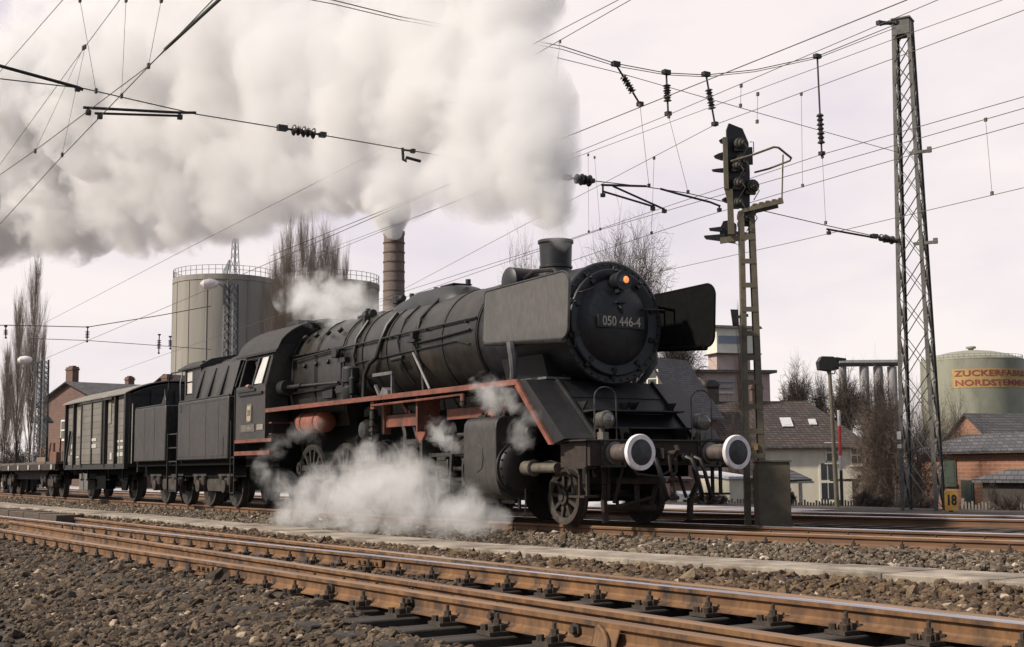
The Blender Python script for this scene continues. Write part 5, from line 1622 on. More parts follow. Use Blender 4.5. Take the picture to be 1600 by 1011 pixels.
# ------------------------------------------------------------------ overhead line: every wire hangs in the cross-span plane x = XS and runs along the tracks
XS = -8.0
def wire(pts, r, label, group='overhead wires', name='overhead_wire', cat='overhead wire', n=5, mat=None):
    c = [Vector(p) for p in pts]
    o = MB().path([p - c[0] for p in c], r, n).build(name, mat or wirem, loc=c[0], fix=False)
    return tag(o, label, cat, group)
HW = {}
def zspan(px, py): return float(onx(px, py, XS)[2])
LW = [  # photo points along the wire, height (from where it meets the cross span), radius
    ('a', [(820, 240), (1417, 0)], zspan(1000, 165), .016, 'thick overhead wire crossing the whole upper right sky above the engine'),
    ('b', [(833, 69), (966, 0)], 8.2, .010, 'upper of two short wires at the top centre above the smoke'),
    ('c', [(835, 86), (985, 0)], 8.1, .010, 'lower of two short wires at the top centre above the smoke'),
    ('d', [(888, 243), (1043, 180), (1465, 0)], zspan(1043, 180), .011, 'messenger wire under the second hanging insulator'),
    ('e', [(888, 250), (1400, 60), (1566, 0)], 8.3, .009, 'thin wire running just below the second messenger wire'),
    ('f', [(700, 415), (850, 335), (1117, 195), (1400, 90), (1597, 17)], zspan(1117, 195), .011, 'messenger wire under the third hanging insulator'),
    ('g', [(630, 456), (895, 372), (1282, 242), (1597, 152)], zspan(1284, 241), .013, 'messenger wire under the right hanging insulator'),
    ('h', [(640, 462), (938, 359), (1444, 214), (1597, 170)], 7.6, .012, 'contact wire passing behind the signal head, below the right messenger wire'),
    ('i', [(904, 404), (1095, 340), (1340, 266), (1597, 193)], zspan(1125, 322), .011, 'contact wire below the raised signal, carrying the third dropper'),
    ('j', [(1020, 427), (1240, 378), (1597, 294)], zspan(1292, 360), .011, 'lowest contact wire on the right, below the mast brackets'),
    ('k', [(0, 350), (98, 243), (260, 75)], 6.9, .012, 'lower left contact wire, the steepest one over the near track'),
    ('m', [(0, 273), (55, 235), (232, 103), (342, 0)], 6.95, .011, 'left contact wire crossing the tube arms'),
    ('n', [(0, 257), (133, 73), (187, 0)], 8.6, .009, 'left messenger wire from which long droppers hang'),
    ('o', [(0, 112), (98, 0)], 8.6, .009, 'messenger wire in the top left corner'),
    ('p', [(69, 561), (300, 463), (574, 344)], 7.0, .014, 'distant wire crossing in front of the concrete silo'),
    ('q', [(69, 505), (297, 386), (430, 318)], 8.4, .011, 'distant upper wire left of the concrete silo'),
    ('r', [(188, 579), (263, 552), (420, 498)], 6.8, .012, 'distant low wire ending at the silo foot'),
]
for key, pts, z, r, lb in LW:
    w3 = [onz(px, py, z) for px, py in pts]
    d0 = w3[0] - w3[1]; d0 /= np.linalg.norm(d0); d1 = w3[-1] - w3[-2]; d1 /= np.linalg.norm(d1)
    if key not in 'bcjqr': 
        w3 = ([w3[0] + d0 * (25 if key not in 'adefhi' else 18)] if True else []) + w3
    w3 = w3 + [w3[-1] + d1 * 8]
    HW[key] = (w3, z)
    wire(w3, r * .68, lb)
def along(key, px):                         # the point of a wire seen at picture column px
    w3, z = HW[key]
    best = None
    for a, b2 in zip(w3[:-1], w3[1:]):
        for t in np.linspace(0, 1, 400):
            p = a + (b2 - a) * t; d = p - CAM; q = 800 + FPX * (d @ _r) / (d @ _f) if d @ _f > .5 else 1e9
            if best is None or abs(q - px) < best[0]: best = (abs(q - px), p)
    return best[1]
b = MB(); w3, z = HW['k']
tk = [onz(258, 77, 6.95), onz(342, 0, 6.95)]
tag(MB().path([Vector(p) - Vector(tk[0]) for p in tk] + [Vector(tk[1] + (tk[1] - tk[0]) * 2 - tk[0])], .026, 6).build('section_rod', darkm, loc=tk[0], fix=False), 'thick black rod on the left contact wire, running out of the top edge', 'overhead fitting')
tk = [onz(895, 372, HW['g'][1]), onz(938, 359, HW['g'][1])]
# droppers: thin vertical links, each with clamps
def dropper(p0, p1, lb):
    p0 = Vector(p0); p1 = Vector(p1)
    b = MB(); b.tube(p1 - p1, p0 - p1, .0045, n=4)
    for q in (Vector((0, 0, 0)), p0 - p1): b.box(q.x - .03, q.x + .03, q.y - .02, q.y + .02, q.z - .04, q.z + .04)
    tag(b.build('dropper_wire', wirem, loc=p1), lb, 'dropper', 'droppers of the overhead line')
def dr2(x0, y0, x1, y1, zlow, lb):
    lo_ = onz(x1, y1, zlow); d = math.hypot(lo_[0] - CAM[0], lo_[1] - CAM[1])
    hi = ray(x0, y0); s = d / math.hypot(hi[0], hi[1]); dropper(CAM + hi * s, lo_, lb)
dr2(875, 65, 858, 222, HW['a'][1], 'dropper at the right rim of the smoke, holding the thick wire')
dr2(919, 242, 920, 362, HW['g'][1], 'left one of two droppers just right of the smoke')
dr2(929, 246, 938, 358, HW['g'][1], 'right one of two droppers just right of the smoke')
dr2(1022, 247, 1018, 364, HW['i'][1], 'dropper above the bare tree right of the chimney')
dr2(1158, 134, 1157, 165, HW['d'][1], 'short dropper above the signal board')
dr2(1184, 147, 1183, 190, HW['e'][1], 'dropper just right of the signal board top')
dr2(1252, 147, 1254, 290, HW['h'][1], 'dropper right of the signal railing')
dr2(1540, 187, 1550, 302, HW['j'][1], 'dropper right of the lattice mast')
dr2(133, 73, 97, 242, HW['k'][1], 'slanting dropper at the left, the longer of a pair')
dr2(130, 75, 55, 236, HW['m'][1], 'slanting dropper at the far left, next to the longer one')
dr2(125, 0, 150, 142, 7.3, 'dropper left of the tube arms, from the top edge')
dr2(197, 0, 190, 150, 7.3, 'dropper above the tube arms, from the top edge')
dr2(252, 0, 232, 103, HW['m'][1], 'dropper to the left contact wire, from the top edge')
dr2(1285, 245, 1290, 348, 6.7, 'thin dropper below the right hanging insulator')
dr2(1000, 165, 1014, 290, 6.8, 'dropper below the slanted insulator')
dr2(1045, 182, 1075, 300, 6.8, 'slanting dropper below the second insulator')
# cross spans
V_ = lambda px, py: tuple(onx(px, py, XS))
wire([V_(455, -12), V_(520, 0), V_(625, 26), V_(878, 72), V_(961, 99), V_(1041, 114), V_(1104, 117), V_(1180, 109), V_(1277, 88), V_(1400, 38)], .011, 'upper of the two sagging head span ropes leading to the top of the mast', 'cross span ropes', 'span_rope', 'span rope')
wire([V_(455, -6), V_(520, 6), V_(625, 31), V_(878, 77), V_(961, 103), V_(1041, 117), V_(1104, 120), V_(1180, 112), V_(1277, 91), V_(1400, 43)], .009, 'lower of the two sagging head span ropes leading to the top of the mast', 'cross span ropes', 'span_rope', 'span rope')
wire([V_(870, 90), V_(960, 112), V_(1110, 155), V_(1250, 195), V_(1410, 240)], .008, 'middle span rope slanting down to the lattice mast', 'cross span ropes', 'span_rope', 'span rope')
wire([V_(-60, 116), V_(0, 123), V_(130, 138), V_(305, 178), V_(475, 206), V_(630, 233), V_(905, 280), V_(1010, 292), V_(1075, 302), V_(1290, 352), V_(1385, 373), V_(1412, 379)], .011, 'lower span rope crossing the whole picture from left to the mast', 'cross span ropes', 'span_rope', 'span rope')
# insulators
def insulator(pa, pb, lb, n=7, r=.095, rod=.022, frac=(.3, .72), group='insulators on the cross spans'):
    pa, pb = Vector(pa), Vector(pb)
    k = thing('insulator', lb, 'insulator', pb, 0, group)
    d = pa - pb; ln = d.length; u = d.normalized()
    b = MB(); b.tube((0, 0, 0), d, rod, n=8); b.box(-.06, .06, -.06, .06, -.04, .05)
    q = d; b.box(q.x - .06, q.x + .06, q.y - .09, q.y + .09, q.z - .05, q.z + .05)
    b.build('insulator_rod', darkm, k)
    b = MB(); L_ = ln * (frac[1] - frac[0]); prof = []
    for i in range(n):
        t = ln * frac[0] + L_ * i / n; st_ = L_ / n
        prof += [(t, .05), (t + st_ * .2, r if i % 2 == 0 else r * .8), (t + st_ * .45, r * .85), (t + st_ * .7, .05)]
    b.lathe((0, 0, 0), u, prof, 14); b.build('insulator_disc', insul, k)
insulator(V_(962, 100), V_(1000, 163), 'slanted insulator, leftmost hanging from the sagging ropes')
insulator(V_(1041, 113), V_(1044, 178), 'second insulator from the left, hanging straight from the sagging ropes')
insulator(V_(1103, 116), V_(1117, 194), 'third insulator, hanging right above the signal board')
insulator(V_(1277, 88), V_(1284, 240), 'rightmost insulator, hanging on a long rod right of the signal', frac=(.1, .42))
insulator(V_(441, 200), V_(504, 211), 'horizontal insulator in the lower span rope, in front of the smoke', n=5, r=.11, frac=(.2, .8))
insulator(V_(886, 277), V_(924, 283), 'horizontal insulator in the lower span rope, at the right edge of the smoke', n=4, r=.13, frac=(.05, .7))
insulator(V_(1366, 369), V_(1402, 377), 'horizontal insulator in the lower span rope, next to the lattice mast', n=4, r=.11, frac=(.2, .8))
insulator(V_(1375, 36), V_(1400, 36), 'small insulator of the rope end at the mast top', n=3, r=.06, frac=(.3, .9))
# registration arms
def arm(pts, r, lb, drops=()):
    P = [Vector(V_(*p)) for p in pts]
    b = MB(); b.path([p - P[0] for p in P], r, 8)
    for p in drops:
        a = Vector(V_(*p[0])) - P[0]; c = Vector(V_(*p[1])) - P[0]; b.tube(a, c, r * .8, n=6); b.box(c.x - .04, c.x + .04, c.y - .04, c.y + .04, c.z - .04, c.z + .04)
    tag(b.build('registration_arm', darkm, loc=P[0]), lb, 'registration arm', 'registration arms of the contact wires')
arm([(-40, 90), (0, 103), (120, 136), (130, 140)], .030, 'thick tube arm coming in at the left edge', [((118, 135), (121, 139))])
arm([(130, 168), (280, 176), (306, 176)], .026, 'upper tube of the double arm at the left', [((138, 168), (138, 176)), ((281, 176), (281, 183))])
arm([(148, 177), (278, 181)], .022, 'lower tube of the double arm at the left', [((155, 177), (156, 182))])
arm([(629, 231), (630, 250), (634, 252), (635, 246), (657, 252)], .03, 'short bent arm hanging on the lower span rope at the smoke', [((629, 234), (645, 236))])
arm([(940, 289), (1010, 291)], .026, 'upper horizontal tube right of the smoke', [((942, 288), (942, 305))])
arm([(942, 299), (1022, 323)], .024, 'sloping tube right of the smoke, ending on the nearer wire', [((1022, 323), (1020, 326))])
arm([(958, 291), (1038, 327)], .024, 'sloping tube right of the smoke, ending on the farther wire', [((1037, 325), (1038, 330))])
arm([(1032, 295), (1060, 303), (1110, 316), (1125, 322)], .026, 'curved arm between the bare tree and the signal', [((1124, 322), (1124, 328))])
arm([(1292, 358), (1370, 372)], .026, 'arm leading to the right mast over the red and white pole', [((1295, 359), (1295, 364))])
# the far span at the left
XF = -75.0
VF = lambda px, py: tuple(onx(px, py, XF))
wire([VF(-40, 509), VF(10, 508), VF(137, 511), VF(249, 493), VF(330, 478)], .03, 'far span rope left of the concrete silo, upper one', 'cross span ropes', 'span_rope', 'span rope')
wire([VF(50, 529), VF(137, 532), VF(249, 540), VF(330, 546)], .022, 'far span rope left of the concrete silo, lower one', 'cross span ropes', 'span_rope', 'span rope')
for (a, c, lb) in (((9, 510), (9, 528), 'far insulator at the left edge behind the poplar'), ((137, 511), (136, 534), 'far insulator midway between poplar and silo'), ((249, 523), (248, 552), 'far insulator left of the silo edge'), ((266, 526), (266, 545), 'far insulator on the silo edge')):
    insulator(VF(*a), VF(*c), lb, n=5, r=.16, rod=.04, frac=(.25, .75), group='far insulators')

# ------------------------------------------------------------------ background buildings
brick_o = M_brick('orange brick', (.30, .135, .075), (.24, .10, .06), (.25, .19, .15), .5, .16, .02, .9, .2, (.11, .065, .045), dscale=.5)
brick_d = M_brick('brown red brick', (.165, .085, .065), (.125, .065, .05), (.14, .11, .095), .5, .16, .02, .9, .2, (.075, .05, .042), dscale=.5)
brick_p = M_brick('pink brown brick', (.46, .345, .31), (.40, .295, .265), (.42, .34, .31), .6, .2, .02, .9, .1, (.30, .22, .20), dscale=.3)
brick_c = M_brick('chimney brick', (.19, .14, .115), (.15, .11, .09), (.165, .13, .115), .7, .28, .03, .9, .2, (.11, .08, .065), dscale=.25)
plaster = M('cream plaster', (.70, .63, .50), (.58, .52, .41), 1.1, .9, 0, .1, 12, c3=(.36, .31, .25), s3=.7, stretch=(1, 1, .5), f3=(.55, .8))
tile_d = M_brick('dark roof tiles', (.105, .072, .06), (.045, .037, .036), (.015, .013, .012), .34, .16, .025, .85, .6, (.03, .027, .026), dscale=.6)
tile_g = M_brick('grey slate roof', (.10, .095, .10), (.055, .053, .057), (.02, .02, .02), .34, .16, .02, .8, .5, (.04, .037, .036), dscale=.6)
cream = M('cream cladding', (.72, .68, .56), (.64, .60, .50), 1.2, .8, 0, 0)
shut = M('dark green shutters', (.04, .055, .04), None, 5, .7, 0, .1)
def plan(px, D):
    p = at(px, 733, D); return np.array([p[0], p[1]])
def zrow(px, py, D): return float(upr(px, py, D)[2])
def frame2(pA, pB):
    a, b2 = plan(*pA), plan(*pB); d = b2 - a
    return a, math.atan2(d[1], d[0]), float(np.linalg.norm(d))
def building(name, label, cat, pA, pB, depth, zg, ze, zr, wall, roof, kind='ridge_x', over=.35, hipR=0.0, hipL=0.0, wins=(), chim=(), sky=(), group=None, wside=()):
    a, rz, W = frame2(pA, pB)
    k = thing(name, label, cat, (a[0], a[1], zg), rz, group)
    e, r = ze - zg, zr - zg
    b = MB(); b.box(0, W, 0, depth, 0, e)
    if kind == 'ridge_x':
        if not hipL: b.prism([(0, 0, e), (0, depth, e), (0, depth / 2, r)], (.25, 0, 0))
        if not hipR: b.prism([(W - .25, 0, e), (W - .25, depth, e), (W - .25, depth / 2, r)], (.25, 0, 0))
    elif kind == 'ridge_y':
        b.prism([(0, 0, e), (W, 0, e), (W / 2, 0, r)], (0, .25, 0)); b.prism([(0, depth - .25, e), (W, depth - .25, e), (W / 2, depth - .25, r)], (0, .25, 0))
    b.build('wall', wall, k, smooth=0)
    b = MB(); o = over; t = .12
    if kind == 'ridge_x':
        dz = (r - e) / (depth / 2) * o
        A, B_ = (-o if not hipL else -o), (W + o)
        ra, rb2 = (hipL if hipL else -o), (W - hipR if hipR else W + o)
        for sgn, y0 in ((1, -o), (-1, depth + o)):
            q = [(A, y0, e - dz), (B_, y0, e - dz), (rb2, depth / 2, r), (ra, depth / 2, r)]
            b.hexa([(x, y, z) for x, y, z in q], [(x, y, z + t) for x, y, z in q])
        if hipR: b.prism([(B_, -o, e - dz), (B_, depth + o, e - dz), (rb2, depth / 2, r)], (0, 0, t))
        if hipL: b.prism([(A, -o, e - dz), (A, depth + o, e - dz), (ra, depth / 2, r)], (0, 0, t))
    elif kind == 'ridge_y':
        dz = (r - e) / (W / 2) * o
        for x0 in (-o, W + o):
            q = [(x0, -o, e - dz), (x0, depth + o, e - dz), (W / 2, depth + o, r), (W / 2, -o, r)]
            b.hexa(q, [(x, y, z + t) for x, y, z in q])
    elif kind == 'flat':
        b.box(-o, W + o, -o, depth + o, e + .002, e + .3)
    elif kind == 'shed':
        q = [(-o, -o, e - .02), (W + o, -o, e - .02), (W + o, depth + o, r), (-o, depth + o, r)]
        b.hexa(q, [(x, y, z + t) for x, y, z in q])
    rf = b.build('roof', roof, k, smooth=0)
    for (px, py, w_, h, m_) in wins:
        p = at(px, py, (pA[1] + pB[1]) / 2)
        # meet the facade plane
        d = ray(px, py); n_ = np.array([-math.sin(rz), math.cos(rz)])
        s = ((a - CAM[:2]) @ n_) / (d[:2] @ n_); p = CAM + d * s
        u = (p[:2] - a) @ np.array([math.cos(rz), math.sin(rz)]); z = p[2] - zg
        b = MB(); b.box(u - w_ / 2 - .09, u + w_ / 2 + .09, -.06, -.004, z - h / 2 - .09, z + h / 2 + .09); b.box(u - w_ / 2 - .15, u + w_ / 2 + .15, -.12, -.004, z - h / 2 - .17, z - h / 2 - .092)
        f = b.build('window', cream if m_ != 'g' else shut, k)
        b = MB()
        if m_ == 'g': b.box(u - w_ / 2, u + w_ / 2, -.075, -.0605, z - h / 2, z + h / 2)
        else:
            for sx_ in (-1, 1):
                for sz in (-1, 1): b.box(u + sx_ * w_ / 4 - w_ * .21, u + sx_ * w_ / 4 + w_ * .21, -.075, -.0605, z + sz * h / 4 - h * .21, z + sz * h / 4 + h * .21)
        b.build('pane', shut if m_ == 'g' else dglass, f)
    for u, v, h, w_, m_ in chim:
        zb = e + (r - e) * (1 - abs(v / depth - .5) * 2) - .3 if kind != 'ridge_y' else e + (r - e) * (1 - abs(u / W - .5) * 2) - .3
        b = MB(); b.box(u - w_ / 2, u + w_ / 2, v - .35, v + .35, zb, zb + h); b.box(u - w_ / 2 - .07, u + w_ / 2 + .07, v - .42, v + .42, zb + h - .35, zb + h - .18)
        b.box(u - w_ * .3, u + w_ * .3, v - .2, v + .2, zb + h, zb + h + .12)
        b.build('chimney', m_, rf, smooth=0)
    for u, tt, w_, h in sky:
        y = depth / 2 * tt; z = e + (r - e) * tt; sl = math.atan2(r - e, depth / 2)
        q = [Vector((u - w_ / 2, y, z)), Vector((u + w_ / 2, y, z))]; up = Vector((0, math.cos(sl), math.sin(sl))) * h; nn = Vector((0, -math.sin(sl), math.cos(sl)))
        pts = [q[0] + nn * .14, q[1] + nn * .14, q[1] + up + nn * .2, q[0] + up + nn * .2]
        b = MB(); b.prism(pts, nn * .08); f = b.build('skylight', M('pale zinc', (.62, .62, .66), None, 6, .4, 0, 0) if 'pale zinc' not in MATS else MATS['pale zinc'], rf)
        c = sum(pts, Vector()) / 4
        b = MB(); b.prism([c + (p - c) * .68 + nn * .082 for p in pts], nn * .012); b.build('pane', glass, f)
    return k
ZG = -2.6
hs_ = building('house', 'long cream plastered house with dark tiled roof and two skylights, right of the signal', 'house', (1085, 86.5), (1352, 87), 8.5, ZG, zrow(1250, 694, 86), zrow(1250, 629, 91), plaster, tile_d, hipR=2.6, over=.45,
         wins=[(1300, 707, .8, 1.2, 'w'), (1339, 711, .8, 1.2, 'w'), (1293, 752, .95, 2.6, 'w'), (1345, 748, .5, .5, 'w')],
         chim=[(5.3, 4.25, 1.6, .75, brick_d), (2.15, 4.25, 1.8, .85, M('black chimney', (.03, .027, .026), None, 6, .9, 0, .2))], sky=[(6.75, .36, .75, 1.0), (8.55, .40, .5, .6)])
building('house', 'brown brick gabled house with steep dark roof, seen under the smoke deflector', 'house', (968, 86), (1066, 83), 4.5, ZG, zrow(1064, 640, 83), zrow(1030, 558, 84), brick_d, tile_g, kind='ridge_y', over=.4, wins=[(1012, 592, 1.5, 1.0, 'w')])
building('brick_building', 'long low orange brick building with grey roof at the right edge', 'building', (1440, 58), (1640, 52), 7, ZG, zrow(1500, 706, 56), zrow(1560, 682, 60), brick_o, tile_g, over=.4, wins=[(1486, 738, .5, .9, 'g'), (1513, 772, .5, 1.0, 'g')])
building('house', 'brick gabled house with dark slate roof and a slim white window, behind the orange building', 'house', (1553, 74), (1655, 75.6), 4.2, ZG, zrow(1553, 690, 74), zrow(1540, 648, 75.5), brick_o, tile_g, over=.2, wins=[(1575, 700, .3, .6, 'w')])
building('hut', 'small hut with its shaded open inside painted dark on closed walls, low grey pitched roof at the right edge', 'hut', (1534, 46), (1605, 44), 3.0, -1.9, zrow(1560, 752, 45), zrow(1570, 738, 46.5), M('hut inside shade', (.05, .04, .034), None, 8, .9, 0, .3), tile_g, over=.25)  # dark walls stand in for the shaded inside of an open hut
# lean-to shed and canopy in front of the cream house
a, rz, W = frame2((1190, 68), (1290, 70))
shd = thing('shed', 'dark roofed open lean-to shed with pale posts before the cream house', 'shed', (a[0], a[1], ZG), rz)
z1_, z2_ = zrow(1210, 702, 71) - ZG, zrow(1260, 752, 68) - ZG
b = MB(); b.prism([(0, 3.2, z1_), (1.25, 3.2, z1_), (3.35, 0, z2_), (1.4, -.2, z2_ - .02), (0, -.2, z2_)], (0, 0, .1)); b.build('roof', tile_g, shd, smooth=0)
for x in (1.65, 2.55):
    b = MB(); b.bar((x, 0, 0), (x, 0, z2_), .14, .14); b.build('post', dirtyw, shd)
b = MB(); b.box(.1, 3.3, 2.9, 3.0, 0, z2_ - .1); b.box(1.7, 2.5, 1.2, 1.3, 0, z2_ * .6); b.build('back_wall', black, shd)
b = MB(); b.box(1.35, 3.4, -.1, -.02, z2_ - .12, z2_ + .0); b.build('fascia', dirtyw, shd)
a, rz, W = frame2((1308, 66), (1366, 67))
cnp = thing('canopy', 'flat dark canopy on one post beside the slim signal pole', 'canopy', (a[0], a[1], ZG), rz)
zc_ = zrow(1330, 752, 66) - ZG
b = MB(); b.box(0, W, -.6, .6, zc_, zc_ + .12); b.build('roof', darkm, cnp)
b = MB(); b.box(W * .42, W * .42 + .26, -.1, .1, 0, zc_); b.build('post', black, cnp)
for pa, pb, ya, lb, m_, cat in (((1139, 60), (1170, 60.5), 748, 'small pale plastered hut left of the signal post', plaster, 'hut'), ((1046, 62), (1078, 62), 752, 'low reddish brick outbuilding seen below the buffers', brick_d, 'outbuilding')):
    building('outbuilding', lb, cat, pa, pb, 2.5, ZG, zrow(pa[0], ya, pa[1]), zrow(pa[0], ya - 8, pa[1]), m_, tile_d if m_ is brick_d else MATS['pale zinc'], kind='shed', over=.12)
building('cold_frame', 'white framed box window low on the ground below the buffers', 'garden frame', (1062, 52), (1092, 52), 1.0, zrow(1075, 798, 52), zrow(1075, 776, 52), zrow(1075, 772, 52.5), lab, MATS['pale zinc'], kind='shed', over=.03, wins=[(1077, 786, .55, .3, 'w')])
# garden fence
def fence(pa, pb, ytop, lb):
    a, rz, W = frame2(pa, pb); zg = -1.9
    k = thing('fence', lb, 'fence', (a[0], a[1], zg), rz)
    h = zrow(pa[0], ytop, pa[1]) - zg
    b = MB(); x = 0
    while x < W: b.box(x, x + .07, -.01, .012, 0, h * random.uniform(.93, 1.02)); x += .125
    for z in (.3, .8): b.box(0, W, .0125, .05, h * z, h * z + .07)
    b.build('picket_panel', M('grey pickets', (.17, .145, .115), (.10, .085, .07), 6, .9, 0, .1) if 'grey pickets' not in MATS else MATS['grey pickets'], k)
    b = None
    for x in np.arange(0, W, 2.0):
        m = MB().box(-.06, .06, .06, .18, 0, h + .12)
        if b is None: b = m.build('fence_post', MATS['grey pickets'], k); b.location.x = x
        else: dup(b, k, (x, 0, 0))
fence((1095, 46), (1180, 47), 781, 'grey picket fence left of the signal cabinet')
fence((1236, 46), (1420, 48), 781, 'long grey picket fence before the cream house')
fence((1500, 44), (1610, 42), 784, 'grey picket fence before the dark hut')

# sugar works: tower, silo row, storage tank
tw = thing('works_tower', 'pink brick tower topped by a cream cabin with a dark window band', 'tower', (*plan(1120, 142), ZG), frame2((1133, 141), (1200, 142.6))[1])
a = plan(1120, 142)
def tl(px, D):
    d = plan(px, D) - a; r = tw.rotation_euler.z; return d[0] * math.cos(r) + d[1] * math.sin(r), -d[0] * math.sin(r) + d[1] * math.cos(r)
T = lambda py: zrow(1160, py, 143) - ZG
x0 = tl(1133, 141)[0]; x1 = tl(1200, 142.6)[0]
b = MB(); b.box(x0, x1, 0, 2.6, T(552), T(512)); cbn = b.build('tower_cabin', cream, tw, smooth=0)
b = MB(); b.hexa([(x0 - .5, -.4, T(513)), (x1 + .3, -.4, T(513)), (x1 + .3, 3, T(513)), (x0 - .5, 3, T(513))], [(x0 - .3, -.2, T(509)), (x1 + .2, -.2, T(509)), (x1 + .2, 2.8, T(509)), (x0 - .3, 2.8, T(509))]); b.box(x0 - .25, x1 + .2, -.25, 2.8, T(553.5), T(552) - .003); b.build('cabin_roof', tile_g, tw, smooth=0)
b = MB(); b.box(x0 + .15, x0 + (x1 - x0) * .62, -.06, -.002, T(537), T(525)); b.build('window_band', M_glass('blue grey glass', (.12, .14, .20), .2), cbn)
b = MB(); b.box(x0 + .1, x1 - 1.0, .3, 2.4, 0, T(553.5) - .004); b.build('tower_shaft', brick_p, tw, smooth=0)
bl_ = building('works_building', 'pink brick works building with flat dark roof below the cream tower cabin', 'building', (1097, 134), (1207, 135.5), 6, ZG, zrow(1150, 583, 135), 0, brick_p, tile_g, kind='flat', over=.6)
b = MB()
for i in range(3): b.box(.6 + .5 * (i % 2), 3.6, -.25, -.005, zrow(1120, 596 + 9 * i, 133) - ZG, zrow(1120, 592 + 9 * i, 133) - ZG)
b.build('louvre', M('grey louvres', (.33, .33, .36), None, 4, .6, 0, 0), bl_)
tk = thing('storage_tank', 'big round pale green storage tank with an orange lettered panel', 'storage tank', (*plan(1526, 240), ZG))
RT = 78 * 240 / FPX; TZ = lambda py: zrow(1526, py, 240) - ZG
b = MB(); b.lathe((0, 0, 0), (0, 0, 1), [(0, RT), (TZ(566), RT), (TZ(566) + .05, RT * 1.004), (TZ(564), RT), (TZ(556), RT * .75), (TZ(550.5), RT * .45), (TZ(548), RT * .2), (TZ(547.5), .1)], 72); tb_ = b.build('tank_shell', tankm, tk, smooth=25)
b = MB(); b.lathe((0, 0, TZ(549)), (0, 0, 1), [(0, .5), (.5, .5), (.55, .9), (.9, .9), (.95, .2)], 16); b.build('roof_vent', tankm, tk)
b = MB()
for k in range(60):
    a0, a1 = 2 * PI * k / 60, 2 * PI * (k + 1) / 60
    for zz in (.5, .95): b.bar((RT * .97 * math.cos(a0), RT * .97 * math.sin(a0), TZ(566) + zz), (RT * .97 * math.cos(a1), RT * .97 * math.sin(a1), TZ(566) + zz), .05, .05)
    b.bar((RT * .97 * math.cos(a0), RT * .97 * math.sin(a0), TZ(566)), (RT * .97 * math.cos(a0), RT * .97 * math.sin(a0), TZ(566) + .95), .05, .05)
b.build('tank_railing', galv, tk)
# lettered panel bent round the shell
vx = CAM[:2] - plan(1526, 240); vang = math.atan2(vx[1], vx[0])
def on_shell(u, z, off): # u: metres to the right along the shell from the point facing us
    t = vang + u / RT; return Vector(((RT + off) * math.cos(t), (RT + off) * math.sin(t), z))
u0 = RT * math.asin((1497 - 1526) / 78.0); u1 = RT * math.asin(.985)
rows = [[on_shell(u, z, .04) for u in np.linspace(u0, u1 + 1.0, 40)] for z in (TZ(610), TZ(581))]
b = MB(); b.quadgrid(rows); pn_ = b.build('sign_panel', M('faded orange panel', (.46, .30, .115), (.38, .245, .095), .6, .8, 0, 0), tk, fix=False)
redl = M('faded red letters', (.27, .065, .055), (.21, .055, .047), 1, .8, 0, 0)
for s_, py in (('ZUCKERFABRIK', 588.3), ('NORDSTEMMEN', 602.7)):
    t_ = text_part('sign_lettering', s_, 1.45, redl, pn_, (0, 0, 0), (1, 0, 0), (0, 0, 1), .0, 1.0, align='LEFT', bold=.035, spacing=1.02)
    me_ = t_.data
    t_.matrix_local = Matrix()
    w0 = max(v.co.x for v in me_.vertices); tgt = (u1 - u0) * (.93 if s_[0] == 'Z' else .93)
    bm = bmesh.new(); bm.from_mesh(me_); bmesh.ops.subdivide_edges(bm, edges=[e for e in bm.edges if e.calc_length() > .5], cuts=2); 
    for v in bm.verts: v.co = on_shell(u0 + .45 + v.co.x / w0 * tgt, TZ(py) + v.co.y, .09)
    bm.to_mesh(me_); bm.free()
sr_ = M('pale silo concrete', (.36, .34, .335), (.30, .285, .28), .5, .9, 0, 0, stretch=(2, 2, .2))
for i, px in enumerate((1322, 1356, 1378, 1400)):
    p = plan(px, 205)
    k = MB().lathe((0, 0, 0), (0, 0, 1), [(0, .62 + (.12 if i else 0)), (zrow(px, 573, 205) - ZG, .62 + (.12 if i else 0)), (zrow(px, 572, 205) - ZG, .3)], 24).build('silo_tube', sr_, loc=(p[0], p[1], ZG))
    tag(k, ['slim pale silo tube right of the light signal, leftmost under the gallery', 'second pale silo tube from the left under the gallery', 'third pale silo tube from the left under the gallery', 'rightmost pale silo tube under the gallery'][i], 'silo', 'slim silo tubes of the works')
a, rz, W = frame2((1316, 205), (1412, 205))
gl = thing('gallery', 'pale conveyor gallery lying on the slim silo tubes', 'gallery', (a[0], a[1], zrow(1360, 572, 205)), rz)
b = MB(); b.box(0, W, -.9, .9, .02, .5); b.build('gallery_deck', MATS['dark fittings'], gl); b = MB(); b.box(0, W, -.7, .7, .5, .95); b.build('gallery_wall', sr_, gl)
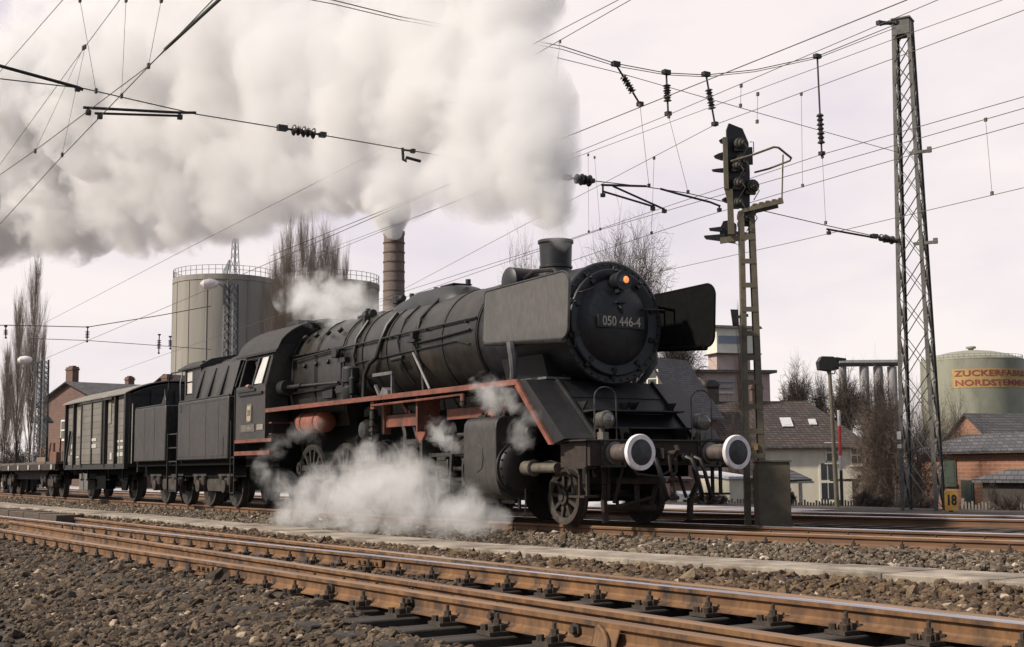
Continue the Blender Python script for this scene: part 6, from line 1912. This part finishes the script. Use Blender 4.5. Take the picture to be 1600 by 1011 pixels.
# concrete silos
for px, r_px, ytop, lb in ((347, 80, 439, 'large round concrete silo with railing, left of the poplars'), (513, 78, 446, 'second large round concrete silo, behind the poplars')):
    p = plan(px, 170); r = r_px * 170 / FPX
    k = thing('concrete_silo', lb, 'silo', (p[0], p[1], ZG), 0, 'large concrete silos'); h = zrow(px, ytop, 170) - ZG
    b = MB(); b.lathe((0, 0, 0), (0, 0, 1), [(0, r), (h - .7, r), (h - .68, r * 1.012), (h, r * 1.012), (h + .02, r * .95), (h + .6, .2)], 80); b.build('silo_wall', silom, k, smooth=25)
    b = MB()
    for i in range(48):
        a0, a1 = 2 * PI * i / 48, 2 * PI * (i + 1) / 48
        c0, c1 = Vector((r * math.cos(a0), r * math.sin(a0), h)), Vector((r * math.cos(a1), r * math.sin(a1), h))
        for zz in (.6, 1.15): b.bar(c0 + Vector((0, 0, zz)), c1 + Vector((0, 0, zz)), .05, .05)
        b.bar(c0, c0 + Vector((0, 0, 1.15)), .05, .05)
    b.build('silo_railing', galv, k)
    b = MB()
    for i in range(16):
        a0 = 2 * PI * i / 16 + .1; c0 = Vector(((r + .02) * math.cos(a0), (r + .02) * math.sin(a0), 0)); b.bar(c0, c0 + Vector((0, 0, h - .8)), .12, .06)
    b.build('silo_rib', silom, k)
p = plan(362, 165); g = zrow(362, 437, 165)
at_ = lattice('aerial_mast', 'slim steel aerial mast with a slanted panel on the left silo roof', 'aerial mast', (p[0], p[1], g), .3, zrow(362, 372, 165) - g, .95, .5, 5, galv, .08, cap=False, thick=.05)
b = MB(); b.prism([(-2.1, -.3, .1), (-1.3, -.3, .5), (-.75, -.3, 2.6), (-.9, -.3, 2.7), (-2.05, -.3, 1.4)], (0, .15, 0)); b.build('slanted_panel', M('blue grey panel', (.22, .24, .26), None, 3, .6, 0, 0), at_)
# brick works chimney
p = plan(615, 165); r = 16.5 * 165 / FPX; h = zrow(615, 362, 165) - ZG
k = thing('works_chimney', 'tall round brick factory chimney, smoking, behind the locomotive', 'factory chimney', (p[0], p[1], ZG))
b = MB(); b.lathe((0, 0, 0), (0, 0, 1), [(0, r * 1.35), (h - 8, r * 1.03), (h - .5, r * .98), (h - .45, r * 1.04), (h, r * 1.04), (h + .01, r * .7), (h - 1, r * .7)], 40); b.build('chimney_shaft', brick_c, k, smooth=30)
b = MB()
for i in range(9): z = h - 1.6 - i * 1.25; b.lathe((0, 0, z), (0, 0, 1), [(0, r * 1.0), (0, r * 1.06), (.16, r * 1.06), (.16, r)], 40)
b.build('chimney_band', M('sooty iron band', (.12, .092, .08), None, 5, .8, 0, 0), k)
# left: brick station houses
building('house', 'dark brick gabled house with white window, at the left behind the goods wagon', 'house', (56, 136), (158, 126), 14, ZG, zrow(60, 634, 134), zrow(107, 598, 131), brick_d, tile_g, kind='ridge_y', over=.5, wins=[(99, 672, .75, 1.9, 'w'), (72, 677, .8, 1.9, 'g')],
         chim=[(3.5, 2, 3.3, 1.5, brick_d), (3.6, 8.5, 2.5, .8, brick_d), (3.6, 13, 2.9, 1.2, brick_d)])
building('house', 'farther dark gabled house between wagon and tender', 'house', (222, 150), (292, 146), 10, ZG, zrow(230, 614, 148), zrow(256, 586, 148), brick_d, tile_d, kind='ridge_y', over=.4)
# dark lamp-shade sign on a post near the left house
p = at(63, 735, 100); kq = thing('yard_lamp', 'dark round topped post lamp before the left brick house', 'lamp', (p[0], p[1], -.4)); hh = zrow(63, 655, 100) + .4
b = MB(); b.tube((0, 0, 0), (0, 0, hh), .06); b.build('lamp_post', darkm, kq); b = MB(); b.lathe((0, 0, hh - .3), (0, 0, 1), [(0, .85), (.1, .87), (.5, .6), (.65, .1)], 20); b.build('lamp_shade', darkm, kq)

# ------------------------------------------------------------------ bare winter trees
def tree(name, label, px, D, ytop, half_px, seed, style='broad', ybase=None, mat=None, group=None, dens=1.0, cat='tree'):
    rs = random.Random(seed)
    p = plan(px, D); g = float(gz(p[0], p[1]))
    H = zrow(px, ytop, D) - g; Wd = half_px * D / FPX
    k = thing(name, label, cat, (p[0], p[1], g), 0, group)
    tr_, cr = MB(), MB()
    mat = mat or twigm
    def br(p0, d, ln, r, lev, maxl, dst):
        n = 3 if lev > 0 else 4
        pts = [p0]; dd = d.normalized(); q = p0
        for i in range(n):
            up_ = .16 if style != 'poplar' else .25
            dd = (dd + Vector((rs.gauss(0, .12), rs.gauss(0, .12), rs.gauss(0, .08) + up_ * (.5 if style == 'poplar' else .12 if style == 'broad' else .0)))).normalized()
            q = q + dd * (ln / n); pts.append(q)
        rr = [r * (1 - .62 * i / n) for i in range(n + 1)]
        (tr_ if lev <= 1 else cr).path(pts, rr, 6 if lev == 0 else (4 if lev == 1 else 3), caps=False)
        if lev >= maxl: return
        nc = dst[lev]
        for c in range(nc):
            t = rs.uniform(.18 if lev else .22, 1.0) if c else 1.0
            i = min(int(t * n), n - 1); f = t * n - i
            b0 = pts[i].lerp(pts[i + 1], f); ax = (pts[i + 1] - pts[i]).normalized()
            if style == 'poplar': ang = rs.uniform(8, 22) if lev == 0 else rs.uniform(8, 28)
            elif style == 'bush': ang = rs.uniform(15, 60)
            else: ang = rs.uniform(25, 65)
            o = ax.orthogonal().normalized(); o.rotate(Matrix.Rotation(rs.uniform(0, 2 * PI), 3, ax))
            nd = ax * math.cos(R_(ang)) + o * math.sin(R_(ang))
            l2 = ln * rs.uniform(.5, .8) * (1 - .25 * t if lev == 0 else 1)
            if style == 'poplar' and lev == 0: l2 = ln * rs.uniform(.30, .5) * (1.15 - .75 * t)
            br(b0, nd, l2, max(r * (1 - .6 * t) * rs.uniform(.45, .68), (.02 if style == 'broad' else .0125) * D / 100), lev + 1, maxl, dst)
    if style == 'poplar':
        tp = [Vector((rs.gauss(0, .01) * H * i / 6, rs.gauss(0, .01) * H * i / 6, H * .97 * i / 6)) for i in range(7)]
        tr_.path(tp, [.2 * (1 - .14 * i) for i in range(7)], 6, caps=False)
        for j in range(int(46 * dens)):
            t = .06 + .88 * (j + rs.random()) / int(46 * dens)
            i = min(int(t / .97 * 6), 5); p0 = tp[i].lerp(tp[i + 1], t / .97 * 6 - i); a = rs.uniform(0, 2 * PI); sl = rs.uniform(.2, .55)
            br(p0, Vector((math.cos(a) * sl, math.sin(a) * sl, 1)), H * (.10 + .27 * (1 - t)) * rs.uniform(.8, 1.15), .075 * (1 - t) + .03, 1, 3, [0, 9, 6])
    elif style == 'bush':
        for j in range(9):
            a = rs.uniform(0, 2 * PI); br(Vector((.25 * Wd * math.cos(a), .25 * Wd * math.sin(a), 0)), Vector((math.cos(a) * rs.uniform(.2, 1.1), math.sin(a) * rs.uniform(.2, 1.1), 1)), H * rs.uniform(.45, .7), .08, 0, 3, [int(11 * dens), 10, 8])
    else:
        tr_.path([Vector((0, 0, 0)), Vector((.05, 0, H * .25)), Vector((0, .05, H * .55))], [H * .022, H * .018, H * .013], 8, caps=False)
        for j in range(int(10 * dens)):
            a = 2 * PI * (j + rs.uniform(-.3, .3)) / int(10 * dens); sl = rs.uniform(.1, .9)
            br(Vector((0, 0, H * rs.uniform(.42, .55))), Vector((math.cos(a) * sl, math.sin(a) * sl, 1)), H * rs.uniform(.24, .36), H * .009, 1, 4, [0, 12, 7, 6])
    allv = tr_.v + cr.v
    zm = np.percentile([v[2] for v in allv], 99.2); xm = np.percentile([math.hypot(v[0], v[1]) for v in allv], 97)
    fz, fx = H / zm, Wd / xm
    for m_ in (tr_, cr): m_.v = [(v[0] * fx, v[1] * fx, v[2] * fz) for v in m_.v]
    tr_.build('trunk', bark, k, fix=False); cr.build('crown', mat, k, fix=False)
    return k
popm = M('pale poplar twigs', (.34, .28, .23), (.24, .195, .16), 4, .9, 0, 0)
PG = 'poplars beside the silos'
for i, (px, yt, hw, lb) in enumerate(((427, 392, 26, 'lower left poplar of the group overlapping the left silo'), (452, 342, 28, 'second poplar from the left of the group by the silos, very tall'), (474, 340, 28, 'tallest poplar in the middle of the group by the silos'),
                                      (503, 352, 30, 'fourth poplar from the left of the group by the silos'), (537, 395, 22, 'slim right poplar of the group, before the second silo'),
                                      (441, 372, 26, 'poplar between the lower left one and the second tall one of the silo group'), (489, 360, 28, 'poplar just right of the tallest one by the silos'), (520, 372, 26, 'poplar next to the slim right one by the silos'))):
    tree('poplar_tree', lb, px, 118 + 3 * (i % 2), yt, hw, 20 + i, 'poplar', group=PG, dens=1.45, mat=popm)
for i, (px, yt, hw, D, lb) in enumerate(((46, 402, 22, 98, 'tall bare poplar at the left edge'), (24, 462, 20, 100, 'medium bare poplar left of the tall one'), (6, 545, 14, 96, 'low bare poplar cut by the left edge'), (62, 508, 10, 102, 'slim low bare poplar right of the tall one'))):
    tree('poplar_tree', lb, px, D, yt, hw, 40 + i, 'poplar', group='poplars at the left edge', dens=1.1, mat=popm)
tree('bare_tree', 'wide bare tree behind the smokebox and right deflector', 988, 92, 358, 78, 61, dens=1.2)
tree('bare_tree', 'smaller bare tree left of the engine chimney', 822, 96, 392, 42, 62, dens=1.2)
tree('bare_tree', 'low bare tree behind the right smoke deflector', 1062, 96, 498, 48, 63)
tree('bare_tree', 'slim pale bare tree in front of the works tower', 1161, 90, 478, 12, 64, 'poplar', dens=.5)
for i, (px, yt, hw, lb) in enumerate(((1248, 574, 30, 'bare pollard tree behind the cream house roof, left one'), (1286, 590, 24, 'bare pollard tree behind the cream house roof, beside the light signal'), (1330, 580, 34, 'bare tree before the slim silo tubes'), (1378, 586, 30, 'bare tree left of the lattice mast top branches'))):
    tree('bare_tree', lb, px, 118, yt, hw, 70 + i, mat=twigd, dens=1.0)
tree('bush', 'dense tall brown bush left of the lattice mast', 1400, 54, 604, 76, 81, 'bush', mat=twigm, dens=1.9, cat='bush')
tree('bush', 'brown bush behind the lattice mast legs', 1462, 62, 628, 58, 82, 'bush', mat=twigm, dens=1.3, cat='bush')
tree('bush', 'low brown bush right of the lattice mast', 1504, 60, 652, 42, 83, 'bush', mat=twigd, dens=.7, cat='bush')
tree('bush', 'brown climber bush in front of the tiled roof below the deflector', 1160, 66, 640, 34, 84, 'bush', dens=.8, cat='bush')
for i, (px, hw, lb) in enumerate(((1105, 30, 'low scrub behind the far buffer'), (1225, 20, 'low scrub right of the signal cabinet'), (1360, 30, 'low scrub under the cream house wall'), (1560, 36, 'low scrub before the dark hut'), (1430, 28, 'low scrub at the foot of the tall bush'))):
    tree('shrub', lb, px, 40, 768 - 3 * (i % 2), hw, 90 + i, 'bush', mat=twigd, dens=.75, cat='shrub')
tree('shrub', 'grey scrub behind the flat wagons at the left edge', 30, 80, 690, 45, 97, 'bush', dens=.8, cat='shrub')

# ------------------------------------------------------------------ smoke and steam: closed billowing hulls filled with scattering volume
def vol_mat(name, dens, colr, blobs, c, nscale, namp, lo_, hi_, step, detail=4, grow=1.0, aniso=0.0, rough=.6, dist=.4, boost=None):
    """soft density: 1 at the middle of a puff, 0 at its rim, eaten into by fractal noise"""
    m = bpy.data.materials.new(name); m.use_nodes = True
    t = m.node_tree; t.nodes.clear(); l = t.links.new
    o = t.nodes.new('ShaderNodeOutputMaterial'); v = t.nodes.new('ShaderNodeVolumePrincipled')
    v.inputs['Color'].default_value = (*colr, 1); v.inputs['Anisotropy'].default_value = aniso
    l(v.outputs[0], o.inputs['Volume'])
    tc = t.nodes.new('ShaderNodeTexCoord')
    cur = None
    for x, y, z, r in blobs:
        d = t.nodes.new('ShaderNodeVectorMath'); d.operation = 'DISTANCE'; d.inputs[1].default_value = (x - c[0], y - c[1], z - c[2])
        l(tc.outputs['Object'], d.inputs[0])
        k = t.nodes.new('ShaderNodeMath'); k.operation = 'MULTIPLY_ADD'; k.inputs[1].default_value = -1 / (r * grow); k.inputs[2].default_value = 1
        l(d.outputs['Value'], k.inputs[0])
        if cur is None: cur = k
        else:
            q = t.nodes.new('ShaderNodeMath'); q.operation = 'SMOOTH_MAX'; q.inputs[2].default_value = .12
            l(cur.outputs[0], q.inputs[0]); l(k.outputs[0], q.inputs[1]); cur = q
    nz = t.nodes.new('ShaderNodeTexNoise'); nz.inputs['Scale'].default_value = nscale; nz.inputs['Detail'].default_value = detail; nz.inputs['Roughness'].default_value = rough; nz.inputs['Distortion'].default_value = dist
    l(tc.outputs['Object'], nz.inputs['Vector'])
    k = t.nodes.new('ShaderNodeMath'); k.operation = 'MULTIPLY_ADD'; k.inputs[1].default_value = namp; l(nz.outputs['Fac'], k.inputs[0])
    s_ = t.nodes.new('ShaderNodeMath'); s_.operation = 'SUBTRACT'; s_.inputs[1].default_value = namp * .5; l(cur.outputs[0], s_.inputs[0]); l(s_.outputs[0], k.inputs[2])
    mp = t.nodes.new('ShaderNodeMapRange'); mp.interpolation_type = 'SMOOTHSTEP'
    mp.inputs['From Min'].default_value = lo_; mp.inputs['From Max'].default_value = hi_; mp.inputs['To Max'].default_value = dens
    l(k.outputs[0], mp.inputs['Value'])
    res = mp.outputs[0]
    if boost:                    # fresh smoke is denser just above its source
        p, k_, R0 = boost
        d = t.nodes.new('ShaderNodeVectorMath'); d.operation = 'DISTANCE'; d.inputs[1].default_value = tuple(float(p[i] - c[i]) for i in range(3)); l(tc.outputs['Object'], d.inputs[0])
        mr = t.nodes.new('ShaderNodeMapRange'); mr.inputs['From Min'].default_value = 0; mr.inputs['From Max'].default_value = R0 * 2; mr.inputs['To Min'].default_value = k_; mr.inputs['To Max'].default_value = 1; l(d.outputs['Value'], mr.inputs['Value'])
        mu = t.nodes.new('ShaderNodeMath'); mu.operation = 'MULTIPLY'; l(res, mu.inputs[0]); l(mr.outputs[0], mu.inputs[1]); res = mu.outputs[0]
    l(res, v.inputs['Density'])
    m.cycles.volume_step_rate = step
    return m
def puff(name, blobs, voxel, label, cat, seed, dens, colr, nscale, namp, lo_, hi_, step_m, detail=4, grow=1.25, zmin=None, **kw):
    uv, uf = ico(3)
    V = np.concatenate([uv * r * grow + np.array([x, y, z]) for x, y, z, r in blobs]); F = np.concatenate([uf + i * len(uv) for i in range(len(blobs))])
    tmp = big_mesh('tmp', V, F, black)
    md = tmp.modifiers.new('r', 'REMESH'); md.mode = 'VOXEL'; md.voxel_size = voxel; md.use_smooth_shade = True
    dg = bpy.context.evaluated_depsgraph_get(); dg.update()
    me = bpy.data.meshes.new_from_object(tmp.evaluated_get(dg), depsgraph=dg)
    bpy.data.objects.remove(tmp)
    n = len(me.vertices); co = np.empty(n * 3, np.float32); me.vertices.foreach_get('co', co); co = co.reshape(-1, 3)
    if zmin is not None: co[:, 2] = np.maximum(co[:, 2], zmin)
    c = co.mean(0); ext = (co.max(0) - co.min(0))
    me.vertices.foreach_set('co', (co - c).ravel()); me.update()
    mat = vol_mat(name.replace('_', ' ') + ' vapour', dens, colr, blobs, c, nscale, namp, lo_, hi_, step_m / (float(ext.mean()) / 10), detail, grow, **kw)
    me.materials.clear(); me.materials.append(mat)
    o = bpy.data.objects.new(name, me); col.objects.link(o); o.location = c
    return tag(o, label, cat, None, 'stuff')
def pxb(L_, plane=None):
    out_ = []
    for b in L_:
        if plane is None: px, py, r, D = b; p = at(px, py, D)
        else:
            px, py, r = b; p = ony(px, py, plane); D = float((p - CAM) @ _f)
        out_.append((float(p[0]), float(p[1]), float(p[2]), r * D / FPX))
    return out_
EX = [(869, 366, 11, 21.1), (866, 346, 20, 21.1), (856, 318, 34, 21.4), (838, 280, 50, 21.8), (828, 225, 62, 22), (830, 165, 58, 22.3), (808, 105, 58, 23), (790, 35, 76, 24), (780, -50, 84, 25),
      (768, 282, 56, 22.8), (760, 205, 78, 23.6), (725, 115, 92, 25.2), (690, 20, 96, 27), (700, 270, 58, 24.6), (680, 180, 88, 26.5), (620, 90, 104, 29.5), (590, -20, 100, 31), (625, 280, 54, 28), (590, 205, 86, 31),
      (520, 110, 110, 36), (470, 20, 110, 40), (540, 258, 56, 33), (480, 205, 92, 40), (465, 275, 44, 38), (400, 60, 120, 44), (390, 160, 112, 48), (390, 285, 74, 46), (300, 90, 120, 52), (300, 220, 108, 57), (310, 315, 70, 56), (200, 130, 120, 62), (215, 290, 84, 68), (170, 230, 100, 76), (90, 160, 120, 78), (110, 318, 72, 86), (40, 270, 96, 98), (-30, 190, 110, 100), (-40, 310, 88, 112)]
puff('smoke_plume', pxb(EX), .35, 'grey white exhaust plume rolling back from the engine chimney over the train', 'smoke', 3, 0.85, (.976, .969, .970), .42, 3.0, .03, .52, .30, detail=7, grow=1.42, rough=.72, boost=(at(830, 240, 22), 2.4, 9.0))
putf = [(869, 374, 19, 21.1), (868, 358, 24, 21.1), (866, 340, 29, 21.2), (862, 316, 37, 21.4), (853, 290, 44, 21.6), (846, 255, 50, 21.8)]
puff('smoke_plume', pxb(putf), .06, 'fresh pale smoke shooting up out of the engine chimney', 'smoke', 4, 2.6, (.975, .968, .965), 1.8, 2.6, .03, .8, .09, detail=4, grow=1.3)
FC = [(615, 362, 13, 165), (614, 350, 17, 165), (608, 330, 27, 166), (598, 305, 34, 168), (580, 290, 36, 172), (545, 296, 36, 178), (500, 306, 40, 186), (450, 318, 44, 196), (395, 330, 42, 206), (335, 340, 42, 216), (270, 345, 40, 228), (205, 350, 38, 240), (140, 352, 38, 254), (70, 348, 42, 268), (0, 345, 46, 284), (-70, 340, 50, 300)]
puff('smoke_plume', pxb(FC), 1.2, 'grey smoke of the brick factory chimney drifting left', 'smoke', 5, .42, (.95, .94, .94), .12, 2.2, .04, .5, 1.3, detail=4, grow=1.4, boost=(at(613, 345, 165), 4.0, 9.0))
# steam
GS = [(792, 806, 9), (775, 808, 15), (745, 802, 24), (705, 796, 32), (660, 788, 40), (612, 768, 50), (596, 735, 36), (575, 712, 22), (625, 715, 24), (556, 775, 48), (510, 788, 40), (470, 796, 30), (440, 800, 18), (436, 765, 20), (415, 738, 15), (405, 728, 9), (640, 812, 22), (690, 818, 18), (570, 814, 24), (730, 820, 12), (505, 812, 20), (690, 760, 20), (735, 775, 18), (652, 745, 22), (540, 730, 16)]
puff('steam_cloud', pxb(GS, -2.05), .08, 'white steam cloud billowing over the rails from the cylinder drain cocks', 'steam', 8, 2.0, (.994, .992, .99), 1.5, 5.0, .05, 1.5, .08, detail=7, grow=1.75, rough=.72, zmin=-.26)
VS = [(617, 500, 7), (606, 497, 12), (588, 492, 18), (565, 486, 24), (540, 476, 29), (512, 470, 32), (485, 468, 30), (462, 462, 22), (592, 515, 11), (578, 522, 6), (560, 505, 14), (530, 500, 20), (500, 492, 20)]
puff('steam_cloud', pxb(VS, -.25), .08, 'white steam blowing back from the safety valve over the boiler', 'steam', 9, 2.3, (.994, .992, .99), 1.9, 5.0, .06, 1.5, .08, detail=7, grow=1.75, rough=.72)
for i, (B_, y, dn, lb) in enumerate((
        ([(745, 605, 10), (760, 610, 17), (778, 616, 17), (795, 628, 12), (770, 630, 12)], -1.62, 5.0, 'steam wisp at the front end of the red running board edge'),
        ([(676, 664, 9), (688, 674, 14), (700, 688, 12), (706, 700, 8)], -1.62, 6.5, 'steam puff behind the cylinder'),
        ([(812, 640, 9), (825, 655, 15), (838, 650, 11), (815, 668, 14), (805, 690, 12), (822, 690, 10)], -1.45, 2.6, 'thin steam in front of the cylinder below the sloping red edge'),
        ([(450, 684, 9), (470, 674, 12), (492, 672, 12), (430, 700, 12), (415, 716, 10)], -1.5, 1.6, 'thin steam below the orange red air tank'))):
    puff('steam_wisp', pxb(B_, y), .04, lb, 'steam', 12 + i, dn * .62, (.97, .965, .96), 3.2, 4.8, .08, 1.4, .05, detail=6, grow=1.9, rough=.7)
puff('steam_wisp', pxb([(905, 795, 15, 33.0), (930, 792, 19, 33.0), (958, 795, 18, 33.0), (980, 797, 12, 33.0)]), .05, 'low pale steam beyond the engine, seen between its front wheels', 'steam', 20, 9.0, (.99, .985, .992), 3, 1.2, .04, .5, .08, detail=5, grow=1.4, zmin=-.2)
